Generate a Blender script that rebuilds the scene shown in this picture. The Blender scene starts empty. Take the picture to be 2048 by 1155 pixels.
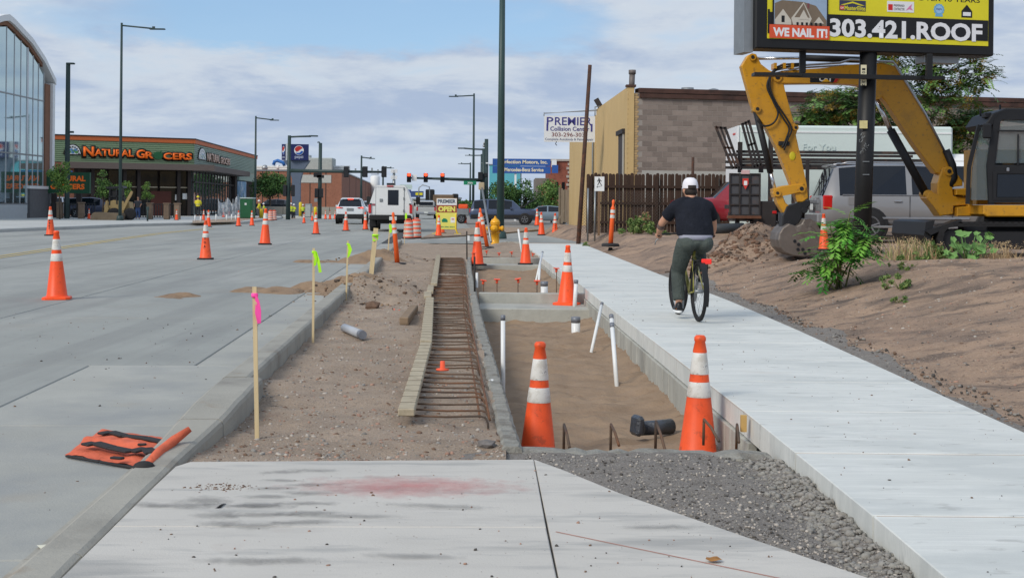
import bpy, bmesh, math, random
import numpy as np
from mathutils import Vector, Matrix, noise as mnoise
PI = math.pi; R = math.radians
random.seed(7)
scene = bpy.context.scene
COL = scene.collection

# ------------------------------------------------------------------ camera
FPX, HX, HY, CAMH, ROLL = 2800.0, 1024.0, 407.0, 1.32, R(0.5)
cam_d = bpy.data.cameras.new('camera'); cam = bpy.data.objects.new('camera', cam_d); COL.objects.link(cam)
cam_d.sensor_width = 36; cam_d.lens = FPX/2048*36; cam_d.clip_start = .1; cam_d.clip_end = 6000
cam_d.shift_y = -(577.5-HY)/2048
cam.location = (0, 0, CAMH)
cam.rotation_euler = (Matrix.Rotation(PI/2, 4, 'X') @ Matrix.Rotation(ROLL, 4, 'Z')).to_euler()
cam_d.dof.use_dof = False
scene.camera = cam

# ------------------------------------------------------------------ world: broken cloud over blue
SUN_EL, SUN_AZ = R(36), R(-138)      # azimuth measured from +Y towards +X
wd = bpy.data.worlds.new('World'); scene.world = wd; wd.use_nodes = True
nt = wd.node_tree; nt.nodes.clear(); N = nt.nodes.new; L = nt.links.new
def wm(op, a, b=None, c=None, clamp=False):
    n = N('ShaderNodeMath'); n.operation = op; n.use_clamp = clamp
    for i, q in enumerate((a, b, c)):
        if q is None: continue
        if isinstance(q, (int, float)): n.inputs[i].default_value = q
        else: L(q, n.inputs[i])
    return n.outputs[0]
sky = N('ShaderNodeTexSky'); sky.sky_type = 'NISHITA'; sky.sun_disc = False
sky.sun_elevation = SUN_EL; sky.sun_rotation = SUN_AZ % (2*PI); sky.altitude = 1600; sky.air_density = 1.1; sky.dust_density = .8; sky.ozone_density = 1.3
tc = N('ShaderNodeTexCoord'); sp = N('ShaderNodeSeparateXYZ'); L(tc.outputs['Generated'], sp.inputs[0])
X_, Y_, Z_ = sp.outputs
zc = wm('ADD', wm('MAXIMUM', Z_, 0.0), .11)
px_ = wm('DIVIDE', X_, zc); py_ = wm('DIVIDE', Y_, zc)
cmb = N('ShaderNodeCombineXYZ'); L(px_, cmb.inputs[0]); L(py_, cmb.inputs[1]); cmb.inputs[2].default_value = 3.7
def wnoise(scale, detail, rough, vec, off=0.0):
    n = N('ShaderNodeTexNoise'); n.inputs['Scale'].default_value = scale; n.inputs['Detail'].default_value = detail
    n.inputs['Roughness'].default_value = rough; n.inputs['Distortion'].default_value = .3
    if off:
        a = N('ShaderNodeVectorMath'); a.operation = 'ADD'; L(vec, a.inputs[0]); a.inputs[1].default_value = (off, off*.7, off*1.3); L(a.outputs[0], n.inputs['Vector'])
    else: L(vec, n.inputs['Vector'])
    return n.outputs['Fac']
def wmr(v, a, b, c=0., d=1., smooth=True):
    n = N('ShaderNodeMapRange'); n.interpolation_type = 'SMOOTHSTEP' if smooth else 'LINEAR'; L(v, n.inputs[0])
    for i, q in enumerate((a, b, c, d)): n.inputs[i+1].default_value = q
    return n.outputs[0]
big = wnoise(.55, 8, .62, cmb.outputs[0], 4.0)
fine = wnoise(2.2, 9, .6, cmb.outputs[0], 11.0)
# angular texture: wisps in elevation/azimuth, so puffs low in the sky keep their size
az = wm('ARCTAN2', X_, Y_); el = wm('ARCSINE', Z_)
cm2 = N('ShaderNodeCombineXYZ'); L(wm('MULTIPLY', az, 9.), cm2.inputs[0]); L(wm('MULTIPLY', el, 30.), cm2.inputs[1])
puff = wnoise(1.0, 9, .58, cm2.outputs[0], 2.3)
wob = wnoise(1.7, 6, .6, cm2.outputs[0], 23.)
# the blue opening above the horizon, edges frayed by noise
elw = wm('ADD', el, wm('MULTIPLY', wm('SUBTRACT', wob, .5), .055))
azw = wm('ADD', az, wm('MULTIPLY', wm('SUBTRACT', puff, .5), .16))
dz = wm('DIVIDE', wm('SUBTRACT', elw, .127), .026); da = wm('DIVIDE', wm('ADD', azw, .125), .19)
gap = wmr(wm('ADD', wm('MULTIPLY', dz, dz), wm('MULTIPLY', da, da)), .35, 1.5, 1., 0.)
other = wm('MULTIPLY', wmr(big, .50, .62, 0., 1.), wmr(el, .16, .30, 0., 1.))
thin = wmr(puff, .56, .74, 0., .35)
blue = wm('MAXIMUM', wm('MAXIMUM', gap, other), thin, clamp=True)
cover = wm('SUBTRACT', 1.0, wm('MULTIPLY', blue, .97))
def mixc(f, a, b):
    m = N('ShaderNodeMix'); m.data_type = 'RGBA'
    if isinstance(f, float): m.inputs[0].default_value = f
    else: L(f, m.inputs[0])
    for q, i in ((a, 6), (b, 7)):
        if isinstance(q, tuple): m.inputs[i].default_value = (*q, 1)
        else: L(q, m.inputs[i])
    return m.outputs[2]
lit = wmr(wm('ADD', wm('MULTIPLY', puff, .65), wm('MULTIPLY', fine, .35)), .40, .60)
cloud = mixc(lit, (3.9, 4.8, 6.4), (5.8, 6.45, 7.3))
cloud = mixc(wmr(wob, .57, .72, 0., .4), cloud, (7.0, 7.4, 7.9))
hazef = wmr(el, .0, .07, .55, 0.)
cloud = mixc(hazef, cloud, (5.0, 5.9, 7.3))
clear = mixc(wmr(el, .05, .5), (3.3, 5.6, 8.6), (1.5, 3.1, 6.4))
skyc = mixc(.55, sky.outputs[0], clear)
fin = mixc(cover, skyc, cloud)
bg = N('ShaderNodeBackground'); bg.inputs[1].default_value = .1; L(fin, bg.inputs[0])
wo = N('ShaderNodeOutputWorld'); L(bg.outputs[0], wo.inputs[0])

# ------------------------------------------------------------------ sun behind thin cloud
sd = bpy.data.lights.new('sun', 'SUN'); sd.energy = 2.2; sd.angle = R(24); sd.color = (1, .93, .82)
so = bpy.data.objects.new('sun', sd); COL.objects.link(so)
sdir = Vector((math.sin(SUN_AZ)*math.cos(SUN_EL), math.cos(SUN_AZ)*math.cos(SUN_EL), math.sin(SUN_EL)))
so.rotation_euler = sdir.to_track_quat('Z', 'Y').to_euler(); so.location = (0, 0, 30)
vs = scene.view_settings; vs.view_transform = 'Standard'; vs.look = 'None'; vs.gamma = 1; vs.exposure = 0.08; vs.use_curve_mapping = False
scene.render.engine = 'CYCLES'; scene.cycles.use_denoising = True
scene.cycles.max_bounces = 6; scene.cycles.transparent_max_bounces = 16

# ------------------------------------------------------------------ layout helpers
def ray(px, py):
    dx, dy = px-HX, -(py-HY); c, s = math.cos(ROLL), math.sin(ROLL)
    return Vector(((dx*c-dy*s)/FPX, 1, (dx*s+dy*c)/FPX))
def G(px, py, z=0.0):
    r = ray(px, py); return Vector((0, 0, CAMH)) + r*((z-CAMH)/r.z)
def P(px, py, Y):
    return Vector((0, 0, CAMH)) + ray(px, py)*Y
def lin(c):
    c /= 255; return c/12.92 if c <= .04045 else ((c+.055)/1.055)**2.4
def C(r, g, b, k=1.0): return (min(1, lin(r)*k), min(1, lin(g)*k), min(1, lin(b)*k))

# ------------------------------------------------------------------ materials
MATS = {}
def mat(name, col=(.5, .5, .5), rough=.7, metal=0., var=.12, vs=5., bump=0., bs=40., world=False, spec=.4, layers=(), rnd=0., trans=0., alpha=1., emit=None, estr=0., coat=0., stretch=None, bdist=.02):
    if name in MATS: return MATS[name]
    m = bpy.data.materials.new(name); m.use_nodes = True; t = m.node_tree; n = t.nodes; l = t.links
    b = n['Principled BSDF']; b.inputs['Roughness'].default_value = rough; b.inputs['Metallic'].default_value = metal
    b.inputs['Specular IOR Level'].default_value = spec; b.inputs['Coat Weight'].default_value = coat
    if trans: b.inputs['Transmission Weight'].default_value = trans
    if alpha < 1: b.inputs['Alpha'].default_value = alpha
    if emit: b.inputs['Emission Color'].default_value = (*emit, 1); b.inputs['Emission Strength'].default_value = estr
    if world: src = n.new('ShaderNodeNewGeometry').outputs['Position']
    else: src = n.new('ShaderNodeTexCoord').outputs['Object']
    if stretch:
        mp = n.new('ShaderNodeMapping'); mp.inputs['Scale'].default_value = stretch; l.new(src, mp.inputs[0]); src = mp.outputs[0]
    def nz(scale, detail=5, rough_=.6, off=0., st=None):
        x = n.new('ShaderNodeTexNoise'); x.inputs['Scale'].default_value = scale; x.inputs['Detail'].default_value = detail; x.inputs['Roughness'].default_value = rough_
        mp2 = n.new('ShaderNodeMapping'); mp2.inputs['Location'].default_value = (off, off*1.7, off*.6)
        if st: mp2.inputs['Scale'].default_value = st
        l.new(src, mp2.inputs[0]); l.new(mp2.outputs[0], x.inputs['Vector']); return x.outputs['Fac']
    def mr(v, a, b_, c, d):
        x = n.new('ShaderNodeMapRange'); l.new(v, x.inputs[0])
        for i, q in enumerate((a, b_, c, d)): x.inputs[i+1].default_value = q
        return x.outputs[0]
    def mx(f, a, b_, mode='MIX'):
        x = n.new('ShaderNodeMix'); x.data_type = 'RGBA'; x.blend_type = mode
        if isinstance(f, (int, float)): x.inputs[0].default_value = f
        else: l.new(f, x.inputs[0])
        for q, i in ((a, 6), (b_, 7)):
            if isinstance(q, tuple): x.inputs[i].default_value = (*q, 1)
            else: l.new(q, x.inputs[i])
        return x.outputs[2]
    c = tuple(col)
    if var > 0:
        f = nz(vs)
        cr = n.new('ShaderNodeCombineColor'); v = mr(f, .25, .75, 1-var, 1+var)
        for i in range(3): l.new(v, cr.inputs[i])
        c = mx(1., c, cr.outputs[0], 'MULTIPLY')
    if rnd > 0:
        oi = n.new('ShaderNodeObjectInfo'); v = mr(oi.outputs['Random'], 0, 1, 1-rnd, 1+rnd)
        cr = n.new('ShaderNodeCombineColor')
        for i in range(3): l.new(v, cr.inputs[i])
        c = mx(1., c, cr.outputs[0], 'MULTIPLY')
    for k, ly in enumerate(layers):
        lc, sc, lo, hi, amt = ly[:5]; st = ly[5] if len(ly) > 5 else None; dt = ly[6] if len(ly) > 6 else 5
        c = mx(mr(nz(sc, dt, .62, 3.1+k*7.7, st), lo, hi, 0., amt), c, tuple(lc))
    if isinstance(c, tuple): b.inputs['Base Color'].default_value = (*c, 1)
    else: l.new(c, b.inputs['Base Color'])
    if bump > 0:
        bp = n.new('ShaderNodeBump'); bp.inputs['Strength'].default_value = bump; bp.inputs['Distance'].default_value = bdist
        l.new(nz(bs, 6, .65, 1.3), bp.inputs['Height']); l.new(bp.outputs[0], b.inputs['Normal'])
    MATS[name] = m; return m

# ------------------------------------------------------------------ mesh builder
class MB:
    def __init__(s): s.v = []; s.f = []; s.mi = []; s.sm = []
    def add(s, vs_, fs, m=0, sm=False):
        o = len(s.v); s.v += [tuple(q) for q in vs_]
        for f in fs: s.f.append(tuple(i+o for i in f)); s.mi.append(m); s.sm.append(sm)
        return s
    def box(s, c, d, m=0, rot=None, bev=0.):
        c = Vector(c); h = Vector(d)/2; M = rot or Matrix.Identity(3)
        if bev <= 0:
            vs_ = [c+M@Vector((x*h.x, y*h.y, z*h.z)) for x in (-1, 1) for y in (-1, 1) for z in (-1, 1)]
            return s.add(vs_, [(0,1,3,2),(4,6,7,5),(0,4,5,1),(2,3,7,6),(0,2,6,4),(1,5,7,3)], m)
        b = min(bev, min(h)*.9); vs_ = []; ix = {}
        for x in (-1, 1):
            for y in (-1, 1):
                for z in (-1, 1):
                    for a in range(3):
                        q = [x*(h.x-b), y*(h.y-b), z*(h.z-b)]; q[a] = (x, y, z)[a]*h[a]
                        ix[(x,y,z,a)] = len(vs_); vs_.append(c+M@Vector(q))
        fs = []
        for a in range(3):
            o1, o2 = (a+1) % 3, (a+2) % 3
            for sg in (-1, 1):
                f = []
                for p, q in ((-1,-1),(1,-1),(1,1),(-1,1)):
                    k = [0,0,0]; k[a] = sg; k[o1] = p; k[o2] = q; f.append(ix[(*k, a)])
                fs.append(tuple(f))
            for p in (-1, 1):
                for q in (-1, 1):
                    f = []
                    for t, ax in ((-1,o1),(1,o1),(1,o2),(-1,o2)):
                        k = [0,0,0]; k[o1] = p; k[o2] = q; k[a] = t; f.append(ix[(*k, ax)])
                    fs.append(tuple(f))
        for x in (-1, 1):
            for y in (-1, 1):
                for z in (-1, 1): fs.append(tuple(ix[(x,y,z,a)] for a in range(3)))
        return s.add(vs_, fs, m)
    def bar(s, a, b, w, h, m=0, up=(0,0,1), bev=0.):
        a, b = Vector(a), Vector(b); d = b-a; x = d.normalized(); u = Vector(up); y = u.cross(x)
        if y.length < 1e-4: y = Vector((0,1,0)).cross(x)
        y.normalize(); z = x.cross(y)
        return s.box((a+b)/2, (d.length, w, h), m, Matrix((x, y, z)).transposed(), bev)
    def tube(s, pts, r, n=8, m=0, sm=True, cap=True, ell=1.0):
        pts = [Vector(p) for p in pts]; k = len(pts); rs = r if isinstance(r, (list, tuple)) else [r]*k
        vs_ = []; prev = None
        for i, p in enumerate(pts):
            d = (pts[min(i+1, k-1)]-pts[max(i-1, 0)]).normalized()
            if prev is None:
                u = d.orthogonal().normalized() if abs(d.z) < .95 else Vector((1,0,0))
                u = (u - d*u.dot(d)).normalized()
            else: u = (prev - d*prev.dot(d)).normalized()
            prev = u; w = d.cross(u)
            for j in range(n):
                a = 2*PI*j/n; vs_.append(p+(u*math.cos(a)*ell+w*math.sin(a))*rs[i])
        fs = [(i*n+j, i*n+(j+1) % n, (i+1)*n+(j+1) % n, (i+1)*n+j) for i in range(k-1) for j in range(n)]
        s.add(vs_, fs, m, sm)
        if cap:
            o = len(s.v)-k*n
            for q in ([o+j for j in range(n)][::-1], [o+(k-1)*n+j for j in range(n)]):
                s.f.append(tuple(q)); s.mi.append(m); s.sm.append(False)
        return s
    def cyl(s, a, b, r0, r1=None, n=16, m=0, sm=True): return s.tube([a, b], [r0, r0 if r1 is None else r1], n, m, sm)
    def lathe(s, prof, n=20, c=(0,0,0), m=0, sm=True, M=None, cap=True):
        c = Vector(c); vs_ = []
        for r, z in prof:
            for j in range(n):
                q = Vector((r*math.cos(2*PI*j/n), r*math.sin(2*PI*j/n), z)); vs_.append(c+(M@q if M else q))
        k = len(prof); fs = [(i*n+j, i*n+(j+1) % n, (i+1)*n+(j+1) % n, (i+1)*n+j) for i in range(k-1) for j in range(n)]
        s.add(vs_, fs, m, sm)
        if cap:
            o = len(s.v)-k*n
            for q, e in (([o+j for j in range(n)][::-1], 0), ([o+(k-1)*n+j for j in range(n)], -1)):
                if prof[e][0] > 1e-4: s.f.append(tuple(q)); s.mi.append(m); s.sm.append(False)
        return s
    def prism(s, poly, off, m=0, sm=False):
        off = Vector(off); a = [Vector(p) for p in poly]; n = len(a)
        return s.add(a+[p+off for p in a], [tuple(range(n))[::-1], tuple(range(n, 2*n))]+[(i, (i+1) % n, n+(i+1) % n, n+i) for i in range(n)], m, sm)
    def ball(s, c, r, n=12, k=8, m=0, M=None):
        r = (r, r, r) if isinstance(r, (int, float)) else r; c = Vector(c); vs_ = []
        for i in range(k+1):
            t = PI*i/k
            for j in range(n):
                q = Vector((r[0]*math.sin(t)*math.cos(2*PI*j/n), r[1]*math.sin(t)*math.sin(2*PI*j/n), -r[2]*math.cos(t))); vs_.append(c+(M@q if M else q))
        return s.add(vs_, [(i*n+j, i*n+(j+1) % n, (i+1)*n+(j+1) % n, (i+1)*n+j) for i in range(k) for j in range(n)], m, True)
    def quad(s, a, b, c, d, m=0): return s.add([a, b, c, d], [(0,1,2,3)], m)
    def mesh(s, name, mats, fix=True):
        me = bpy.data.meshes.new(name); me.from_pydata(s.v, [], s.f)
        for q in (mats if isinstance(mats, (list, tuple)) else [mats]): me.materials.append(q)
        me.polygons.foreach_set('material_index', s.mi); me.polygons.foreach_set('use_smooth', s.sm)
        if fix:
            bm = bmesh.new(); bm.from_mesh(me); bmesh.ops.remove_doubles(bm, verts=bm.verts, dist=1e-5); bmesh.ops.recalc_face_normals(bm, faces=bm.faces); bm.to_mesh(me); bm.free()
        me.update(); return me
    def build(s, name, mats, parent=None, loc=None, rz=0., fix=True):
        return O(name, s.mesh(name, mats, fix), parent, loc, rz)
WSET = set()
def O(name, me, parent=None, loc=None, rz=0.):
    o = bpy.data.objects.new(name, me); COL.objects.link(o)
    if parent:
        o.parent = parent
        if parent.name in WSET: o.matrix_parent_inverse = Matrix.Translation(-parent.location)
    if loc is not None: o.location = loc
    if rz: o.rotation_euler.z = rz
    return o
def tag(o, label, cat, group=None):
    o['label'] = label; o['category'] = cat
    if group: o['group'] = group
    return o
def struct(o): o['kind'] = 'structure'; return o
def stuff(o): o['kind'] = 'stuff'; return o
def E(name, label, cat, loc=(0,0,0), rz=0., group=None, scale=1.):
    o = bpy.data.objects.new(name, None); COL.objects.link(o); o.location = loc; o.rotation_euler.z = rz; o.empty_display_size = .2
    if scale != 1: o.scale = (scale,)*3
    return tag(o, label, cat, group)
def EW(name, label, cat, loc=(0,0,0), group=None):
    o = E(name, label, cat, loc, 0., group); WSET.add(o.name); return o
def copy_tree(o, parent=None):
    c = o.copy(); COL.objects.link(c); c.parent = parent
    if parent: c.matrix_parent_inverse = o.matrix_parent_inverse
    for ch in o.children: copy_tree(ch, c)
    return c
def place(proto, used, loc, rz=0., scale=1., label=None):
    o = proto if not used.get(proto.name) else copy_tree(proto); used[proto.name] = 1
    o.location = loc; o.rotation_euler.z = rz; o.scale = (scale,)*3
    if label: o['label'] = label
    return o
def textmesh(s, bold=.0, shear=0.):
    cu = bpy.data.curves.new('t', 'FONT'); cu.body = s; cu.size = 1; cu.offset = bold; cu.resolution_u = 3; cu.shear = shear
    ob = bpy.data.objects.new('t', cu); me = bpy.data.meshes.new_from_object(ob)
    bpy.data.objects.remove(ob); bpy.data.curves.remove(cu); return me
def text(s, m, o, right, up, w, h, parent=None, bold=.015, depth=.0, name='lettering', shear=0., arch=0.):
    """flat print: the word fitted into the rectangle o + right*w + up*h"""
    me = textmesh(s, bold, shear); n = len(me.vertices); a = np.empty(n*3); me.vertices.foreach_get('co', a); a = a.reshape(-1, 3)
    lo, hi = a.min(0), a.max(0); sx, sy = w/(hi[0]-lo[0]), h/(hi[1]-lo[1])
    o, r, u = Vector(o), Vector(right).normalized(), Vector(up).normalized(); nn = r.cross(u)
    out = []
    for q in a:
        x, y = (q[0]-lo[0])*sx, (q[1]-lo[1])*sy
        if arch: y += arch*(1-(2*x/w-1)**2)
        p = o+r*x+u*y; out += [p.x, p.y, p.z]
    me.vertices.foreach_set('co', out); me.materials.clear(); me.materials.append(m); me.update()
    if depth:
        bm = bmesh.new(); bm.from_mesh(me); ex = bmesh.ops.extrude_face_region(bm, geom=bm.faces[:])
        bmesh.ops.translate(bm, vec=nn*depth, verts=[q for q in ex['geom'] if isinstance(q, bmesh.types.BMVert)]); bm.to_mesh(me); bm.free()
    return O(name, me, parent)
def spline(pts, k=6):
    p = [Vector(q) for q in pts]; p = [p[0]*2-p[1]]+p+[p[-1]*2-p[-2]]; out = []
    for i in range(1, len(p)-2):
        for j in range(k):
            t = j/k; a, b, c, d = p[i-1], p[i], p[i+1], p[i+2]; out.append(.5*((2*b)+(c-a)*t+(2*a-5*b+4*c-d)*t*t+(3*b-a-3*c+d)*t**3))
    return out+[p[-2]]
def remesh(mb, voxel, smooth=6):
    me = mb.mesh('r', [], True); ob = bpy.data.objects.new('r', me); COL.objects.link(ob)
    k = ob.modifiers.new('r', 'REMESH'); k.mode = 'VOXEL'; k.voxel_size = voxel; k.use_smooth_shade = True
    if smooth: k2 = ob.modifiers.new('s', 'SMOOTH'); k2.iterations = smooth; k2.factor = .5
    dg = bpy.context.evaluated_depsgraph_get(); out = bpy.data.meshes.new_from_object(ob.evaluated_get(dg))
    bpy.data.objects.remove(ob); bpy.data.meshes.remove(me); return out
def remesh_part(mb, name, m, voxel, parent, smooth=6):
    me = remesh(mb, voxel, smooth); me.materials.clear(); me.materials.append(m); me.name = name; return O(name, me, parent)
# value noise on arrays
_rs = np.random.RandomState(5); _tab = _rs.rand(512, 512)
def vn(x, y, s):
    x = np.asarray(x, float)*s+1000; y = np.asarray(y, float)*s+1000; xi = np.floor(x).astype(int); yi = np.floor(y).astype(int)
    fx, fy = x-xi, y-yi; fx = fx*fx*(3-2*fx); fy = fy*fy*(3-2*fy); t = lambda a, b: _tab[a % 512, b % 512]
    return (t(xi,yi)*(1-fx)+t(xi+1,yi)*fx)*(1-fy)+(t(xi,yi+1)*(1-fx)+t(xi+1,yi+1)*fx)*fy-.5
def fbm(x, y, s, o=4, g=.5):
    r = 0; a = 1.
    for i in range(o): r = r+a*vn(np.asarray(x)+i*17.3, np.asarray(y)-i*9.1, s*2**i); a *= g
    return r
def gridmesh(name, Xs, Ys, Z, m, smooth=True):
    ny, nx = Z.shape; v = np.stack([Xs, Ys, Z], -1).reshape(-1, 3)
    i = np.arange(ny*nx).reshape(ny, nx); q = np.stack([i[:-1,:-1], i[:-1,1:], i[1:,1:], i[1:,:-1]], -1).reshape(-1, 4)
    me = bpy.data.meshes.new(name); me.vertices.add(len(v)); me.vertices.foreach_set('co', v.ravel())
    me.loops.add(len(q)*4); me.loops.foreach_set('vertex_index', q.ravel()); me.polygons.add(len(q))
    me.polygons.foreach_set('loop_start', np.arange(len(q))*4); me.update(calc_edges=True)
    me.polygons.foreach_set('use_smooth', [smooth]*len(q)); me.materials.append(m); me.validate(); return O(name, me)
# a lump of stone: jittered low-poly ball
_t = (1+5**.5)/2
ICO_V = np.array([(-1,_t,0),(1,_t,0),(-1,-_t,0),(1,-_t,0),(0,-1,_t),(0,1,_t),(0,-1,-_t),(0,1,-_t),(_t,0,-1),(_t,0,1),(-_t,0,-1),(-_t,0,1)])/1.902
ICO_F = np.array([(0,11,5),(0,5,1),(0,1,7),(0,7,10),(0,10,11),(1,5,9),(5,11,4),(11,10,2),(10,7,6),(7,1,8),(3,9,4),(3,4,2),(3,2,6),(3,6,8),(3,8,9),(4,9,5),(2,4,11),(6,2,10),(8,6,7),(9,8,1)])
def scatter_stones(name, pts, sizes, mats, seed=1):
    rs = np.random.RandomState(seed); n = len(pts); V = np.tile(ICO_V, (n, 1, 1))*(1+(rs.rand(n, 12, 1)-.5)*.55)
    V = V*(np.asarray(sizes)[:, None, None]*(.6+rs.rand(n, 1, 3)*.8)*np.array([1,1,.75])); a = rs.rand(n)*6.28; ca, sa = np.cos(a)[:,None], np.sin(a)[:,None]
    V = np.stack([V[...,0]*ca-V[...,1]*sa, V[...,0]*sa+V[...,1]*ca, V[...,2]], -1)+np.asarray(pts)[:, None, :]
    F = (ICO_F[None]+(np.arange(n)*12)[:,None,None]).reshape(-1, 3)
    me = bpy.data.meshes.new(name); me.vertices.add(n*12); me.vertices.foreach_set('co', V.ravel()); me.loops.add(len(F)*3); me.loops.foreach_set('vertex_index', F.ravel())
    me.polygons.add(len(F)); me.polygons.foreach_set('loop_start', np.arange(len(F))*3)
    for q in mats: me.materials.append(q)
    me.polygons.foreach_set('material_index', np.repeat(rs.randint(0, len(mats), n), 20)); me.update(calc_edges=True)
    return stuff(O(name, me))
def interp(tbl, y):
    return np.interp(y, [q[0] for q in tbl], [q[1] for q in tbl])

class FR:
    """a facade frame: x to the right, z up, out towards the viewer of the facade"""
    def __init__(s, o, r, n=None):
        s.o = Vector(o); s.r = Vector(r).normalized(); s.u = Vector((0,0,1)); s.n = s.r.cross(s.u)
    def p(s, x, z, out=0.): return s.o+s.r*x+s.u*z+s.n*out
    def box(s, mb, x0, x1, z0, z1, o0, o1, m=0, bev=0.):
        M = Matrix((s.r, -s.n, s.u)).transposed(); return mb.box(s.p((x0+x1)/2, (z0+z1)/2, (o0+o1)/2), (abs(x1-x0), abs(o1-o0), abs(z1-z0)), m, M, bev)
    def part(s, name, m, parent, *a, bev=0.):
        mb = MB(); s.box(mb, *a, bev=bev); return mb.build(name, m, parent)
    def poly(s, mb, pts, o0, o1, m=0): return mb.prism([s.p(x, z, o0) for x, z in pts], s.n*(o1-o0), m)
    def text(s, t, m, parent, x0, x1, z0, z1, out, **k): return text(t, m, s.p(x0, z0, out), s.r, s.u, x1-x0, z1-z0, parent, **k)
def disc(cx, cz, rx, rz, n=24, a0=0., a1=2*PI): return [(cx+rx*math.cos(a0+(a1-a0)*i/n), cz+rz*math.sin(a0+(a1-a0)*i/n)) for i in range(n if a1-a0 > 6.28 else n+1)]
def np_mesh(name, V, F, mats, mi=None, parent=None, smooth=False):
    V = np.asarray(V, float).reshape(-1, 3); F = np.asarray(F, int); k = F.shape[1]
    me = bpy.data.meshes.new(name); me.vertices.add(len(V)); me.vertices.foreach_set('co', V.ravel()); me.loops.add(F.size); me.loops.foreach_set('vertex_index', F.ravel())
    me.polygons.add(len(F)); me.polygons.foreach_set('loop_start', np.arange(len(F))*k)
    for q in mats: me.materials.append(q)
    if mi is not None: me.polygons.foreach_set('material_index', np.asarray(mi, int))
    me.polygons.foreach_set('use_smooth', [smooth]*len(F)); me.update(calc_edges=True); return O(name, me, parent)
def leaves(name, clumps, n, size, mats, parent, seed=0, spread=.5):
    """loose leaves gathered in clumps: clumps = [(centre, radius)]"""
    rs = np.random.RandomState(seed); cc = np.array([c for c, r in clumps]); cr = np.array([r for c, r in clumps]); k = rs.choice(len(cc), n, p=cr**2/np.sum(cr**2))
    d = rs.randn(n, 3); d /= np.linalg.norm(d, axis=1)[:,None]; pos = cc[k]+d*(cr[k]*rs.rand(n)**.45)[:,None]*np.array([1,1,.8])
    a = rs.randn(n, 3); a /= np.linalg.norm(a, axis=1)[:,None]; b = np.cross(a, rs.randn(n, 3)); b /= np.linalg.norm(b, axis=1)[:,None]
    s = size*(.6+.8*rs.rand(n))[:,None]; V = np.stack([pos-a*s, pos-b*s*.45, pos+a*s, pos+b*s*.45], 1)
    return np_mesh(name, V, np.arange(n*4).reshape(-1, 4), mats, rs.randint(0, len(mats), n) if len(mats) > 1 else None, parent)
def frond_arrays(org, yaw, pitch, ln, seed=0, pairs=9, wid=.085, lf=.27, droop=.35):
    rs = np.random.RandomState(seed); n = len(org); t = np.linspace(.14, 1, pairs); Vs = []
    def bend(q, ln_, dr):   # q (...,3) in frond space
        out = q.copy(); out[...,2] = q[...,2]-dr*q[...,0]**2; return out*ln_
    quads = []
    for i, tt in enumerate(t):
        l_ = lf*(1-.45*abs(tt-.45)); 
        for sg in (-1, 1):
            b0 = np.array([tt,0,0]); tip = np.array([tt+.10, sg*l_, -.04]); mid = (b0+tip)/2; w = np.array([wid*.5,-sg*wid*.15,0]); quads.append([b0, mid-w, tip, mid+w])
    quads.append([np.array([0,-.006,0]), np.array([0,.006,0]), np.array([1,.004,0]), np.array([1,-.004,0])])
    T = np.array(quads); m = len(T)
    V = np.tile(T, (n,1,1,1))+rs.randn(n, m, 1, 3)*.015
    dr = droop*(.5+rs.rand(n)); V[...,2] -= dr[:,None,None]*V[...,0]**2; V *= np.asarray(ln)[:,None,None,None]
    cp, sp_ = np.cos(pitch)[:,None,None], np.sin(pitch)[:,None,None]; x, y, z = V[...,0], V[...,1], V[...,2]
    x, z = x*cp-z*sp_, x*sp_+z*cp; cy, sy = np.cos(yaw)[:,None,None], np.sin(yaw)[:,None,None]
    V = np.stack([x*cy-y*sy, x*sy+y*cy, z], -1)+np.asarray(org)[:,None,None,:]
    return V.reshape(-1, 4, 3)
def sstep(x): x = np.clip(x, 0, 1); return x*x*(3-2*x)
# ================================================================== SETTING
A_ = R(2.84); U_ = Vector((-math.sin(A_), math.cos(A_), 0)); V_ = Vector((math.cos(A_), math.sin(A_), 0))
def W(u, v, z=0.): q = U_*u+V_*v; return Vector((q.x, q.y, z))
m_conc_road = mat('road_concrete', C(154, 156, 151), .85, var=.10, vs=.7, bump=.25, bs=60, world=True, rnd=.035,
    layers=[(C(174,175,170), .35, .48, .72, .7, (1, .25, 1)), (C(126,129,128), .5, .50, .68, .6, (1,.3,1)), (C(134,135,132), 1.3, .50, .64, .5, (1.8,.05,1)), (C(118,119,118), 7, .60, .68, .35), (C(150,138,124), .22, .60, .78, .45), (C(95,97,98), 55, .66, .72, .35)])
m_joint = mat('joint_filler', C(70, 71, 72), .9, var=.2, world=True)
m_gutter = mat('gutter_concrete', C(168, 168, 161), .85, var=.1, vs=1.2, bump=.25, bs=70, world=True, rnd=.04,
    layers=[(C(140,143,144), .9, .45, .7, .7), (C(158,143,122), .6, .58, .75, .5), (C(100,98,95), 60, .66, .72, .4)])
m_kerb = mat('kerb_concrete', C(163, 160, 150), .85, var=.12, vs=2.2, bump=.35, bs=50, world=True, rnd=.04,
    layers=[(C(120,116,110), 1.6, .50, .70, .6), (C(140,120,98), 2.5, .60, .72, .5), (C(110,106,100), 70, .64, .70, .5)])
m_slab = mat('slab_concrete', C(200, 196, 188), .85, var=.07, vs=1.1, bump=.18, bs=90, world=True, rnd=.02,
    layers=[(C(140,141,139), 1.3, .54, .66, .6, (.45, 2.2, 1)), (C(158,158,155), 2.6, .54, .68, .6, (.5, 2.5, 1)), (C(186,182,175), 3.5, .5, .7, .6, (.4,1.5,1)), (C(165,145,135), 1.1, .62, .75, .4), (C(90,88,86), 45, .69, .73, .7)])
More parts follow.
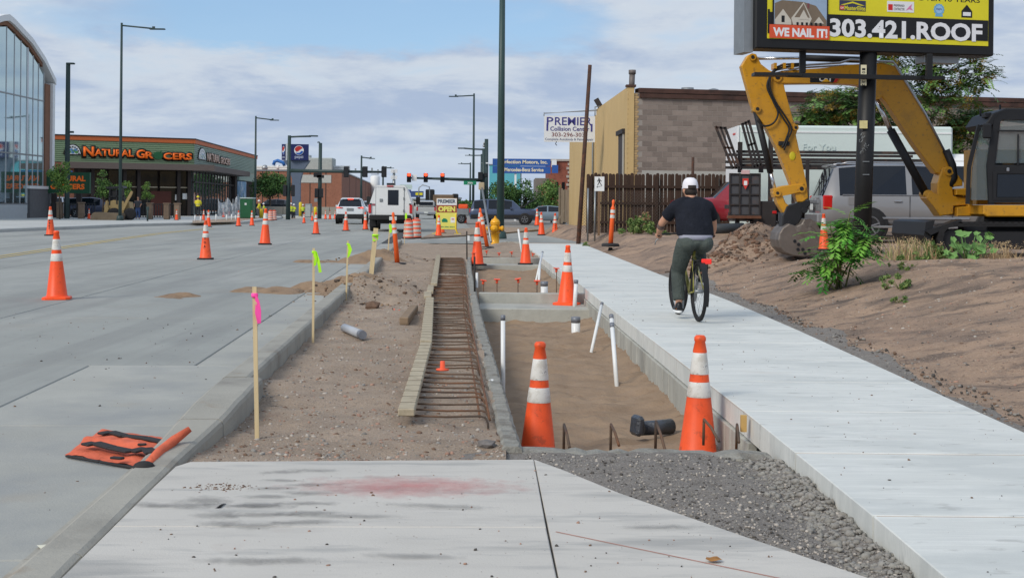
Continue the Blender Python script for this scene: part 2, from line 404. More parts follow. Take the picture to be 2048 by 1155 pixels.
m_path = mat('path_concrete', C(211, 213, 208), .8, var=.05, vs=1.5, bump=.18, bs=60, world=True, rnd=.025, stretch=(1, 2.2, 1),
    layers=[(C(228,229,224), 2.6, .48, .62, .6, (.5,1.6,1)), (C(190,194,191), .8, .50, .62, .6), (C(198,201,198), 22, .5, .62, .5, (.12,2.5,1)), (C(160,160,155), 4.5, .60, .68, .4), (C(196,180,165), 1.0, .64, .78, .35), (C(100,98,95), 38, .70, .735, .7)])
m_face = mat('formed_concrete', C(172, 172, 164), .85, var=.14, vs=3., bump=.35, bs=35, world=True, rnd=.06, layers=[(C(140,138,130), 2., .5, .7, .6, (1,1,.3)), (C(110,106,98), 30, .64, .70, .5)])
m_rough = mat('rough_concrete', C(150, 148, 140), .95, var=.25, vs=14, bump=.9, bs=38, world=True, layers=[(C(108,100,90), 6, .5, .68, .7), (C(180,178,170), 40, .6, .68, .6)])
m_sand = mat('sand', C(150, 128, 106), .95, var=.13, vs=3., bump=.5, bs=30, world=True, layers=[(C(130,108,88), 1.4, .5, .7, .65, (.7,1.5,1)), (C(122,98,76), 9, .60, .70, .6, (.6,1.6,1)), (C(164,142,120), 5, .55, .7, .4)])
m_dirt = mat('site_dirt', C(164, 146, 128), .95, var=.16, vs=4., bump=.8, bs=55, world=True,
    layers=[(C(142,124,106), 1.1, .45, .68, .7), (C(166,148,132), 2.4, .52, .72, .6), (C(124,112,101), 18, .58, .68, .6), (C(186,176,166), 75, .59, .65, .7), (C(105,93,84), 60, .57, .64, .6), (C(140,112,96), 3., .60, .72, .5)])
m_bank = mat('bank_dirt', C(163, 138, 117), .95, var=.16, vs=2., bump=.9, bs=45, world=True,
    layers=[(C(130,111,97), .9, .47, .62, .8, (1,.6,1)), (C(178,148,124), 1.6, .52, .70, .6), (C(100,88,80), 2.4, .53, .65, .75, (.7,1.2,1)), (C(190,172,154), 55, .59, .65, .75), (C(92,78,68), 26, .57, .65, .65), (C(86,77,71), 1.1, .54, .63, .65, (.5,1.4,1))])
m_dark = mat('dark_gravel', C(132, 125, 118), .95, var=.22, vs=9, bump=.9, bs=70, world=True, layers=[(C(142,136,129), 2.0, .48, .68, .8), (C(112,105,98), 3.4, .56, .7, .7), (C(168,164,158), 70, .56, .62, .8), (C(82,77,72), 45, .58, .66, .55), (C(150,146,140), 160, .54, .6, .7)])
m_asph = mat('lot_ground', C(138, 136, 132), .95, var=.12, vs=.3, world=True, layers=[(C(150,134,116), .12, .5, .7, .7), (C(165,164,160), .2, .55, .7, .6)])
m_walk = mat('pavement_concrete', C(185, 187, 184), .85, var=.08, vs=.4, world=True, layers=[(C(160,160,156), .3, .5, .7, .6)])
m_yline = mat('yellow_line_paint', C(196, 172, 98), .8, var=.2, vs=3, world=True, layers=[(C(160,158,150), 4, .5, .66, .8)])

# ---- ground sheet with the excavated site sunk into it
a, b, c, d = W(.5, -1.6), Vector((10., .5, 0)), Vector((10., 45.9, 0)), W(46.2, -1.6)
g = MB(); zz = -.03; B = 4000
ov = [(-B,-B),(B,-B),(B,B),(-B,B)]; iv = [a, b, c, d]
g.add([(x, y, zz) for x, y in ov]+[(q.x, q.y, zz) for q in iv], [(0,1,5,4),(1,2,6,5),(2,3,7,6),(3,0,4,7)])
g.add([(q.x, q.y, zz) for q in iv]+[(q.x, q.y, -.75) for q in iv], [(0,1,5,4),(1,2,6,5),(2,3,7,6),(3,0,4,7),(4,5,6,7)])
struct(g.build('ground', m_asph))

# ---- road: filler bed, far sheet, slabs
rd = MB(); rd.quad(W(-2,-19,-.022), W(-2,-1.5,-.022), W(66,-1.5,-.022), W(66,-19,-.022), 0)
rd.quad(W(66,-22,-.004), W(66,1.5,-.004), W(900,1.5,-.004), W(900,-22,-.004), 1)
rd.quad(W(-2,-60,-.012), W(-2,-19.004,-.012), W(66,-19.004,-.012), W(66,-60,-.012), 1)
rd.quad(W(86,-200,.000), W(86,-14,.000), W(112,-14,.000), W(112,-200,.000), 1)
rd.quad(W(46.2,-1.5,-.008), W(46.2,12,-.008), W(66,12,-.008), W(66,-1.5,-.008), 1)
road = struct(rd.build('road', [m_joint, m_conc_road]))
def slab_mb(poly, zt, zb, bev=.008):
    n = len(poly); poly = [Vector((q[0], q[1], 0)) for q in poly]; mb = MB()
    cen = sum(poly, Vector())/n; ins = []
    for i, q in enumerate(poly):
        p, r_ = poly[i-1], poly[(i+1) % n]; e1 = (q-p).normalized(); e2 = (r_-q).normalized(); n1 = Vector((-e1.y, e1.x, 0)); n2 = Vector((-e2.y, e2.x, 0))
        k = (n1+n2); k = k/max(.3, k.dot(n1)) if k.length > 1e-4 else n1
        if k.dot(cen-q) < 0 and n < 5: k = -k
        ins.append(q+k*bev)
    mb.add([(q.x,q.y,zt) for q in ins]+[(q.x,q.y,zt-bev) for q in poly]+[(q.x,q.y,zb) for q in poly],
           [tuple(range(n))]+[(n+i, n+(i+1) % n, (i+1) % n, i) for i in range(n)]+[(2*n+i, 2*n+(i+1) % n, n+(i+1) % n, n+i) for i in range(n)])
    return mb
lanes = [-1.97, -4.88, -8.4, -11.9, -15.4, -18.99]; g_ = .006
for k in range(5):
    v1, v0 = lanes[k]-g_, lanes[k+1]+g_; off = (0, .0, 2.2, 2.2, 1.)[k]; us = [-2+off]+[q for q in np.arange(2.2+off, 66, 4.57)]+[66]
    for i in range(len(us)-1):
        va = v1 if not (k == 0 and us[i+1] < 12) else v1-.83
        u0, u1 = us[i]+g_, us[i+1]-g_
        slab_mb([W(u0,v0), W(u0,va), W(u1,va), W(u1,v0)], random.uniform(-.001,.001), -.02).build('slab', m_conc_road, road)
us = [-1, 2.2, 5.2, 8.3, 11.34]+list(np.arange(14.4, 46.3, 3.05))
for i in range(len(us)-1):
    vo = -2.8 if us[i+1] < 12 else -1.97
    slab_mb([W(us[i]+g_,vo+g_), W(us[i]+g_,-1.5), W(us[i+1]-g_,-1.5), W(us[i+1]-g_,vo+g_)], .0015, -.02).build('gutter_slab', m_gutter, road)
# yellow lane line curving off to the left
yl = MB(); pts = [(-60,526),(0,515),(120,497),(240,479),(330,466),(400,459),(430,456.5)]
cs = [G(x, y, .006) for x, y in pts]
for i in range(len(cs)-1):
    n = Vector((0,1,0)); w = .055
    d0 = (cs[i+1]-cs[i]).normalized(); n = Vector((-d0.y, d0.x, 0))*w; yl.quad(cs[i]-n, cs[i+1]-n, cs[i+1]+n, cs[i]+n)
    n2 = n*5; yl.quad(cs[i]-n+n2, cs[i+1]-n+n2, cs[i+1]+n+n2, cs[i]+n+n2)
yl.build('lane_line', m_yline, road)

# ---- kerb, flush at the driveway and rising to full height
kerb = struct(MB().add([W(3,-1.48,-.3), W(3,-1.33,-.3), W(46,-1.33,-.3), W(46,-1.48,-.3)], [(0,1,2,3)]).build('kerb', m_kerb))
kz = [(2.,.022),(6.7,.03),(7.2,.045),(8.5,.115),(9.6,.125),(46,.12)]
ku = [2.5, 5.2, 8.0, 9.62, 12.6, 15.7, 18.7, 19.55, 22.6, 25.2, 28.3, 31.3, 34.4, 37.4, 40.5, 43.6, 45.6]
for i in range(len(ku)-1):
    u0, u1 = ku[i]+.004, ku[i+1]-.004; n = 7; secs = []
    for j in range(n):
        u = u0+(u1-u0)*j/(n-1); z = interp(kz, u)+random.uniform(-.003,.003); w = .085*min(1., max(0., (u-7.0)/1.2)) if u < 9.62 else 0.
        jx = random.uniform(-.004,.004)
        secs.append([W(u,-1.525,-.05), W(u,-1.52,.004), W(u,-1.50,max(.006,z-.03)), W(u,-1.485,z-.012), W(u,-1.465,z), W(u,-1.33+jx+w,z), W(u,-1.308+jx+w,z-.012), W(u,-1.30+jx+w,z-.035), W(u,-1.295+w,-.32)])
    mb = MB(); m_ = len(secs[0]); vs_ = [q for s_ in secs for q in s_]
    mb.add(vs_, [(k*m_+j, k*m_+j+1, (k+1)*m_+j+1, (k+1)*m_+j) for k in range(n-1) for j in range(m_-1)]+[tuple(range(m_))[::-1], tuple((n-1)*m_+j for j in range(m_))])
    mb.build('kerb_stone', m_kerb, kerb)

# ---- near driveway slab, cut by its joints
dw = struct(MB().add([W(2.6,-1.28,-.02), (1.4,3,-.02), (.95,5.2,-.02), W(6.9,-1.28,-.02)], [(0,1,2,3)]).build('driveway', m_joint))
zt = .03; A1 = G(350,932,zt); A2 = G(380,922.5,zt); A3 = G(1068,918,zt); A4 = G(1130,940,zt); A4b = G(1240,985,zt); A5 = G(1500,1075,zt); A6 = G(1740,1155,zt)
Jn = G(1112,1155,zt); Jt = A3.lerp(Jn, .66); Jb = Vector((Jn.x+.05, 3., 0)); tl = W(Jt.y+.02, -1.292)
gp = Vector((.0015,0,0)); gq = Vector((0,.004,0))
slab_mb([tl+gq, Jt-gp+gq, A3-gp, A2, A1, W(6.4,-1.292)], zt, -.12, .004).build('slab', m_slab, dw)
slab_mb([W(2.4,-1.292), Jb-gp, Jt-gp-gq, tl-gq], zt, -.12, .005).build('slab', m_slab, dw)
slab_mb([Jb+gp, (1.5,3.,0), (1.5,4.42,0), A6, A5, A4b, A4, A3+gp], zt, -.12, .004).build('slab', m_slab, dw)
# sprayed red marking paint fading out over the slab
m_pink = mat('sprayed_red_paint', C(214,120,120), .9, var=.2, vs=8, world=True)
t = m_pink.node_tree; n_ = t.nodes; bs_ = n_['Principled BSDF']; tcn = n_.new('ShaderNodeTexCoord'); vl = n_.new('ShaderNodeVectorMath'); vl.operation = 'LENGTH'
mpn = n_.new('ShaderNodeMapping'); mpn.inputs['Scale'].default_value = (1.5, 3.2, 1); t.links.new(tcn.outputs['Object'], mpn.inputs[0]); t.links.new(mpn.outputs[0], vl.inputs[0])
nn = n_.new('ShaderNodeTexNoise'); nn.inputs['Scale'].default_value = 9; nn.inputs['Detail'].default_value = 9; nn.inputs['Roughness'].default_value = .7; t.links.new(tcn.outputs['Object'], nn.inputs['Vector'])
ad = n_.new('ShaderNodeMath'); ad.operation = 'MULTIPLY_ADD'; t.links.new(nn.outputs['Fac'], ad.inputs[0]); ad.inputs[1].default_value = 1.5; t.links.new(vl.outputs['Value'], ad.inputs[2])
mrn = n_.new('ShaderNodeMapRange'); t.links.new(ad.outputs[0], mrn.inputs[0])
for i, q in enumerate((.75, 1.6, .24, 0.)): mrn.inputs[i+1].default_value = q
t.links.new(mrn.outputs[0], bs_.inputs['Alpha'])
pp = G(815,972,zt+.002); k = MB(); k.box((0,0,0), (1.9,1.0,.0005)); k.build('paint_stain', m_pink, dw, pp)
# tyre smudges: flat dirt marks left on the slab
def smudge_mat(name, col, sx, sy, amt):
    m = mat(name, col, .9, var=.15, vs=8); t = m.node_tree; n_ = t.nodes; tcn = n_.new('ShaderNodeTexCoord'); vl = n_.new('ShaderNodeVectorMath'); vl.operation = 'LENGTH'
    mpn = n_.new('ShaderNodeMapping'); mpn.inputs['Scale'].default_value = (sx, sy, 1); t.links.new(tcn.outputs['Object'], mpn.inputs[0]); t.links.new(mpn.outputs[0], vl.inputs[0])
    nn = n_.new('ShaderNodeTexNoise'); nn.inputs['Scale'].default_value = 14; nn.inputs['Detail'].default_value = 8; nn.inputs['Roughness'].default_value = .65; t.links.new(n_.new('ShaderNodeNewGeometry').outputs['Position'], nn.inputs['Vector'])
    ad = n_.new('ShaderNodeMath'); ad.operation = 'MULTIPLY_ADD'; t.links.new(nn.outputs['Fac'], ad.inputs[0]); ad.inputs[1].default_value = 1.5; t.links.new(vl.outputs['Value'], ad.inputs[2])
    mrn = n_.new('ShaderNodeMapRange'); t.links.new(ad.outputs[0], mrn.inputs[0])
    for i, q in enumerate((.95, 1.6, amt, 0.)): mrn.inputs[i+1].default_value = q
    t.links.new(mrn.outputs[0], n_['Principled BSDF'].inputs['Alpha']); return m
m_smu = smudge_mat('tyre_smudge', C(112,112,112), 5.5, 9., .16); smm = MB(); smm.box((0,0,0), (.36,.23,.0004)); smm = smm.mesh('tyre_mark', m_smu)
for i, (x, y, sx, sy) in enumerate([(568,943,1,.5),(570,960,.8,.4),(545,975,.9,.5),(530,992,1,.6),(525,1010,1,.7),(520,1028,1,.7),(510,1050,1.1,.7),(630,940,.9,.5),(628,968,.9,.5),(622,985,1,.5),(618,1005,1,.5),(612,1025,1,.6),(608,1043,1,.6),(408,1000,.9,1.2),(436,1028,.8,.9),(480,1010,1.3,.5),(360,1010,1.,.6),(475,1120,1.1,.6),(590,1118,1,.6),(1325,1052,1.2,.45),(300,1008,.7,.6),(445,1045,.8,.7),(700,1030,1.6,.5),(880,1010,1.8,.6),(820,1110,1.5,.5)]):
    o = O('tyre_mark', smm, dw, G(x, y, zt+.0012+.0002*i)); o.scale = (sx, sy, 1); o.rotation_euler.z = random.uniform(-.15,.15)
# red chalk line snapped across the slab
mr_ = mat('chalk_line_red', C(176,132,122), .9, var=.2, world=True)
ca, cb = G(1112,1062,zt+.002), G(1560,1155,zt+.002); MB().bar(ca, cb, .006, .001).build('chalk_line', mr_, dw)

# ---- concrete path (new), slab by slab
PLt = [(2.8,1.522),(5.7,1.512),(7.2,1.486),(8.66,1.46),(9.9,1.427),(10.9,1.405),(14.3,1.31),(18.3,1.198),(22.7,1.095),(29.3,.837),(40,.53),(46.4,.38)]
PRt = [(2.8,2.93),(8,2.935),(14.45,2.97),(18.9,2.94),(27.4,2.70),(45.5,2.29),(46.4,2.27)]
PL = lambda y: float(interp(PLt, y)); PR = lambda y: float(interp(PRt, y)); ZP = .04
path = struct(MB().add([(1.6,3,.036),(2.88,3,.036),(2.2,46,.036),(.5,46,.036)], [(0,1,2,3)]).build('sidewalk', mat('joint_dirt', C(168,146,126), .95, var=.2, world=True)))
js = [2.88+1.465*k for k in range(31)]; js = [q for q in js if q < 46.3]
for i in range(len(js)-1):
    y0, y1 = js[i]+.011, js[i+1]-.011; dz_ = random.uniform(-.0008,.0008)
    slab_mb([(PL(y0),y0),(PR(y0),y0),(PR(y1),y1),(PL(y1),y1)], ZP+dz_, -.11, .004).build('slab', m_path, path)

# ---- pit: right wall with board marks, left kerb, cross beams, near lip
pw = struct(MB().add([(PL(8.4)+.06,8.4,-.115),(PL(34.6)+.06,34.6,-.115),(PL(34.6)+.06,34.6,-.6),(PL(8.4)+.06,8.4,-.6)], [(0,1,2,3)]).build('pit_wall', m_face))
wp = MB(); wp.box((0,0,0), (.06,.186,.5), bev=.006); wpm = wp.mesh('wall_panel', m_face)
y = 8.5
while y < 34.3:
    o = O('wall_panel', wpm, pw, (PL(y+.1)+.008+random.uniform(-.004,.004), y+.1, -.368)); o.rotation_euler.z = .031
    y += .193
XLt = [(7.6,.07),(16.9,-.356),(27.6,-.78),(34.6,-1.0),(46,-1.4)]; XL = lambda y: float(interp(XLt, y))
pk = MB(); ys = np.arange(7.62, 34.5, .12); secs = []
for y in ys:
    j = random.uniform(-.008,.008); z = -.002+random.uniform(-.006,.006)
    secs.append([(XL(y)-.12+j*1.5,y,-.3),(XL(y)-.11+j,y,z-.015),(XL(y)-.095,y,z),(XL(y)-.02+j,y,z),(XL(y)+j*.4,y,z-.02),(XL(y)+.01,y,-.6)])
m_ = 6; pk.add([q for s_ in secs for q in s_], [(k*m_+j, k*m_+j+1, (k+1)*m_+j+1, (k+1)*m_+j) for k in range(len(secs)-1) for j in range(m_-1)]+[tuple(range(m_))[::-1]], sm=False)
struct(pk.build('pit_kerb', m_rough))
def crossbeam(ya, yb, zl, yc, zw, name):
    xl, xr = XL(ya)+.005, PL(ya)-.005
    mb = MB(); mb.box(((xl+xr)/2, (ya+yb)/2, zl-.15), (xr-xl, yb-ya, .3), bev=.012); mb.box(((xl+xr)/2-.012, (yb+yc)/2+.001, zw-.25), (xr-xl+.0, yc-yb, .5), bev=.01)
    return struct(mb.build(name, m_face))
crossbeam(20.3, 21.4, -.2, 21.56, -.045, 'cross_beam'); crossbeam(33.5, 34.3, -.15, 34.5, -.01, 'cross_beam')
lip = MB(); xs = np.linspace(-.05, 1.43, 26); secs = []
for x in xs:
    j = random.uniform(-.02,.02); z = -.035+random.uniform(-.015,.012); secs.append([(x,7.58+j,-.3),(x,7.6+j,z-.02),(x,7.66+j*.5,z),(x,7.8+j*.4,z-.005),(x,7.84+j*.3,z-.03),(x,7.85,-.6)])
lip.add([q for s_ in secs for q in s_], [(k*m_+j, k*m_+j+1, (k+1)*m_+j+1, (k+1)*m_+j) for k in range(len(secs)-1) for j in range(m_-1)], sm=False)
struct(lip.build('pit_end_wall', m_rough))
# sand floors
def sandfloor(y0, y1, z0, lipz=None):
    Yv = np.arange(y0, y1+.02, .06); T = np.linspace(0, 1, 36); YY, TT = np.meshgrid(Yv, T, indexing='ij')
    x0 = interp(XLt, YY)-.005; x1 = interp(PLt, YY)+.03; XX = x0+(x1-x0)*TT
    Z = z0+.06*fbm(XX, YY, .8, 3)+.075*np.abs(fbm(XX*.8, YY*2.0, 3.2, 4))+.034*fbm(XX, YY*1.5, 7, 3)
    Z += .07*np.exp(-((TT-1)/.12)**2)*sstep((YY-8.2)/1.2)
    if lipz is not None: Z += (lipz-z0)*np.exp(-((YY-y0)/.75)**2)
    return struct(gridmesh('sand', XX, YY, Z, m_sand))
sandfloor(7.82, 20.34, -.40, -.13); sandfloor(21.52, 33.55, -.27)
# ---- dirt strip between kerb and pit
def kb(y): return -1.30-y*math.tan(A_)   # kerb back line X at depth y (v = -1.3)
def dirt_z(X, Y):
    z = -.015+.05*fbm(X, Y, .9, 3)+.034*fbm(X, Y, 4, 3)+.012*fbm(X, Y, 14, 2)
    z = z+.06*np.exp(-((X-(kb(0)-.0497*Y))/.12)**2)*0
    for (x, y, rx, ry, h) in [(-2.25,21.2,.75,1.5,.2),(-1.75,20.6,.5,.9,.07),(-2.9,32,.7,1.6,.22),(-1.75,18.9,.18,.3,-.13),(-1.3,24.5,.5,1.5,.05),(-.75,37.5,.5,1.2,.1),(-.2,43.5,.6,.8,.1)]:
        z = z+h*np.exp(-((X-x)/rx)**2-((Y-y)/ry)**2)*(1+.5*fbm(X, Y, 4, 3))
    return z
def strip(y0, y1, fa, fb, nx, dy, name='dirt'):
    Yv = np.arange(y0, y1+.01, dy); T = np.linspace(0, 1, nx); YY, TT = np.meshgrid(Yv, T, indexing='ij'); X0 = np.vectorize(fa)(YY); X1 = np.vectorize(fb)(YY); XX = X0+(X1-X0)*TT
    Z = dirt_z(XX, YY); Z = np.where(YY < 7.3, Z*.6-.0, Z); return struct(gridmesh(name, XX, YY, Z, m_dirt))
strip(6.85, 34.6, kb, lambda y: XL(y)-.09, 40, .06); strip(34.45, 46., kb, lambda y: PL(y)+.03, 40, .1)
# mounds of spilled dirt over kerb and gutter
def mound(u, v, ru, rv, h, name='dirt_mound', m=None, seed=0., base=-.13):
    n = 60; a = np.linspace(-1.9, 1.9, n); AA, BB = np.meshgrid(a, a, indexing='ij'); uu = u+AA*ru; vv = v+BB*rv
    XX = -math.sin(A_)*uu+math.cos(A_)*vv; YY = math.cos(A_)*uu+math.sin(A_)*vv
    Z = base+(h+.1)*np.exp(-AA**2-BB**2)*(1+.8*fbm(XX+seed, YY, 1.8, 4))+.012*fbm(XX, YY, 9, 2)
    return struct(gridmesh(name, XX, YY, Z, m or m_sand))
m_spill = mat('spilled_soil', C(150,126,102), .95, var=.16, vs=4, bump=.8, bs=45, world=True, layers=[(C(120,98,78), 4, .52, .68, .7), (C(172,148,120), 2, .55, .7, .5)])
mound(21.2, -1.45, 1.5, .85, .22, m=m_spill); mound(20.6, -2.5, 1.0, .95, .075, m=m_spill, seed=5); mound(31.6, -1.5, 1.7, .9, .2, m=m_spill, seed=9); mound(30.9, -2.6, 1.5, .8, .075, m=m_spill, seed=3); mound(19.3,-3.6,.9,.7,.038,m=m_spill,seed=13)
# ---- dark gravel wedge between driveway slab and path
Yv = np.arange(3.4, 7.68, .035); T = np.linspace(0, 1, 60); YY, TT = np.meshgrid(Yv, T, indexing='ij')
x0 = np.interp(YY, [3.4, 4.42, A6.y, A5.y, A4b.y, A4.y, A3.y, 7.2, 7.7], [1.3, 1.35, A6.x-.06, A5.x-.06, A4b.x-.06, A4.x-.06, A3.x-.06, -.25, -.35]); x1 = interp(PLt, YY)+.03; XX = x0+(x1-x0)*TT
dE = x1-XX
Z = -.035-.06*sstep(1-dE/.55)+.018*fbm(XX, YY, 2.2, 3)+.012*fbm(XX, YY, 10, 3)+.05*np.exp(-((dE-.10)/.10)**2)*(1+1.1*fbm(XX, YY, 6, 3)); Z = np.minimum(Z, -.02)
GX, GY, GZ = XX, YY, Z
struct(gridmesh('gravel_bed', XX, YY, Z, m_dark))
def gravel_z(x, y):
    i = np.clip(np.searchsorted(GY[:,0], y), 0, len(GY)-1); out = []
    for k_, xx in zip(i, x): out.append(np.interp(xx, GX[k_], GZ[k_]))
    return np.array(out)
# ---- right bank: rises from the path to the lot
Ybs = np.concatenate([np.arange(2.6, 24, .07), np.arange(24, 64, .25)]); Ds = np.concatenate([np.arange(0, 6, .07), np.arange(6, 60, .6)])
def bank_z(X, Y, fine=True):
    X = np.asarray(X, float); Y = np.asarray(Y, float); pr = np.interp(Y, [q[0] for q in PRt]+[48, 60], [q[1] for q in PRt]+[2.2, 1.0]); d = X-pr
    amp = np.interp(Y, [3, 20, 25, 60], [.62, .58, .43, .42]); wd_ = np.interp(Y, [3, 18, 30, 46, 60], [4.2, 3.6, 2.2, 1.1, 1.0])
    z = -.03+amp*sstep((d-.12)/wd_)
    z = z+(.08*fbm(X, Y, .55, 3)+.06*fbm(X*.6+Y*.2, Y*1.1, 2.0, 4)+(.022*fbm(X, Y, 8, 2) if fine else 0))*sstep((d-.02)/.7)
    for (x, y, rx, ry, h) in [(4.75,27.8,.9,.7,.42),(4.1,27.0,.7,.6,.22),(3.4,31,.8,1.5,.16),(2.9,38,.5,1.6,.14),(5.3,26.6,.5,.5,.18),(3.6,24.5,.6,.8,.08)]:
        z = z+h*np.exp(-((X-x)/rx)**2-((Y-y)/ry)**2)*(1+.7*fbm(X, Y, 2.5, 3))
    return z
YY, DD = np.meshgrid(Ybs, Ds, indexing='ij'); XX = np.interp(YY, [q[0] for q in PRt]+[48, 64], [q[1]-.03 for q in PRt]+[2.2, 1.0])+DD
Z = bank_z(XX, YY); Z = np.where(YY > 47.5, Z-(YY-47.5)*.0, Z)
struct(gridmesh('dirt_bank', XX, YY, Z, m_bank))
BZ = lambda x, y: float(bank_z(np.array([x]), np.array([y]))[0])
# dark millings along the path's right edge
Yv = np.arange(3, 27, .08); T = np.linspace(0, 1, 14); YY, TT = np.meshgrid(Yv, T, indexing='ij'); wdt = .38+.28*fbm(YY, YY*0, .8, 4)+.14*np.clip((YY-12)/6, 0, 1)
XX = interp(PRt, YY)-.02+np.clip(wdt, .1, 1)*TT
Z = bank_z(XX, YY)+.018*(1-TT**3)+.012*fbm(XX, YY, 12, 2)-.014*(TT > .95)
struct(gridmesh('gravel_verge', XX, YY, Z, m_dark))
# ---- left pavement and corner
def slabstruct(name, pts, zt_, zb, m): return struct(slab_mb(pts, zt_, zb, .02).build(name, m))
lp = [G(-260,480,0), G(20,463.5,0), G(120,459.5,0), G(268,452.5,0), G(350,450.5,0), G(430,449,0), G(487,447.5,0), G(505,445,0), G(562,437.5,0), G(566,433,0), Vector((-40,118,0)), Vector((-90,118,0)), Vector((-90,60,0))]
slabstruct('pavement', [(q.x, q.y) for q in lp], .14, -.05, m_walk)
lp2 = [G(700,437.5,0), G(725,433,0), Vector((-18,190,0)), Vector((-90,190,0)), Vector((-90,121,0)), Vector((-24,119,0))]
slabstruct('pavement', [(q.x, q.y) for q in lp2], .14, -.05, m_walk)
isl = [G(842,478,0), G(870,466,0), G(905,459.5,0), G(1000,455,0), G(1085,460,0), G(1010,467,0), G(900,474,0)]
slabstruct('pavement', [(q.x, q.y) for q in isl], .05, -.05, m_dirt)
# ---- scattered stones
rs = np.random.RandomState(3)
def pts_strip(n, y0, y1, fa, fb, zf, pw_=1.):
    y = y0+(y1-y0)*rs.rand(n)**pw_; x = np.array([fa(q)+(fb(q)-fa(q))*r_ for q, r_ in zip(y, rs.rand(n))]); return np.stack([x, y, zf(x, y)], -1)
m_st = [mat('stone_grey', C(140,136,130), .9, var=.3, vs=20), mat('stone_pale', C(178,170,160), .9, var=.25, vs=20), mat('stone_brown', C(120,98,82), .9, var=.3, vs=20), mat('stone_pink', C(165,132,115), .9, var=.3, vs=20)]
p = pts_strip(5200, 6.95, 26, lambda y: kb(y)+.02, lambda y: XL(y)-.1, lambda x, y: np.where(y < 7.3, dirt_z(x, y)*.6, dirt_z(x, y)), 1.9)
scatter_stones('dirt_pebbles', p, .004+.012*rs.rand(len(p))**3.5, m_st, 1)
y = 3.6+4.0*rs.rand(2600)**1.; e = np.abs(.09+rs.randn(2600)*.085)+.01
x = interp(PLt, y)-e; p = np.stack([x, y, gravel_z(x, y)+.002], -1)
scatter_stones('concrete_rubble', p, .004+.016*rs.rand(2600)**3, [mat('rubble_pale', C(150,147,141), .95, var=.25, vs=25, bump=.5, bs=60), m_st[0], mat('rubble_mid', C(140,137,130), .95, var=.3, vs=25)], 2)
ed = lambda y: float(np.interp(y, [3.4, 4.42, A6.y, A5.y, A4b.y, A4.y, A3.y, 7.7], [1.35, 1.4, A6.x, A5.x, A4b.x, A4.x, A3.x, 0.]))
p = pts_strip(9000, 3.6, 7.6, lambda y: ed(y)+.01, lambda y: PL(y)-.05, lambda x, y: gravel_z(x, y)+.001)
scatter_stones('gravel_stones', p, .0018+.008*rs.rand(len(p))**4, [m_st[0], m_st[1], mat('stone_dark', C(84,80,76), .9, var=.3, vs=20)], 4)
p = pts_strip(9000, 4.5, 26, lambda y: PR(y)+.03, lambda y: PR(y)+5.5, lambda x, y: bank_z(x, y), 1.2)
scatter_stones('bank_stones', p, .003+.017*rs.rand(len(p))**5, m_st+[MATS['stone_dark']], 5)
p = pts_strip(2600, 4.5, 25, lambda y: PR(y)+.01, lambda y: PR(y)+.5, lambda x, y: bank_z(x, y)+.012)
scatter_stones('verge_stones', p, .004+.014*rs.rand(len(p))**3, [MATS['stone_dark'], m_st[0], m_st[2]], 6)
x = 4.45+rs.randn(1100)*.65; y = 27.2+rs.randn(1100)*.6; p = np.stack([x, y, bank_z(x, y)], -1)
m_clod = [mat('clod_brown', C(112,90,75), .95, var=.35, vs=8, bump=.8, bs=30), mat('clod_dark', C(88,76,68), .95, var=.35, vs=8, bump=.8, bs=30), mat('clod_rust', C(118,92,76), .95, var=.3, vs=8)]
scatter_stones('dug_clods', p, .008+.062*rs.rand(1100)**4, m_clod, 7)
for (cx, cy, n, s_) in [(-2.1,20.6,150,.028),(-1.9,19.2,70,.022),(-2.9,31.8,110,.028)]:
    x = cx+rs.randn(n)*.55; y = cy+rs.randn(n)*.7; p = np.stack([x, y, dirt_z(x, y)+.01], -1); scatter_stones('dirt_clods', p, .008+s_*rs.rand(n)**3, m_clod[:2]+[m_spill], 8)
# small debris specks over the slabs
y = 4.2+rs.rand(260)*12; x = -6+rs.rand(260)*4.2; k = x < kb(0)-.0497*y-.3; p = np.stack([x[k], y[k], .002+0*x[k]], -1); scatter_stones('road_debris', p, .003+.008*rs.rand(k.sum())**3, [m_st[2], MATS['stone_dark']], 9)
y = 4.4+rs.rand(420)*2.4; x = -1.4+rs.rand(420)*2.4; k = np.array([xx < (ed(yy)-.03) and xx > kb(yy)+.05 for xx, yy in zip(x, y)]); p = np.stack([x[k], y[k], zt+.002+0*x[k]], -1); scatter_stones('slab_debris', p, .0012+.006*rs.rand(k.sum())**5, [m_st[2], MATS['stone_dark'], m_st[3]], 10)
y = 4.2+rs.rand(420)**1.5*22; p = np.stack([np.array([PL(q)+(PR(q)-PL(q))*r_ for q, r_ in zip(y, .03+.94*rs.rand(420))]), y, ZP+.002+0*y], -1); scatter_stones('path_debris', p, .0014+.007*rs.rand(420)**4, [m_st[2], MATS['stone_dark']], 11)

c = G(443,973,zt); n = 240; p = np.stack([c.x+rs.randn(n)*.09, c.y+rs.randn(n)*.05, zt+0*rs.rand(n)], -1); scatter_stones('soil_crumbs', p, .001+.006*rs.rand(n)**3, [m_st[2], m_clod[0]], 21)
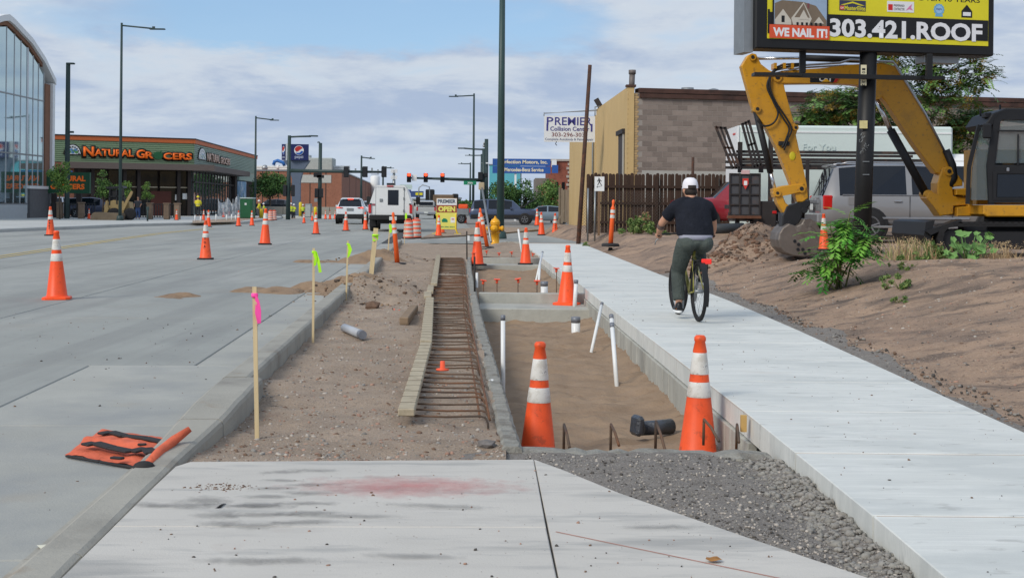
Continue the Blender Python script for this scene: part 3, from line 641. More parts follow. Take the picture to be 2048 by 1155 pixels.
# ================================================================== LEFT SIDE OF THE STREET
m_white = mat('white_paint', C(228,230,230), .5, var=.04); m_black = mat('black_paint', C(28,30,34), .45, var=.15); m_steel = mat('galvanised_steel', C(150,154,156), .45, .7, var=.1)
m_pole = mat('dark_green_pole_paint', C(48,66,66), .5, var=.1, vs=3); m_polenear = mat('green_pole_paint', C(52,74,72), .45, var=.08)
m_alu = mat('pale_aluminium', C(196,202,206), .4, .3, var=.06); m_glassb = mat('reflective_glazing', C(186,206,208), .04, .9, var=.10, vs=.15, spec=1., world=True)
m_dglass = mat('dark_glazing', C(30,32,34), .08, 0, var=.2, spec=.35, vs=.5); m_brick = mat('red_brick', C(146,98,78), .9, var=.12, vs=1.5, world=True, layers=[(C(120,78,62), 9, .5, .66, .6), (C(165,120,100), 12, .56, .7, .5)])
m_block = mat('grey_split_block', C(104,104,106), .95, var=.15, vs=5, bump=.5, bs=20, world=True)
m_tube = mat('orange_brick', C(134,98,78), .9, var=.15, vs=4, world=True)
# ---- glazed gable building
XB = -30.6
gb = EW('glass_building', 'tall glass gabled building with white frame at left edge', 'building', (XB, 84.5, .14)); f = FR((XB, 76, .14), (0,1,0))
PF = [(-.2,8.9),(2,10.15),(4.4,11.1),(7.6,11.9),(8.5,12.05),(9.4,11.9),(12.6,11.1),(15,10.15),(17.2,8.9)]
prof = lambda x: float(interp(PF, x))
mb = MB(); f.poly(mb, [(0,0),(17,0),(17,prof(17)-.1)]+[(x, prof(x)-.1) for x, _ in PF[7:0:-1]]+[(0,prof(0)-.1)], -.35, -22); mb.build('wall', mat('hall_cladding', C(170,172,172), .8), gb)
xm = [.35, 1.75, 3.15, 4.55, 5.95, 7.35, 8.75, 10.1, 11.25, 12.45, 13.5, 14.5, 15.5]; zh = [.95, 4.0, 7.6]
for i in range(len(xm)-1):
    a, b = xm[i]+.05, xm[i+1]-.05; zb0 = 2.05 if xm[i] >= 12.4 else .95
    lv = [zb0, 4.0, 7.6, None]
    for k in range(3):
        z0 = lv[k]+.05; t0, t1 = (lv[k+1]-.05,)*2 if lv[k+1] else (prof(a)-.42, prof(b)-.42)
        if t0 <= z0: continue
        mb = MB(); f.poly(mb, [(a,z0),(b,z0),(b,t1),(a,t0)], -.12, -.08); mb.build('pane', m_glassb, gb)
for i, x in enumerate(xm): 
    w = .14 if abs(x-12.45) < .01 else .035; mb = MB(); f.box(mb, x-w, x+w, .3, prof(x)-.38, -.3, -.05); mb.build('mullion', m_alu, gb)
for z in (.9, 4.0, 7.6): f.part('transom', m_steel, gb, .3, 15.6, z-.04, z+.04, -.22, -.04)
f.part('plinth', m_alu, gb, .0, 12.3, .0, .85, -.34, .02); f.part('block_plinth', m_block, gb, 12.62, 16.4, 0, 1.85, -.34, .1); f.part('sill', m_white, gb, 12.5, 16.4, 1.86, 2.05, -.34, .14)
f.part('brick_pier', m_tube, gb, 15.62, 16.6, 2.06, 8.75, -.34, .0); f.part('frame_post', m_white, gb, 16.62, 17.1, -.1, 8.85, -.4, .16)
mb = MB(); f.poly(mb, [(x, z-.1) for x, z in PF]+[(x, z+.28) for x, z in PF[::-1]], -22, .2); mb.build('roof', m_white, gb)
mb = MB(); f.poly(mb, [(x, z-.36) for x, z in PF[1:8]]+[(x, z-.11) for x, z in PF[7:0:-1]], -.3, .02); mb.build('timber_soffit', m_tube, gb)
# ---- grocery store
q = lambda px, Y: Vector((P(px,400,Y).x, Y, .14))
cL, cR, cB = q(60,102.6), q(388,109), q(513,148)
st = EW('grocery_store', 'green sided grocery store with orange roof trim and big orange lettering', 'store', cR)
f = f_st = FR(cL, cR-cL); Lf = (cR-cL).length; s2 = FR(cR, cB-cR); Ls = (cB-cR).length
m_green = mat('green_siding', C(136,158,124), .6, .0, var=.05); m_green2 = mat('grey_green_siding', C(146,164,150), .6, .0, var=.05); m_orange = mat('orange_trim', C(200,104,54), .6, var=.06)
m_brown = mat('brown_fascia', C(106,94,88), .7, var=.06); m_dbrown = mat('dark_bronze', C(52,44,42), .6, var=.1); m_store = mat('store_wall', C(98,86,80), .85, var=.1)
mb = MB(); mb.prism([cL+f.n*-.6, cR+f.n*-.6-s2.n*.6, cB-s2.n*.6, cB-s2.n*16, cL-f.n*16], (0,0,5.8)); mb.build('wall', m_store, st)
def corr(fr, L, z0, z1, m, n, out0):
    mb = MB(); pts = []; h = (z1-z0)/n
    for i in range(n): pts += [(z0+i*h, out0), (z0+i*h+h*.55, out0), (z0+i*h+h*.62, out0-.05), (z0+i*h+h*.93, out0-.05)]
    pts.append((z1, out0)); a = [fr.p(0, z, o) for z, o in pts]; b = [fr.p(L, z, o) for z, o in pts]; k = len(pts)
    mb.add(a+b, [(i, i+1, k+i+1, k+i) for i in range(k-1)]); return mb.build('siding', m, st)
corr(f, Lf, 4.0, 5.62, m_green, 11, .0); corr(s2, Ls, 4.0, 5.62, m_green2, 11, .0)
s2.part('siding_return', m_green2, st, Ls*.66, Ls, 3.2, 3.99, -.3, -.02)
for fr, L in ((f, Lf), (s2, Ls)):
    fr.part('roof_trim', m_orange, st, -.05, L+.05, 5.63, 5.93, -.4, .06); fr.part('coping', m_dbrown, st, -.1, L+.1, 5.94, 6.02, -.5, .1)
f.part('canopy', m_brown, st, 2.2, Lf+1.2, 3.52, 3.98, -.5, 1.2); s2.part('canopy', m_brown, st, 0.02, Ls*.62, 3.521, 3.979, -.5, 1.2)
f.part('brick_wall', m_brick, st, 0, 3.4, 0, 3.95, -.5, .02)
cols = [3.8, 7.0, 8.6, 11.6, Lf-.25]
def pxx(px): k_ = ray(px,330).x; return (k_*cL.y-cL.x)/(f_st.r.x-k_*f_st.r.y)
for px in (152, 186, 250, 278, 358, 379): 
    x = pxx(px); f.part('column', m_dbrown, st, x-.13, x+.13, 0, 3.5, -.3, .05)
for a, b in ((187,214),(216,249),(252,277),(280,317),(319,356),(360,377)):
    x0, x1 = pxx(a)+.1, pxx(b)-.03
    for z0, z1 in ((.05,2.15),(2.25,3.45)): f.part('window', m_dglass, st, x0, x1, z0, z1, -.28, -.18)
    f.part('transom', mat('pale_transom', C(170,160,140), .6), st, x0, x1, 2.16, 2.24, -.26, -.1)
x0 = pxx(303); f.part('door', mat('store_interior_red', C(80,40,32), .7), st, x0, x0+1.6, .0, 1.9, -.17, -.12)
for px, z0 in ((352,1.2),(318,1.0),(367,1.3)): f.part('window_poster', m_white, st, pxx(px), pxx(px)+.35, z0, z0+.45, -.17, -.15)
# side glazing with close mullions
s2.part('side_glass', m_glassb, st, .3, Ls*.56, .1, 3.5, -.3, -.2)
for i in range(14):
    x = .4+i*Ls*.56/14; s2.part('mullion', m_dbrown, st, x, x+.5, .1, 3.5, -.21, -.17)
s2.part('transom', m_dbrown, st, .3, Ls*.56, 2.6, 2.7, -.2, .02)
s2.part('pier', m_dbrown, st, Ls*.565, Ls*.60, 0, 3.5, -.3, .1)
m_mural = mat('blue_mural', C(120,160,195), .7, var=.2, vs=.8, layers=[(C(200,215,225), 1.2, .5, .6, .9), (C(70,110,70), .9, .55, .65, .8)])
s2.part('mural_panel', m_mural, st, Ls*.62, Ls*.78, .9, 3.1, -.3, .04)
for i in range(10): s2.part('screen_post', m_dbrown, st, Ls*(.79+.02*i), Ls*(.79+.02*i)+.3, 0, 3.19, -.3, -.1)
# lettering
m_sgo = mat('sign_orange', C(240,110,30), .5, var=.05, emit=C(240,110,30), estr=.12); m_sgb = mat('sign_black', C(30,28,26), .6)  # second material: near-black backing that outlines the letters and emblems
def pz(py): return 1.18+(401-py)*106/2800
for (t, a, b, y0, y1) in (('N',166,187,315,296),('ATURAL',188,266,314,300),('G',272,289,316.5,299),('R',290,306,316.5,303),('CERS',326,383,317.5,304)):
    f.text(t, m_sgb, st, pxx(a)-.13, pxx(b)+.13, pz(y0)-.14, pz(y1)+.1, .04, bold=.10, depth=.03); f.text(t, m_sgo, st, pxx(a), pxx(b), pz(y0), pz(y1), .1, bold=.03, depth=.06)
mb = MB(); f.poly(mb, disc(pxx(315), pz(310), .36, .30), .05, .16); f.poly(mb, [(pxx(316),pz(303)),(pxx(324),pz(299.5)),(pxx(320),pz(304.5))], .05, .16); mb.build('apple_emblem', mat('apple_green', C(34,96,58), .5), st)
def emblem(fr, x0, x1, z0, z1):
    w = (x1-x0)/2; c = (x0+x1)/2
    mb = MB(); fr.poly(mb, disc(c, z0, w+.1, z1-z0+.1, 20, 0, PI), .02, .06); mb.build('emblem_border', m_sgb, st)
    mb = MB(); fr.poly(mb, disc(c, z0+.06, w, z1-z0-.04, 20, 0, PI), .07, .1); e = mb.build('emblem', m_white, st)
    mb = MB()
    for i in range(9): 
        a = PI*(i+.5)/9; fr.box(mb, c+math.cos(a)*w*.82-.05, c+math.cos(a)*w*.82+.05, z0+math.sin(a)*(z1-z0)*.82-.05, z0+math.sin(a)*(z1-z0)*.82+.06, .1, .11)
    stuff(mb.build('emblem_arc_letters', m_sgb, e))
    mb = MB()
    for i, (dx, dz) in enumerate(((-.3,.12),(-.12,.3),(.08,.2),(.25,.3),(.35,.1),(0,.08))): fr.poly(mb, disc(c+dx*w*1.4, z0+.12+dz*(z1-z0)*1.2, .12, .1, 8), .1, .115, i % 2)
    stuff(mb.build('emblem_produce', [mat('produce_green', C(90,150,80), .6), mat('produce_blue', C(90,140,180), .6)], e))
emblem(f, pxx(129), pxx(160), pz(313), pz(294))
emblem(s2, 1.6, 5.0, 4.45, 5.35)
s2.text('NATURAL', m_sgb, st, 5.6, 12.4, 4.38, 5.2, .05, bold=.05, depth=.03); s2.text('GROCERS', m_sgb, st, 12.9, 18.6, 4.38, 5.1, .05, bold=.05, depth=.03)
s2.text('NATURAL', mat('sign_pale', C(225,190,170), .5), st, 5.6, 12.4, 4.42, 5.12, .1, bold=.02, depth=.03); s2.text('GROCERS', MATS['sign_pale'], st, 12.9, 18.6, 4.42, 5.02, .1, bold=.02, depth=.03)
# monument sign by the entrance
ms = EW('monument_sign', 'dark green board sign with orange lettering behind young tree', 'sign', P(140,432,92)); o = P(92,386,92); f3 = FR(o, (1,0,0)); s = 92/2800
f3.part('board', mat('sign_green', C(36,84,58), .6, var=.06), ms, 0, 87*s, 0, 42*s, -.3, 0); f3.part('post', m_dbrown, ms, 10*s, 20*s, -1.6, -.01, -.28, -.02); f3.part('post', m_dbrown, ms, 60*s, 70*s, -1.6, -.01, -.28, -.02)
f3.text('NATURAL', m_sgo, ms, 11*s, 79*s, 24*s, 35*s, .01, bold=.04); f3.text('GROCERS', m_sgo, ms, 9*s, 77*s, 8*s, 19*s, .01, bold=.04)
f3.part('blue_board', mat('blue_sign', C(40,110,190), .5), ms, -8*s, 50*s, 42.5*s, 45*s, -.28, -.02)
# low patio wall: pillars, dark railing panels
pw_ = EW('patio_fence', 'low patio fence with tan stone pillars before the store', 'fence', G(280,434,.14))
m_tan = mat('tan_stone', C(136,116,98), .9, var=.2, vs=3, bump=.5, bs=10)
m_rail = mat('railing_mesh', C(40,42,46), .6)
Yf = 88.; s = Yf/2800; zb = .14
for px in (120, 163, 300, 334, 355): 
    c = P(px,400,Yf); mb = MB(); mb.box((c.x, Yf, zb+.475), (.34,.4,.95), bev=.03); mb.box((c.x, Yf, zb+.99), (.40,.46,.08), bev=.02); mb.build('pillar', m_tan, pw_)
for a, b in ((102,118),(124,138),(140,159),(167,190),(276,297),(304,331),(338,352)):
    xa, xb = P(a,400,Yf).x, P(b,400,Yf).x
    mb = MB(); mb.box(((xa+xb)/2, Yf, zb+.95), (xb-xa,.05,.05)); mb.box(((xa+xb)/2, Yf, zb+.12), (xb-xa,.05,.05))
    n = max(3, int((xb-xa)/.16))
    for i in range(n+1): mb.box((xa+(xb-xa)*i/n, Yf, zb+.53), (.05,.03,.85))
    mb.build('railing', m_rail, pw_)
# ---- brick plant beyond the crossing
Yp = 160.; c1, c2, c3 = Vector((P(500,400,Yp).x-4, Yp, 0)), Vector((P(683,400,Yp).x, Yp, 0)), Vector((P(760,400,330).x, 330, 0))
pl = EW('brick_plant', 'long low red brick factory beyond the crossing with pipes on its roof', 'building', c2)
f = FR(c1, c2-c1); L1 = (c2-c1).length; s3 = FR(c2, c3-c2); L2 = (c3-c2).length; s = Yp/2800
mb = MB(); mb.prism([c1, c2, c3, c3+Vector((-40,0,0)), c1+Vector((0,150,0))], (0,0,4.8)); mb.build('wall', m_brick, pl)
for i in range(1, 8): f.part('wall_joint', m_dbrown, pl, L1*i/8-.05, L1*i/8+.05, 0, 4.75, -.05, .02)
for i in range(1, 9): s3.part('wall_joint', m_dbrown, pl, L2*i/9-.12, L2*i/9+.12, 0, 4.75, -.05, .03)
f.part('sign_band', mat('pale_band', C(176,176,170), .7), pl, L1-16*s*5.4, L1-4*s*5.2, 3.5, 4.4, .0, .06)
f.part('coping', m_steel, pl, 0, L1, 4.8, 4.95, -.6, .1); s3.part('coping', m_steel, pl, 0, L2, 4.8, 4.95, -.6, .1)
def atp(px, py, Y=Yp+4): return P(px, py, Y)
mb = MB()
for y in (334, 338): mb.cyl(atp(512,y), atp(700,y), .16, n=8)
for px in (520, 560, 600, 640, 665): mb.cyl(atp(px,332), atp(px,346), .1, n=6)
mb.build('roof_pipe', mat('white_pipe', C(205,208,206), .5), pl)
mb = MB(); mb.box(atp(631,329), (4.4,3,1.5), bev=.1); mb.build('roof_unit', mat('roof_unit_grey', C(168,174,170), .6), pl)
mb = MB(); mb.ball(atp(530,336), (.4,.3,.38), 14, 8); mb.build('roof_dome', m_steel, pl)
mb = MB(); mb.tube([atp(547,330), atp(549,323), atp(555,321), atp(566,325), atp(569,331)], .2, 8); mb.build('blue_duct', mat('duct_blue', C(50,110,180), .5), pl)
mb = MB(); mb.cyl(atp(556,330), atp(556,338), .22, n=12); mb.build('roof_vent', m_white, pl)
mb = MB(); mb.box(atp(607,336), (1.6,2,3.0)); mb.box(atp(614,331), (2.6,2,1.2)); mb.build('stair_hut', mat('hut_grey', C(186,188,182), .7), pl)
mb = MB()
for i in range(9): mb.bar(atp(648+6*i,336-i*.6), atp(650+6*i,344), .07, .07)
mb.bar(atp(645,335), atp(700,340), .07, .07); mb.bar(atp(645,340), atp(700,343), .07, .07); mb.build('roof_rail', m_steel, pl)
tk = EW('storage_tank', 'white round storage tank behind the brick factory', 'tank', P(750,400,250)); mb = MB(); c = P(750,372,250); mb.lathe([(.85,-3),(.85,1.6),(.7,1.8),(.2,1.95)], 18, c); mb.build('shell', m_white, tk)
mb = MB(); mb.tube([c+Vector((0.7*math.cos(a), 0.7*math.sin(a), 2.1)) for a in np.linspace(0, 2*PI, 13)], .05, 5); mb.build('rail', m_steel, tk)
# low wall and earth in front of the plant
lw = EW('retaining_wall', 'low pale concrete wall along the far pavement', 'wall', G(600,432,.14)); Yw = 128.; s = Yw/2800
for i in range(6):
    xa, xb = P(505+31*i,400,Yw).x, P(505+31*i+30.4,400,Yw).x; mb = MB(); mb.box(((xa+xb)/2, Yw, .50), (xb-xa,.3,.72), bev=.02); mb.build('panel', mat('wall_grey', C(150,146,136), .9, var=.1, vs=1), lw)
# ---- cola sign on its flared post
ps = EW('pylon_sign', 'dark blue box sign with round red white and blue emblem on flared post', 'sign', Vector((P(590,400,118).x, 118, 0))); Yg = 118.; s = Yg/2800
m_pblue = mat('pepsi_sign_blue', C(28,38,92), .5, var=.05); f = FR(P(581,320,Yg), (.985,.17,0)); f.n = Vector((.17,-.985,0))
f.part('cabinet', m_pblue, ps, 0, 36*s, 0, 32*s, -1.4, 0); 
fl = FR(P(563.5,320,Yg+.55), (.95,-.31,0)); fl.part('side_cabinet', m_pblue, ps, 0, 8.5*s, 0, 32*s, -.1, 0.02); fl.part('corner_strip', m_alu, ps, 8.6*s, 17*s, 0, 33*s, -.1, .0)
mw, mrd, mbl = m_white, mat('emblem_red', C(190,48,44), .5), mat('emblem_blue', C(40,90,170), .5)
def globe(fr, cx, cz, r, k=1.):
    mb = MB(); fr.poly(mb, disc(cx, cz, r*k, r), .01, .03); mb.build('emblem', mw, ps)
    N_ = 16; top = [(math.cos(PI*.93-i*(PI*.93-PI*.18)/N_)*r*.9*k, math.sin(PI*.93-i*(PI*.93-PI*.18)/N_)*r*.9) for i in range(N_+1)]
    mb = MB(); fr.poly(mb, [(cx+x, cz+z) for x, z in top]+[(cx+.35*r*k, cz+.25*r), (cx-.1*r*k, cz-.12*r), (cx-.55*r*k, cz-.3*r)], .035, .05); mb.build('emblem_upper', mrd, ps)
    bot = [(math.cos(PI*1.2+i*(PI*1.93-PI*1.2)/N_)*r*.9*k, math.sin(PI*1.2+i*(PI*1.93-PI*1.2)/N_)*r*.9) for i in range(N_+1)]
    mb = MB(); fr.poly(mb, [(cx+x, cz+z) for x, z in bot]+[(cx+.6*r*k, cz-.05*r), (cx+.1*r*k, cz-.5*r)], .035, .05); mb.build('emblem_lower', mbl, ps)
globe(f, 16.5*s, 19.5*s, 9.5*s); f.text('pepsi', mat('sign_text_pale', C(190,196,215), .5), ps, 8.5*s, 25*s, 2*s, 9.5*s, .02, bold=.01)
globe(fl, 4.2*s, 19.5*s, 8.5*s, .33); fl.text('pepsi', MATS['sign_text_pale'], ps, 1.5*s, 7*s, 3*s, 8*s, .03)
mb = MB(); Zs = f.o.z; cx = P(590,400,Yg).x
mb.prism([(cx-1.1,Yg+.4,Zs-.01),(cx+1.15,Yg+.4,Zs-.01),(cx+.55,Yg+.4,Zs-.9),(cx+.33,Yg+.4,Zs-1.8),(cx+.33,Yg+.4,0),(cx-.33,Yg+.4,0),(cx-.33,Yg+.4,Zs-1.6),(cx-.6,Yg+.4,Zs-.7)], (0,.7,0)); mb.build('post', mat('post_grey_blue', C(92,104,122), .6, var=.05), ps)
# ================================================================== LAMP POSTS, SIGNALS
def lamp_post(label, px, ytop, ybase, armx, army, m=m_pole, r=.1, Yd=None, z0=.1, group='street lamp posts', head=True):
    b = G(px-(ybase-ytop)*.0087*.0, ybase, z0) if Yd is None else Vector((P(px,ybase,Yd).x, Yd, z0)); Y = b.y; t = P(px+(ybase-ytop)*0, ytop, Y); h = t.z-z0
    e = E('lamp_post', label, 'lamp post', b, 0, group)
    mb = MB(); mb.cyl((0,0,0), (0,0,.05), r*2.2, n=10); mb.tube([(0,0,.05),(0,0,h)], [r, r*.62], 10); mb.build('pole', m, e)
    mb = MB(); mb.lathe([(r*2.1,.0),(r*1.8,.28),(r*1.05,.34)], 10); mb.build('base_cover', m, e)
    ax = (armx-px)*Y/2800; sg = 1 if ax > 0 else -1; az_ = (ytop-army)*Y/2800
    mb = MB(); mb.tube([(0,0,h-.15),(ax*.5,0,h-.15+az_*.5-.02),(ax*.8,0,h-.15+az_)], r*.45, 6); mb.build('arm', m, e)
    mb = MB(); mb.box((ax*.87,0,h-.17+az_), (abs(ax)*.28+.25,.28,.07), bev=.03); mb.box((ax*.78,0,h-.08+az_), (.14,.14,.12)); mb.build('luminaire', m, e)
    return e
lamp_post('tall dark lamp post standing before the grocery store sign', 240, 46, 442, 322, 52, r=.105)
lamp_post('dark lamp post at the right end of the grocery store', 510, 232, 432, 553, 236, r=.11)
lamp_post('thin lamp post above the side wall of the brick factory', 722, 311, 432, 746, 313, r=.12)
lamp_post('thinnest lamp post just behind the third signal from the left', 765.5, 332, 426, 785, 333, r=.14)
lamp_post('tall lamp post on the right kerb with arm reaching left', 946, 187, 438, 899, 189, r=.105)
lamp_post('lamp post with left arm rising behind the right signal arm', 962, 308, 428, 931, 308, r=.14)
lamp_post('small distant lamp post left of the teal building', 940, 325, 425, 917, 325, r=.14)
# parking-lot style post with flat head
e = E('lamp_post', 'dark square parking lot post with short flat head beside glass building', 'lamp post', Vector((P(134,400,88).x, 88, .14)), 0, 'street lamp posts'); h = (400-128)*88/2800+1.18
mb = MB(); mb.tube([(0,0,0),(0,0,h)], [.17,.14], 4, sm=False); mb.build('pole', m_pole, e); mb = MB(); mb.box((.15,0,h), (.5,.35,.1), bev=.03); mb.build('luminaire', m_pole, e)
mb = MB(); mb.box((.2,0,h-4.3), (.35,.2,.12)); mb.build('camera_bracket', m_pole, e)
# the large pole by the hydrant, cropped by the picture's top
b = G(1000.5, 477, .02); e = E('utility_pole', 'thick dark green steel pole standing right behind the yellow hydrant', 'pole', b); mb = MB(); mb.tube([(0,0,.04),(0,0,10.5)], [.145,.10], 20); mb.build('shaft', m_polenear, e)
mb = MB(); mb.lathe([(.24,0),(.24,.05),(.2,.25),(.16,.27)], 18); mb.build('base_cover', m_polenear, e)
mb = MB(); mb.tube([(0,0,10.3),(-1,0,10.35),(-2,0,10.4)], .05, 8); mb.build('arm', m_polenear, e); mb = MB(); mb.box((-2.2,0,10.38), (.75,.3,.09), bev=.03); mb.build('luminaire', m_polenear, e)
m_red = mat('red_signal_lens', C(255,60,30), .4, var=0, emit=(1.,.06,.02), estr=3.); m_lensoff = mat('dark_lens', C(22,22,22), .3, var=0)
def signal_head(e, c, face, Y, w=.36, h=1.0, lit=True):
    """face -1: lenses towards the camera; +1: we see the back"""
    mb = MB(); mb.box(c, (w,.22,h), bev=.03); k = mb.build('signal_head', m_black, e)
    if face < 0:
        for i in range(3):
            z = c[2]+h*.32-i*h*.32; mb = MB(); mb.cyl((c[0],c[1]-.115,z), (c[0],c[1]-.13,z), w*.40, n=14); mb.build('lens', m_red if (i == 0 and lit) else m_lensoff, k)
            mb = MB(); N_ = 10; pts = [(c[0]+w*.44*math.cos(a), z+w*.44*math.sin(a)) for a in np.linspace(-.3, PI+.3, N_)]
            mb.add([(x,c[1]-.11,zz_) for x, zz_ in pts]+[(x,c[1]-.32,zz_) for x, zz_ in pts], [(j, j+1, N_+j+1, N_+j) for j in range(N_-1)]); mb.build('visor', m_black, k)
    else:
        mb = MB(); mb.box((c[0],c[1]+.115,c[2]), (w*1.0,.02,h*1.05)); mb.build('backplate', m_black, k)
# left mast
Ym = 92.; s = Ym/2800; b = Vector((P(576,437,Ym).x, Ym, .14))
e = EW('signal_mast', 'traffic signal mast at left crossing with three dark signal backs', 'traffic signal', b, 'traffic signal masts')
t = P(579,271,Ym); mb = MB(); mb.tube([b, t], [.155,.11], 12); mb.build('pole', m_pole, e)
mb = MB(); mb.tube([P(579,274,Ym), P(600,273,Ym), P(622,272.5,Ym)], .06, 6); mb.build('lamp_arm', m_pole, e); mb = MB(); mb.box(P(627,272,Ym), (.6,.3,.09), bev=.03); mb.build('luminaire', m_pole, e)
mb = MB(); mb.tube([P(577,341,Ym), P(680,343,Ym), P(772,344,Ym)], [.13,.1,.07], 10); mb.build('mast_arm', m_pole, e)
for px in (692.5, 730, 768): signal_head(e, P(px,343.5,Ym-.25), 1, Ym, .33, .68)
for px, py in ((711,341),(744,340),(756,343)): mb = MB(); mb.box(P(px,py,Ym), (.1,.1,.28)); mb.build('sensor', m_steel, e)
for px in (570,586): mb = MB(); mb.box(P(px,381,Ym-.1), (.24,.22,.75), bev=.03); mb.build('pedestrian_signal', m_black, e)
# second pole beside it
b = Vector((P(639,437,98).x, 98, .14)); e = EW('signal_post', 'dark signal post left of the white car with street name plates', 'traffic signal', b, 'traffic signal masts')
mb = MB(); mb.tube([b, P(641,286,98)], [.15,.12], 12); mb.build('pole', m_pole, e)
mb = MB(); mb.tube([P(641,288,98), P(638,284,98), P(635,285,98)], .05, 6); mb.build('camera', m_pole, e)
mb = MB(); mb.box(P(635,350,97.7), (.55,.05,.3)); mb.box(P(641,353,97.7), (.5,.05,.2)); mb.build('name_plate', m_black, e)
for px, py in ((633.5,386),(642,386)): signal_head(e, P(px,py,97.7), 1, 98, .28, .62)
mb = MB(); mb.box(P(632,400,97.7), (.22,.2,.25)); mb.build('push_button_sign', m_steel, e)
# right mast, red
Ym = 96.; b = Vector((P(967,446,Ym).x, Ym, .05)); e = EW('signal_mast', 'traffic signal mast on the right showing three red lights', 'traffic signal', b, 'traffic signal masts')
mb = MB(); mb.tube([b, P(968,297,Ym)], [.16,.12], 12); mb.build('pole', m_pole, e)
mb = MB(); mb.tube([P(968,299,Ym), P(945,298,Ym), P(928,296.5,Ym)], .055, 6); mb.build('lamp_arm', m_pole, e); mb = MB(); mb.box(P(923,296.5,Ym), (.5,.28,.08), bev=.02); mb.build('luminaire', m_pole, e)
mb = MB(); mb.tube([P(968,360.5,Ym), P(900,358,Ym), P(816,355.5,Ym)], [.13,.1,.06], 10); mb.build('mast_arm', m_pole, e)
for px in (818, 851.5, 885): signal_head(e, P(px,355.5,Ym-.3), -1, Ym, .29, .62)
mb = MB(); mb.box(P(828.5,355.5,Ym-.2), (.33,.04,.42)); mb.build('lane_sign', m_white, e)
mb = MB(); mb.box(P(940,365.5,Ym-.2), (.86,.04,.27)); k = mb.build('name_plate', mat('street_sign_green', C(20,128,92), .5), e)
text('38th', m_white, P(935,367.5,Ym-.24), (1,0,0), (0,0,1), .36, .13, k)
mb = MB(); mb.box(P(961,352,Ym-.3), (.34,.2,.55), bev=.03); mb.box(P(972,350,Ym-.3), (.26,.2,.3), bev=.03); mb.build('pedestrian_signal', m_black, e)
b = Vector((P(972,446,99).x, 99, .05)); e = EW('signal_post', 'tall dark post with camera beside the right signal mast', 'traffic signal', b, 'traffic signal masts'); mb = MB(); mb.tube([b, P(973,278,99)], [.15,.13], 12); mb.build('pole', m_pole, e)
mb = MB(); mb.tube([P(971,284,99), P(968,286,99), P(968,291,99)], .06, 6); mb.ball(P(968,292,99), .1); mb.build('camera', m_steel, e); mb = MB(); mb.box(P(970,326,98.7), (.45,.06,.08)); mb.build('bracket', m_white, e)
# grey leaning pole beside the hydrant
e = EW('leaning_conduit', 'thin grey conduit leaning behind the yellow hydrant', 'pipe', G(981,482,0)); mb = MB(); mb.tube([P(982,484,45), P(975,440,46), P(964,376,47.5)], .035, 8); mb.build('pipe', m_steel, e); mb = MB(); mb.box(P(963,372,47.6), (.2,.08,.25), bev=.02); mb.build('end_box', mat('conduit_box', C(176,160,130), .6), e)
# ================================================================== RIGHT SIDE OF THE STREET
# ---- garage of grey block with stuccoed street side
Yc = 57.; s = Yc/2800
cA = Vector((P(1254,400,Yc).x, Yc, 0)); cE = Vector((P(2130,400,Yc+4.2).x, Yc+4.2, 0)); ztop = P(1256,184,Yc).z
gw = EW('block_garage', 'grey block garage with tan stuccoed street side behind the wooden fence', 'building', cA)
f = FR(cA, cE-cA); Lg = (cE-cA).length
m_mort = mat('mortar', C(158,150,142), .95, var=.08, world=True); m_cmu = mat('concrete_block', C(138,126,118), .95, var=.09, vs=6, bump=.3, bs=25, rnd=.2)
m_stucco = mat('tan_stucco', C(198,170,120), .9, var=.06, vs=.8, bump=.3, bs=14, world=True, layers=[(C(184,150,96), .5, .55, .75, .5, (1,1,.3)), (C(208,184,140), 1.2, .6, .75, .4)])
mb = MB(); mb.prism([f.p(.3,0,-.008), f.p(Lg,0,-.008), f.p(Lg,0,-14), Vector((P(1191,400,70.5).x+.6, 70.5, 0))], (0,0,ztop-.02)); mb.build('wall', m_mort, gw)
bh, bl = .2135, .432; n = 0; extra = MB(); bm_ = MB(); bm_.box((0,0,0), (bl-.014,.12,bh-.014), bev=.006); bme = bm_.mesh('block', m_cmu)
M3 = Matrix((f.r, -f.n, f.u)).transposed().to_4x4(); rows = int((ztop-.5)/bh); cand = []
for r_ in range(rows):
    z = .5+r_*bh+bh/2; x = .62+(.5*bl if r_ % 2 else 0)
    while x < Lg-.3: cand.append((0 if (z > 2.0 and x < 8.2) else 1, x, z)); x += bl
cand.sort(key=lambda q: (q[0], q[1]))
for i, (k, x, z) in enumerate(cand):
    if i < 300:
        o = O('block', bme, gw); o.matrix_basis = Matrix.Translation(f.p(x, z, -.06)) @ M3
    else: f.box(extra, x-bl/2+.007, x+bl/2-.007, z-bh/2+.007, z+bh/2-.007, -.12, random.uniform(-.003,.003))
stuff(extra.build('block_wall', m_cmu, gw, fix=False))
f.part('white_band', mat('whitewashed_block', C(176,174,168), .95, var=.1, vs=2, world=True), gw, .62, 9.5, 1.6, 2.72, -.1, .012)
# corner return of tan-washed bricks
cb_ = MB(); cb_.box((0,0,0), (.2,.14,.085), bev=.004); cbm = cb_.mesh('corner_brick', mat('tan_washed_brick', C(178,150,108), .95, var=.2, vs=5, rnd=.16))
for i in range(int((ztop-2.)/.1)):
    for j in range(2):
        o = O('corner_brick', cbm, gw); o.matrix_basis = Matrix.Translation(f.p(.10+j*.215+(.05 if i % 2 else 0), 2.+i*.1, -.065)) @ M3
f.part('roof_edge', mat('rusty_gutter', C(84,60,52), .7, .2, var=.25, vs=3, layers=[(C(60,46,42), 1.5, .5, .6, .8)]), gw, .45, Lg, ztop-.02, ztop+.17, -.5, .14)
f.part('gutter', MATS['rusty_gutter'], gw, .5, Lg, ztop-.22, ztop-.05, .0, .12)
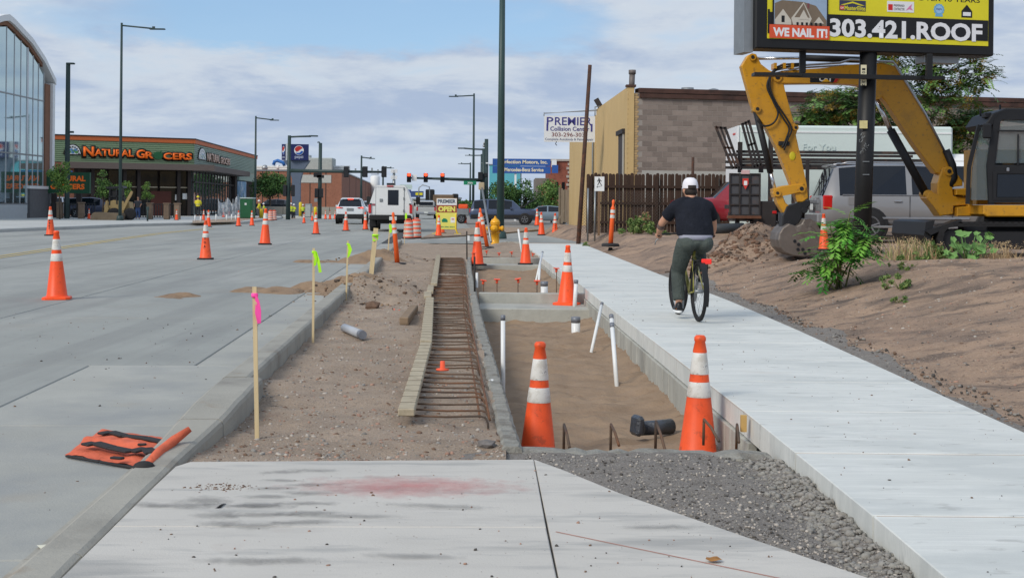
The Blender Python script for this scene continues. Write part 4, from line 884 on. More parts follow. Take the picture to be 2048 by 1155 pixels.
# street side
Y2 = 70.5; cS = Vector((cA.x-.02, cA.y, 0)); cF = Vector((P(1191,400,Y2).x, Y2, 0)); cT = Vector((P(1139,400,88).x, 88, 0))
s4 = FR(cF, cS-cF); L4 = (cS-cF).length; s4.n = s4.r.cross(s4.u)
if s4.n.x > 0: s4 = FR(cS, cF-cS)
mb = MB(); s4.box(mb, 0, L4, 0, ztop+.2, -.28, 0); mb.build('street_wall', m_stucco, gw)
s5 = FR(cT, cF-cT); L5 = (cF-cT).length; mb = MB(); s5.box(mb, 0, L5-.01, 0, ztop-.1, -.28, .03); mb.build('street_wall', m_stucco, gw)
s4.part('parapet_cap', MATS['rusty_gutter'], gw, L4-.35, L4+.05, ztop+.21, ztop+.30, -.35, .05)
xw = L4-3.1; s4.part('tall_opening', m_dbrown, gw, xw, xw+2.3, 1.5, 4.25, -.1, .015); s4.part('opening_lintel', mat('lintel_dark', C(46,44,46), .7), gw, xw-.1, xw+2.35, 4.26, 4.45, -.1, .12); s4.part('opening_jamb', mat('jamb_pale', C(170,168,160), .8), gw, xw+2.0, xw+2.28, 1.5, 4.24, .02, .07)
s5.part('door', m_dbrown, gw, L5-3.4, L5-2.2, 0.1, 2.2, .02, .06); s5.part('drain_pipe', m_stucco, gw, L5-7, L5-6.85, .1, 3.2, .03, .12)
mb = MB(); o = s5.p(L5-.6, 0, .1); mb.tube([o+Vector((0,0,.1)), o+Vector((0,0,5.2)), o+Vector((.3,0,5.5))], .05, 8); mb.build('conduit', m_steel, gw)
def vent(px, py0, py1, r, Y, m, cap=1.25, name='roof_vent'):
    a, b = P(px,py0,Y), P(px+1.5,py1,Y); mb = MB(); mb.tube([a, b], r, 14); mb.tube([b-Vector((0,0,.05)), b+Vector((0,0,.12))], [r*cap, r*cap], 14); mb.build(name, m, gw)
vent(1263,182,146,.12,57.6,mat('weathered_flue', C(120,112,108), .6, .4, var=.25), 1.25, 'flue')
mb = MB(); a = P(1375,192,60); mb.cyl(a, a+Vector((0,0,.35)), .27, n=18); mb.build('roof_vent', m_steel, gw)
mb = MB(); a = P(1427,190,60); mb.lathe([(.22,-.2),(.22,.06),(.36,.1),(.2,.24),(.05,.28)], 16, a); mb.build('roof_vent', m_steel, gw)
mb = MB(); a = P(1465,196,60); mb.box(a, (.5,.4,.14)); mb.build('roof_hatch', m_steel, gw)
mb = MB(); a = s4.p(L4*.1, ztop+.2, -.1); mb.bar(a, a+Vector((-.25,0,.42)), .12, .25); mb.build('floodlight', m_dbrown, gw)
# ---- collision centre sign on bracket
Yq = 66.; s = Yq/2800; sg = EW('shop_sign', 'white hanging shop sign with blue PREMIER lettering on the tan wall', 'sign', P(1190,285,Yq)); f = FR(P(1088,283.5,Yq), (1,.02,0))
w, h = 102*s, 52*s; f.part('board', mat('sign_board_white', C(218,222,226), .6, var=.05, vs=2), sg, 0, w, 0, h, -.08, 0)
m_nv = mat('sign_navy', C(58,58,130), .6); m_mar = mat('sign_maroon', C(120,70,72), .6); m_gry = mat('sign_grey_blue', C(96,108,138), .6)
f.text('REMIE', m_nv, sg, .21*w, .80*w, .64*h, .95*h, .006, bold=.012)
for x0, k in ((.05, 'P'), (.83, 'R')):
    f.text(k, m_nv, sg, x0*w if k == 'P' else .82*w, (.18 if k == 'P' else .93)*w, .64*h, .95*h, .006, bold=.012)
mb = MB(); f.box(mb, .045*w, .08*w, .42*h, .70*h, 0, .008); f.box(mb, .915*w, .95*w, .40*h, .70*h, 0, .008); stuff(mb.build('letter_leg', m_nv, sg))
f.text('Collision Center', m_nv, sg, .12*w, .89*w, .42*h, .59*h, .006, bold=.02); f.text('303-296-3031', m_mar, sg, .15*w, .84*w, .20*h, .36*h, .006, bold=.012); f.text('Complete Autobody & Paint Repair', m_gry, sg, .02*w, .97*w, .03*h, .15*h, .006, bold=.012)
mb = MB(); mb.tube([P(1088,227,Yq), P(1140,223.5,Yq), P(1196,220,Yq)], .018, 6); mb.tube([P(1088,225,Yq), P(1088,232,Yq)], .02, 6); mb.tube([P(1190,232,Yq), P(1190,214,Yq), P(1200,213,Yq+1)], .025, 6); mb.tube([P(1088,226,Yq), P(1195,222,Yq+3.)], .012, 5); mb.build('bracket', m_steel, sg)
mb = MB(); mb.tube([P(1113,283,Yq-.05), P(1111,288,Yq-.1), P(1114,291,Yq-.1)], .02, 5); mb.build('cable_end', m_black, sg)
# ---- rusty leaning post
b = G(1156,487,.05); e = EW('rusty_post', 'tall rusty steel post leaning right before the tan wall', 'post', b); mb = MB(); mb.tube([b-Vector((0,0,.2)), P(1180,130,b.y)], [.075,.06], 10); mb.build('shaft', mat('rusted_steel', C(84,64,56), .85, .3, var=.3, vs=4, layers=[(C(120,76,54), 7, .5, .64, .8)]), e)
# ---- board fence with dog-eared pickets
Yn = 47.; s = Yn/2800; xa, xb = P(1176,400,Yn).x, P(1462,400,Yn+1).x; zb0, zt0 = .36, P(1300,347,Yn).z
bf = EW('board_fence', 'dark brown wooden picket fence with dog-eared boards behind the cyclist', 'fence', ((xa+xb)/2, Yn, .4))
m_wood = mat('weathered_dark_wood', C(66,49,40), .9, var=.25, vs=6, rnd=.22, stretch=(6,6,.6), bump=.3, bs=12, layers=[(C(92,74,62), 4, .56, .7, .5)])
pitch = .124; w = .112; mp = MB(); mp.prism([(-w/2,0,0),(w/2,0,0),(w/2,0,1.0-.02),(w/2-.03,0,1.0),(-w/2+.03,0,1.0),(-w/2,0,1.0-.02)], (0,.02,0)); mpm = mp.mesh('picket', m_wood)
k = 0; x = xa
while x < xb:
    o = O('picket', mpm, bf, (x, Yn+.05+random.uniform(-.004,.004), zb0)); o.scale.z = (zt0-zb0)+random.uniform(-.03,.02); o.rotation_euler.y = random.uniform(-.008,.008); x += pitch
for z in (.72, 1.36, 1.92): mb = MB(); mb.box(((xa+xb)/2, Yn, z), (xb-xa,.045,.09)); mb.build('rail', m_wood, bf)
for px in (1181, 1313, 1433): mb = MB(); c = P(px,400,Yn); mb.box((c.x, Yn-.04, (zb0+zt0)/2-.06), (.11,.1,zt0-zb0-.08)); mb.build('post', m_wood, bf)
e = EW('steel_pipe_post', 'short rusty pipe standing up behind the wooden fence', 'post', P(1385,440,49)); mb = MB(); mb.cyl(P(1384,440,49), P(1386,314,49), .05, n=10); mb.build('pipe', MATS['rusted_steel'], e)
# chain-link in front
cl = EW('chain_link_fence', 'sagging chain-link fence with thin posts in front of the wooden fence', 'fence', P(1200,470,46)); Yl = 46.3
m_wire = mat('chain_link_wire', C(92,88,84), .6, .5); xa2, xb2 = P(1160,400,Yl).x, P(1330,400,Yl).x; z0, z1 = .28, 1.75; mb = MB(); st_ = .10
n = int((xb2-xa2)/st_)
for i in range(-16, n):
    for sg_ in (1, -1):
        a0 = xa2+i*st_ if sg_ > 0 else xa2+(i+16)*st_; pts = []
        x0, x1 = a0, a0+sg_*(z1-z0); 
        za, zb_ = z0, z1
        lo, hi = xa2, xb2
        def zat(x): return z0+(x-x0)/(x1-x0)*(z1-z0)
        p0, p1 = (x0, z0), (x1, z1)
        if p0[0] < lo: p0 = (lo, zat(lo))
        if p0[0] > hi: p0 = (hi, zat(hi))
        if p1[0] < lo: p1 = (lo, zat(lo))
        if p1[0] > hi: p1 = (hi, zat(hi))
        if abs(p1[1]-p0[1]) > .05: mb.tube([(p0[0],Yl+.01*sg_,p0[1]), (p1[0],Yl+.01*sg_,p1[1])], .0035, 3, cap=False)
stuff(mb.build('wire_mesh', m_wire, cl))
for px in (1176, 1190): mb = MB(); c = P(px,400,Yl); mb.cyl((c.x,Yl,.1), (c.x,Yl,1.85), .03, n=8); mb.build('post', m_steel, cl)
# pedestrian detour sign
Yk = 44.; s = Yk/2800; e = EW('pedestrian_sign', 'white walking-person detour sign on wooden stake before the fence', 'sign', P(1199,465,Yk)); f = FR(P(1189,382,Yk), (1,0,0))
f.part('panel', m_white, e, 0, 19.5*s, 0, 29*s, -.02, 0); f.part('stake', mat('pine_stake', C(120,96,74), .9, var=.2), e, 7*s, 11.5*s, -1.4, -.005, -.06, -.005)
mb = MB(); mk = m_black; c = (9.7*s, 17*s)
f.poly(mb, disc(c[0]-1*s, c[1]+8.2*s, 1.3*s, 1.4*s, 10), .002, .006); f.poly(mb, [(c[0]-2*s,c[1]+6.3*s),(c[0]+.8*s,c[1]+6.3*s),(c[0]+1.2*s,c[1]+.3*s),(c[0]-1.2*s,c[1]+.3*s)], .0021, .0061)
for p0, p1 in (((-.6,.6),(-2.6,-3)),((-2.6,-3),(-3.6,-5.6)),((.6,.6),(2.4,-2.6)),((2.4,-2.6),(4.4,-5.2)),((-1.8,6),(-3.8,3.6)),((-3.8,3.6),(-3.2,2)),((.6,6),(2.6,3.8)),((2.6,3.8),(4.2,3)),((-5.5,-9),(5.5,-6.4)),((-5.5,-9),(-3.6,-7)),((-5.5,-9),(-3.2,-9.8))):
    mb.bar(f.p(c[0]+p0[0]*s, c[1]+p0[1]*s, .004), f.p(c[0]+p1[0]*s, c[1]+p1[1]*s, .004), .004, (1.3 if p0[1] > -6 else .6)*s, up=(0,0,1))
stuff(mb.build('walking_figure', mk, e))
# ---- motor dealer signs, brick block, teal block, hedges
Yd = 110.; s = Yd/2800; e = EW('dealer_sign', 'long blue two-row dealer sign on white posts', 'sign', P(1050,400,Yd)); f = FR(P(985,346,Yd), (1,0,0)); m_dbl = mat('dealer_blue', C(44,88,160), .5, var=.05); m_crm = mat('dealer_cream', C(228,218,190), .6)
f.part('panel', m_dbl, e, 0, 116*s, 0, 14*s, -.4, 0); f.part('panel', m_dbl, e, 0, 116*s, 15*s, 29*s, -.4, 0); f.part('post', m_white, e, 44*s, 48*s, -110*s, -.01, -.3, -.1); f.part('post', m_dbrown, e, 56*s, 58*s, -80*s, -.01, -.3, -.1)
f.text('Perfection Motors, Inc.', m_crm, e, 14*s, 110*s, 18*s, 26.5*s, .01, bold=.03); f.text('Mercedes-Benz Service', m_crm, e, 24*s, 102*s, 3.5*s, 11*s, .01, bold=.03)
f.part('side_panel', m_dbl, e, 119*s, 131*s, 1*s, 17*s, -.3, .2)
Yb = 118.; s = Yb/2800; bb = EW('brick_block', 'red brick building with pale quoins behind the dealer sign', 'building', P(1120,410,Yb)); m_bdark = mat('street_brick', C(140,82,66), .9, var=.2, vs=2, world=True, layers=[(C(110,64,52), 6, .5, .62, .6)])
mb = MB(); f = FR(P(1098,430,Yb), (1,0,0)); f.box(mb, 0, 60*s, 0, 108*s, -14, 0); mb.build('wall', m_bdark, bb)
f.part('coping', mat('pale_coping', C(170,160,150), .8), bb, -.2, 60*s, 108*s, 112*s, -14, .15); f.part('white_unit', m_white, bb, 4*s, 14*s, 96*s, 110*s, .05, .5)
for i in range(9):
    w = 7 if i % 2 else 4.5; f.part('quoin', MATS['pale_coping'], bb, 41*s-w*s, 41*s, (34+i*8.2)*s, (34+i*8.2+5)*s, .01, .12)
f.part('side_wing', mat('grey_wing', C(122,116,110), .9, var=.1), bb, -28*s, -1*s, 0, 74*s, -10, -.5); f.part('low_brick', m_bdark, bb, -16*s, 0, 0, 62*s, -3, -.1)
for i in range(3): f.part('window', m_dglass, bb, (12+i*13)*s, (18+i*13)*s, 40*s, 66*s, -.05, .03)
Yt = 170.; e = EW('teal_block', 'teal panelled block rising behind the dealer sign', 'building', P(990,400,Yt)); f = FR(P(978,425,Yt), (1,0,0)); s = Yt/2800; mb = MB(); f.box(mb, 0, 62*s, 0, 95*s, -9, 0); mb.build('wall', mat('teal_cladding', C(92,172,186), .6, var=.08, vs=.3, world=True), e); f.part('coping', m_steel, e, -.1, 62*s, 95*s, 97*s, -9, .1)
# grey board fence by the tan wall
e = EW('grey_board_fence', 'short weathered grey board fence beside the tan wall corner', 'fence', P(1128,450,88)); m_gw = mat('weathered_grey_wood', C(134,124,112), .9, var=.2, vs=3, stretch=(4,4,.5), rnd=.15)
for i in range(8):
    mb = MB(); a = P(1118+2.9*i,446,88); mb.box((a.x, 88+random.uniform(-.03,.03), 1.2), (.088,.05,2.2+random.uniform(-.2,.15))); mb.build('picket', m_gw, e)
mb = MB(); mb.box((P(1128,400,88).x,88.06,1.5), (.75,.05,.09)); mb.build('rail', m_gw, e)
mb = MB(); mb.bar(P(1112,449,86), P(1128,420,86), .08, .08); mb.build('prop', m_gw, e)
# ================================================================== BILLBOARD
YL, YR = 22.8, 23.7; bl_, br_ = P(1511,96,YL), P(1988,112.5,YR); bl_.z = br_.z = (bl_.z+br_.z)/2
bb = EW('billboard', 'black framed yellow roofing billboard on a black pole above the excavator', 'billboard', Vector((P(1722,480,23.4).x, 23.4, .35)))
f = FR(bl_, br_-bl_); Wb = (br_-bl_).length; k = Wb/477.; Hb = 150*k+1.1
m_bf = mat('billboard_black', C(24,25,27), .5, var=.2, vs=3); m_byel = mat('billboard_yellow', C(218,208,40), .5, var=.05, vs=2)
mb = MB(); f.box(mb, 0, Wb, 0, Hb, -.5, 0, bev=.02); mb.build('cabinet', m_bf, bb)
mb = MB(); f.box(mb, -.16, -.005, -.06, Hb, -.56, -.1); mb.build('side_panel', m_steel, bb); f.part('bottom_tray', m_steel, bb, 3.1, 3.75, -.12, -.005, -.5, -.2)
X = lambda px: (px-1511)*k
def Z(py, px=1511): return ((96+(px-1511)*.0346)-py)*k       # height above the lower edge at that column
f.part('face', m_byel, bb, X(1533), X(1975), Z(78), Hb-.1, 0., .012); f.part('phone_band', m_bf, bb, X(1533.5), X(1974), Z(68.5)-.0, Z(30), .0125, .02)
f.part('upper_edge', m_bf, bb, X(1533), X(1537), Z(68), Z(25), .0205, .022)
m_bw = mat('billboard_white', C(226,228,232), .5, var=.02); f.text('303.421.ROOF', m_bw, bb, X(1654), X(1962), Z(71), Z(37), .0225, bold=.035)
f.text('SERVING COLORADO FOR OVER 10 YEARS', m_bf, bb, X(1601), X(1957), 98.3*k, 107*k, .0135, bold=.012)
pan = f.part('photo_panel', m_bf, bb, X(1542), X(1650), Z(52), Z(-2), .0206, .03); m_hsky = mat('print_sky', C(150,172,196), .6); f.part('photo_sky', m_hsky, bb, X(1545), X(1647.5), Z(52), Z(1), .0305, .032)
m_roofp = mat('print_roof', C(120,106,90), .6, var=.12); m_hw = mat('print_wall', C(196,190,178), .6, var=.06)
def house(pts, m, o, nm='house_print'): mb = MB(); f.poly(mb, [(X(x), Z(y)) for x, y in pts], o, o+.0015); mb.build(nm, m, bb)
house([(1546,14),(1560,8),(1602,10),(1626,16),(1647,42),(1647,52),(1546,52)], m_roofp, .0325); house([(1602,10),(1618,40),(1612,52),(1582,52),(1578,40)], m_hw, .0345); house([(1602,13),(1614,38),(1584,38)], m_roofp, .0365)
house([(1602,24),(1612,42),(1592,42)], m_hw, .0385); house([(1562,24),(1578,44),(1578,52),(1547,52),(1546,44)], m_hw, .0345); house([(1632,36),(1642,48),(1622,48)], m_hw, .0345); house([(1559,36),(1565,36),(1565,48),(1559,48)], m_bf, .0365); house([(1609,12),(1613,12),(1613,22),(1609,20)], m_mar, .0345)
for i in range(6): house([(1588+9*i,47),(1592+9*i,47),(1592+9*i,52),(1588+9*i,52)], m_bf, .0405)
f.part('slogan_panel', mat('print_red', C(214,84,50), .5, var=.04), bb, X(1536.5), X(1653), Z(77), Z(52.5), .0206, .034); f.text('WE NAIL IT!', m_bw, bb, X(1543), X(1649), Z(74), Z(57.5), .0345, bold=.045)
g1 = f.part('badge', mat('badge_navy', C(58,60,84), .5), bb, X(1673), X(1725), Z(22), Z(3), .013, .018); mb = MB(); f.poly(mb, [(X(1675),Z(12)),(X(1699),Z(5)),(X(1723),Z(12)),(X(1716),Z(12)),(X(1699),Z(8)),(X(1682),Z(12))], .0185, .02); mb.build('badge_roof', m_byel, g1)
f.text('MasterElite', m_byel, g1, X(1683), X(1724), Z(21), Z(13), .0185, bold=.02); f.part('badge_tag', MATS['print_red'], g1, X(1674), X(1682), Z(20.5), Z(13.5), .0186, .02); f.text('GAF', m_bw, g1, X(1675), X(1681.5), Z(19), Z(15.5), .0205)
g2 = f.part('badge', m_bw, bb, X(1768), X(1822), Z(21), Z(1), .013, .018); f.part('badge_square', mat('badge_red', C(200,40,40), .5), g2, X(1770), X(1779), Z(18), Z(7), .0185, .02); f.text('PREFERRED', m_bf, g2, X(1781), X(1803), Z(11), Z(7), .0185, bold=.02); f.text('CONTRACTOR', m_bf, g2, X(1781), X(1803), Z(18), Z(13), .0185, bold=.02)
mb = MB(); f.poly(mb, [(X(1805),Z(18)),(X(1812),Z(10)),(X(1818),Z(5)),(X(1816),Z(12)),(X(1820),Z(17)),(X(1812),Z(15))], .0185, .02); mb.build('badge_animal', mat('badge_pink', C(214,130,170), .5), g2)
mb = MB(); f.poly(mb, [(X(1873)+10.5*k*(1+.08*math.cos(12*a))*math.cos(a), Z(13)+10.5*k*(1+.08*math.cos(12*a))*math.sin(a)) for a in np.linspace(0, 2*PI, 48, endpoint=False)], .013, .016); r1 = mb.build('badge_rosette', mat('badge_blue', C(110,170,210), .5), bb)
mb = MB(); f.poly(mb, [(X(1866),Z(21)),(X(1880),Z(21)),(X(1881),Z(26)),(X(1865),Z(26))], .0131, .0155); mb.build('ribbon', MATS['badge_blue'], r1); mb = MB(); f.poly(mb, disc(X(1873), Z(13), 7.5*k, 7.5*k), .0165, .018); mb.build('rosette_centre', mat('badge_pale', C(150,190,225), .5), r1); f.text('Integrity', m_nv, r1, X(1867), X(1879), Z(15), Z(10), .0185)
mb = MB(); f.poly(mb, [(X(1919),Z(26)),(X(1941),Z(26)),(X(1941),Z(14)),(X(1930),Z(2)),(X(1919),Z(14))], .013, .016); b4 = mb.build('badge_house', m_bf, bb); mb = MB(); f.poly(mb, [(X(1922),Z(23)),(X(1938),Z(23)),(X(1938),Z(16)),(X(1922),Z(16))], .0165, .018); mb.build('badge_scroll', m_bw, b4)
# pole, hangers, walkway beam
pc = Vector((P(1722,480,23.4).x, 23.4, .2)); tp = P(1737,100,23.4); mb = MB(); mb.tube([pc, Vector((tp.x, 23.4, bl_.z+.02))], [.146,.142], 24); pole = mb.build('pole', m_bf, bb)
for px, y0, y1 in ((1605,98,146),(1858,108,160)): a = P(px,y0,23.3); b_ = P(px,y1,23.3); mb = MB(); mb.box((a+b_)/2, (.1,.1,(a-b_).length), bev=.01); mb.build('hanger', m_bf, bb)
a, b_ = P(1506,149,23.1), P(1880,157,23.3); mb = MB(); mb.bar(P(1575,150,23.1), P(1862,157,23.25), .12, .07); mb.bar(a, P(1600,150,23.1), .3, .05); mb.bar(P(1840,157,23.2), b_, .3, .05); mb.build('walkway_beam', m_bf, bb)
mb = MB(); mb.tube([P(1590,97,23.6), P(1735,103,23.6)], .05, 8); mb.build('conduit', m_bf, bb)
c = P(1727,171,23.22); mb = MB(); mb.box((c.x,c.y,c.z+.17), (.095,.012,.34)); nt_ = mb.build('number_plate', mat('plate_cream', C(214,208,176), .6, var=.05), pole)
for i, ch in enumerate('105432'): text(ch, m_bf, (c.x-.028, c.y-.008, c.z+.285-i*.052), (0,0,-1), (1,0,0), .034, .055, nt_, bold=.02)
c = P(1727,249,23.22); mb = MB(); mb.box((c.x-.0,c.y,c.z), (.13,.012,.13)); mb.build('sticker', mat('sticker_yellow', C(206,196,140), .6, var=.15, vs=9), pole)
mb = MB(); rr = random.Random(4)
for i in range(7):
    a0 = P(1727+rr.uniform(-6,8), 270+i*6+rr.uniform(-2,2), 23.235); mb.tube([a0+Vector((.03*math.cos(t), -.003, .025*math.sin(t*1.4+i))) for t in np.linspace(0, 4.5, 9)], .004, 4)
stuff(mb.build('graffiti', m_steel, pole))
for py in (323, 349): c = P(1732,py,23.24); mb = MB(); mb.box(c, (.11,.006,.012)); mb.build('weld_mark', m_steel, pole)
# ================================================================== TREES
m_bark = mat('bark', C(96,84,74), .95, var=.25, vs=6, bump=.5, bs=20)
m_lf = [mat('leaf_mid', C(88,122,62), .6, var=.2, vs=3, spec=.3), mat('leaf_dark', C(60,92,48), .6, var=.2, vs=3, spec=.3), mat('leaf_light', C(120,152,80), .6, var=.2, vs=3, spec=.3)]
m_yf = mat('leaf_yellow', C(170,140,60), .7, var=.2)
def clumps(c, rx, rz, n, r, seed):
    rs_ = random.Random(seed); out = []
    while len(out) < n:
        q = Vector((rs_.uniform(-1,1), rs_.uniform(-1,1), rs_.uniform(-1,1)))
        if q.length <= 1: out.append((Vector(c)+Vector((q.x*rx, q.y*rx, q.z*rz)), r*rs_.uniform(.6,1.3)))
    return out
def tree(name, label, base, h, cz, rx, rz, n, r, leaves_n, size, seed, mats=m_lf, tr=.05, group=None, cat='tree'):
    e = E(name, label, cat, base, 0, group); cl_ = clumps((0,0,cz), rx, rz, n, r, seed); rr = random.Random(seed); mb = MB()
    mb.tube([(0,0,-.05),(rr.uniform(-.05,.05),0,cz*.5),(0,0,cz),(0,0,cz+rz*.6)], [tr, tr*.8, tr*.55, tr*.15], 7)
    for c_, _ in cl_[:12]:
        z0 = min(max(cz-rz*.8, c_.z-.5*abs(c_.xy.length)), cz+rz*.3); mb.tube([(0,0,z0), (c_.x*.5,c_.y*.5,(z0+c_.z)/2+.1), tuple(c_)], [tr*.45, tr*.3, tr*.1], 5)
    mb.build('trunk', m_bark, e); leaves('crown', [((c_.x,c_.y,c_.z), r_) for c_, r_ in cl_], leaves_n, size, mats, e, seed); return e
def gb_(px, Y, z=.14): return Vector((P(px,400,Y).x, Y, z))
m_lfb = [mat('leaf_bright', C(132,162,72), .6, var=.2, spec=.3), m_lf[0], m_lf[2]]
tree('young_tree', 'leafy young tree before the green monument sign', gb_(120,84), 3.6, 2.55, .62, 1.1, 22, .3, 2600, .07, 1, m_lfb, group='young street trees')
tree('young_tree', 'young tree with thin olive foliage left of the loader', gb_(205,84), 3, 2.1, .62, .8, 18, .28, 1500, .06, 2, group='young street trees')
tree('young_tree', 'young bright green tree half hidden by the tall lamp post', gb_(243,86), 3, 1.9, .5, .6, 14, .26, 1200, .06, 3, m_lfb, group='young street trees')
tree('young_tree', 'slim young tree right of the loader and walking man', gb_(295,90), 2.8, 1.75, .36, .6, 14, .22, 1100, .05, 4, m_lfb, group='young street trees')
tree('round_tree', 'dense round green tree in front of the brick factory', gb_(540,135,.14), 5, 2.6, 1.75, 1.25, 34, .65, 5200, .12, 5, [m_lf[0], m_lf[1]], .12)
tree('hedge_tree', 'dark open tree left of the blue vehicle beneath the dealer sign', gb_(1003,96,0), 4, 1.75, 1.1, 1.15, 26, .5, 3600, .09, 6, [m_lf[1], m_lf[0]], .09, 'trees beneath the dealer sign')
tree('hedge_tree', 'dark open tree right of the white dealer sign post', gb_(1052,97,0), 4, 1.7, 1.15, 1.15, 24, .5, 2900, .09, 7, [m_lf[1], m_lf[0]], .09, 'trees beneath the dealer sign')
tree('hedge_tree', 'light green bushy tree before the brick block with quoins', gb_(1103,100,0), 3.6, 2.0, .8, 1.1, 18, .45, 2400, .09, 8, [m_lf[0], m_lf[2]], .07, 'trees beneath the dealer sign')
# tree of heaven behind the billboard: compound leaves on open limbs
def frond_tree(name, label, base, limbs, n_per, ln, seed, mats, yel=.06, tr=.12):
    e = EW(name, label, 'tree', base); rr = random.Random(seed); rs_ = np.random.RandomState(seed); mb = MB(); org = []; yaw = []; pit = []; lens = []
    for L_ in limbs:
        pts = [Vector(q) for q in L_]; k = len(pts); mb.tube(pts, [tr*(1-.85*i/(k-1))*(1 if L_ is limbs[0] else .6) for i in range(k)], 7)
        for i in range(n_per):
            t = 1-.75*rr.random()**1.3; j = min(int(t*(k-1)), k-2); u = t*(k-1)-j; p_ = pts[j].lerp(pts[j+1], u)+Vector((rr.gauss(0,.22), rr.gauss(0,.3), rr.gauss(0,.22)))
            org.append(p_); yaw.append(rr.uniform(0, 2*PI)); pit.append(rr.uniform(-.25,.7)); lens.append(ln*rr.uniform(.6,1.25))
    mb.build('trunk', m_bark, e)
    V = frond_arrays(np.array(org), np.array(yaw), np.array(pit), lens, seed, 8, .11, .3); m = len(V)//len(org); mi = np.repeat(rs_.randint(0, len(mats), len(org)), m)
    np_mesh('crown', V.reshape(-1,3), np.arange(len(V)*4).reshape(-1,4), mats, mi, e)
    yc = [(p_, .16) for p_ in org if rr.random() < yel]
    if yc: leaves('seed_cluster', [((c_.x,c_.y,c_.z-.1), r_) for c_, r_ in yc], 60*len(yc), .035, [m_yf], e, seed)
    return e
Yt = 47.; tb = P(1835,440,Yt); T_ = lambda px, py, dy=0: P(px, py, Yt+dy)
frond_tree('heaven_tree', 'tall tree with drooping compound leaves behind the yellow boom and billboard', (tb.x, Yt, .4),
  [[(tb.x,Yt,.3), T_(1838,330), T_(1850,220), T_(1880,150), T_(1960,118)], [T_(1845,260), T_(1880,215), T_(1930,170), T_(1975,140)], [T_(1850,240), T_(1820,180), T_(1790,140), T_(1770,100)],
   [T_(1845,270), T_(1790,230,-.5), T_(1720,205,-1), T_(1640,195,-1)], [T_(1840,290), T_(1780,270), T_(1700,240), T_(1610,220)], [T_(1845,260), T_(1900,250,1), T_(1930,235,1), T_(1960,225,1)],
   [T_(1842,320), T_(1900,300,1), T_(1930,270,1), T_(1955,250)], [T_(1840,330), T_(1880,330,1), T_(1925,320,1)], [T_(1790,250), T_(1730,225), T_(1690,190)], [T_(1850,200), T_(1865,150), T_(1850,115)], [T_(1720,220), T_(1660,235), T_(1600,250)]], 190, .5, 11, [m_lf[0], m_lf[1], m_lf[2]], .12, .11)
# low sapling on the bank
b = Vector((P(1665,545,19.2).x, 19.2, 0)); b.z = BZ(b.x, b.y)
e = EW('heaven_sapling', 'bushy sapling with bright fern-like leaves at the foot of the black pole', 'plant', b); rr = random.Random(3); org, yaw, pit, lens = [], [], [], []; mb = MB()
for (tx, ty) in ((1700,425),(1735,450),(1680,470),(1650,505),(1620,525),(1720,480),(1745,470),(1660,450),(1610,540),(1695,500)):
    top = P(tx, ty, 19.2+rr.uniform(-.35,.35)); b2 = b+Vector((rr.uniform(-.15,.2), rr.uniform(-.1,.1), 0)); mid = b2.lerp(top, .5)+Vector((0,0,.08)); mb.tube([b2, mid, top], [.014,.011,.006], 5)
    for i in range(17): 
        p_ = mid.lerp(top, rr.uniform(-.1,1)); org.append(p_); yaw.append(rr.uniform(0, 2*PI)); pit.append(rr.uniform(-.1,.8)); lens.append(rr.uniform(.24,.44))
mb.build('stem', mat('green_stem', C(110,112,70), .8), e); V = frond_arrays(np.array(org), np.array(yaw), np.array(pit), lens, 5, 10, .075, .26, .45); m = len(V)//len(org); mi = np.repeat(np.random.RandomState(1).randint(0, 3, len(org)), m)
m_sap = [mat('sapling_leaf', C(74,138,44), .55, var=.2, spec=.3), mat('sapling_leaf_light', C(112,164,64), .55, var=.2, spec=.3), mat('sapling_leaf_dark', C(50,106,36), .55, var=.2, spec=.3)]
np_mesh('crown', V.reshape(-1,3), np.arange(len(V)*4).reshape(-1,4), m_sap, mi, e)
# ---- weeds and dry grass
def grass(name, label, px, py, Y, w, h, n, mats, seed, z=None, cat='plant', group=None, d=.25):
    rs_ = np.random.RandomState(seed); c = P(px, py, Y); z0 = BZ(c.x, Y) if z is None else z; e = E(name, label, cat, (c.x, Y, z0), 0, group)
    b = np.stack([rs_.randn(n)*w*.45, rs_.randn(n)*d, np.full(n, -.03)], -1); hh = h*(.45+.75*rs_.rand(n)); ln = rs_.randn(n, 2)*.28; wd_ = rs_.uniform(.003,.007,n); a = rs_.rand(n)*PI; wv = np.stack([np.cos(a)*wd_, np.sin(a)*wd_, 0*a], -1)
    m_ = b+np.stack([ln[:,0]*hh*.4, ln[:,1]*hh*.4, hh*.6], -1); t = b+np.stack([ln[:,0]*hh, ln[:,1]*hh, hh], -1)
    V = np.stack([b-wv, b+wv, m_+wv*.8, m_-wv*.8], 1); V2 = np.stack([m_-wv*.8, m_+wv*.8, t+wv*.3, t-wv*.3], 1); V = np.concatenate([V, V2]); mi = np.tile(rs_.randint(0, len(mats), n), 2)
    stuff(np_mesh('blades', V.reshape(-1,3), np.arange(len(V)*4).reshape(-1,4), mats, mi, e))
    return e
m_dry = [mat('dry_grass', C(196,172,134), .9, var=.15), mat('dry_grass_dark', C(160,132,98), .9, var=.2)]; m_grn = [mat('weed_green', C(84,112,58), .7, var=.2), mat('weed_green_light', C(120,140,78), .7, var=.2)]
def seedheads(e, w, h, n, seed, m):
    rs_ = random.Random(seed); stuff(leaves('seed_heads', [((rs_.gauss(0,w*.45), rs_.gauss(0,.2), h*rs_.uniform(.6,1.05)), .07) for _ in range(n)], n*22, .013, [m], e, seed))
e = grass('dry_grass_tuft', 'pale dry grass tuft right of the black pole', 1805, 495, 22.4, .5, .36, 200, m_dry+m_grn[1:], 1, group='dry grass tufts'); seedheads(e, .5, .34, 18, 1, m_dry[0])
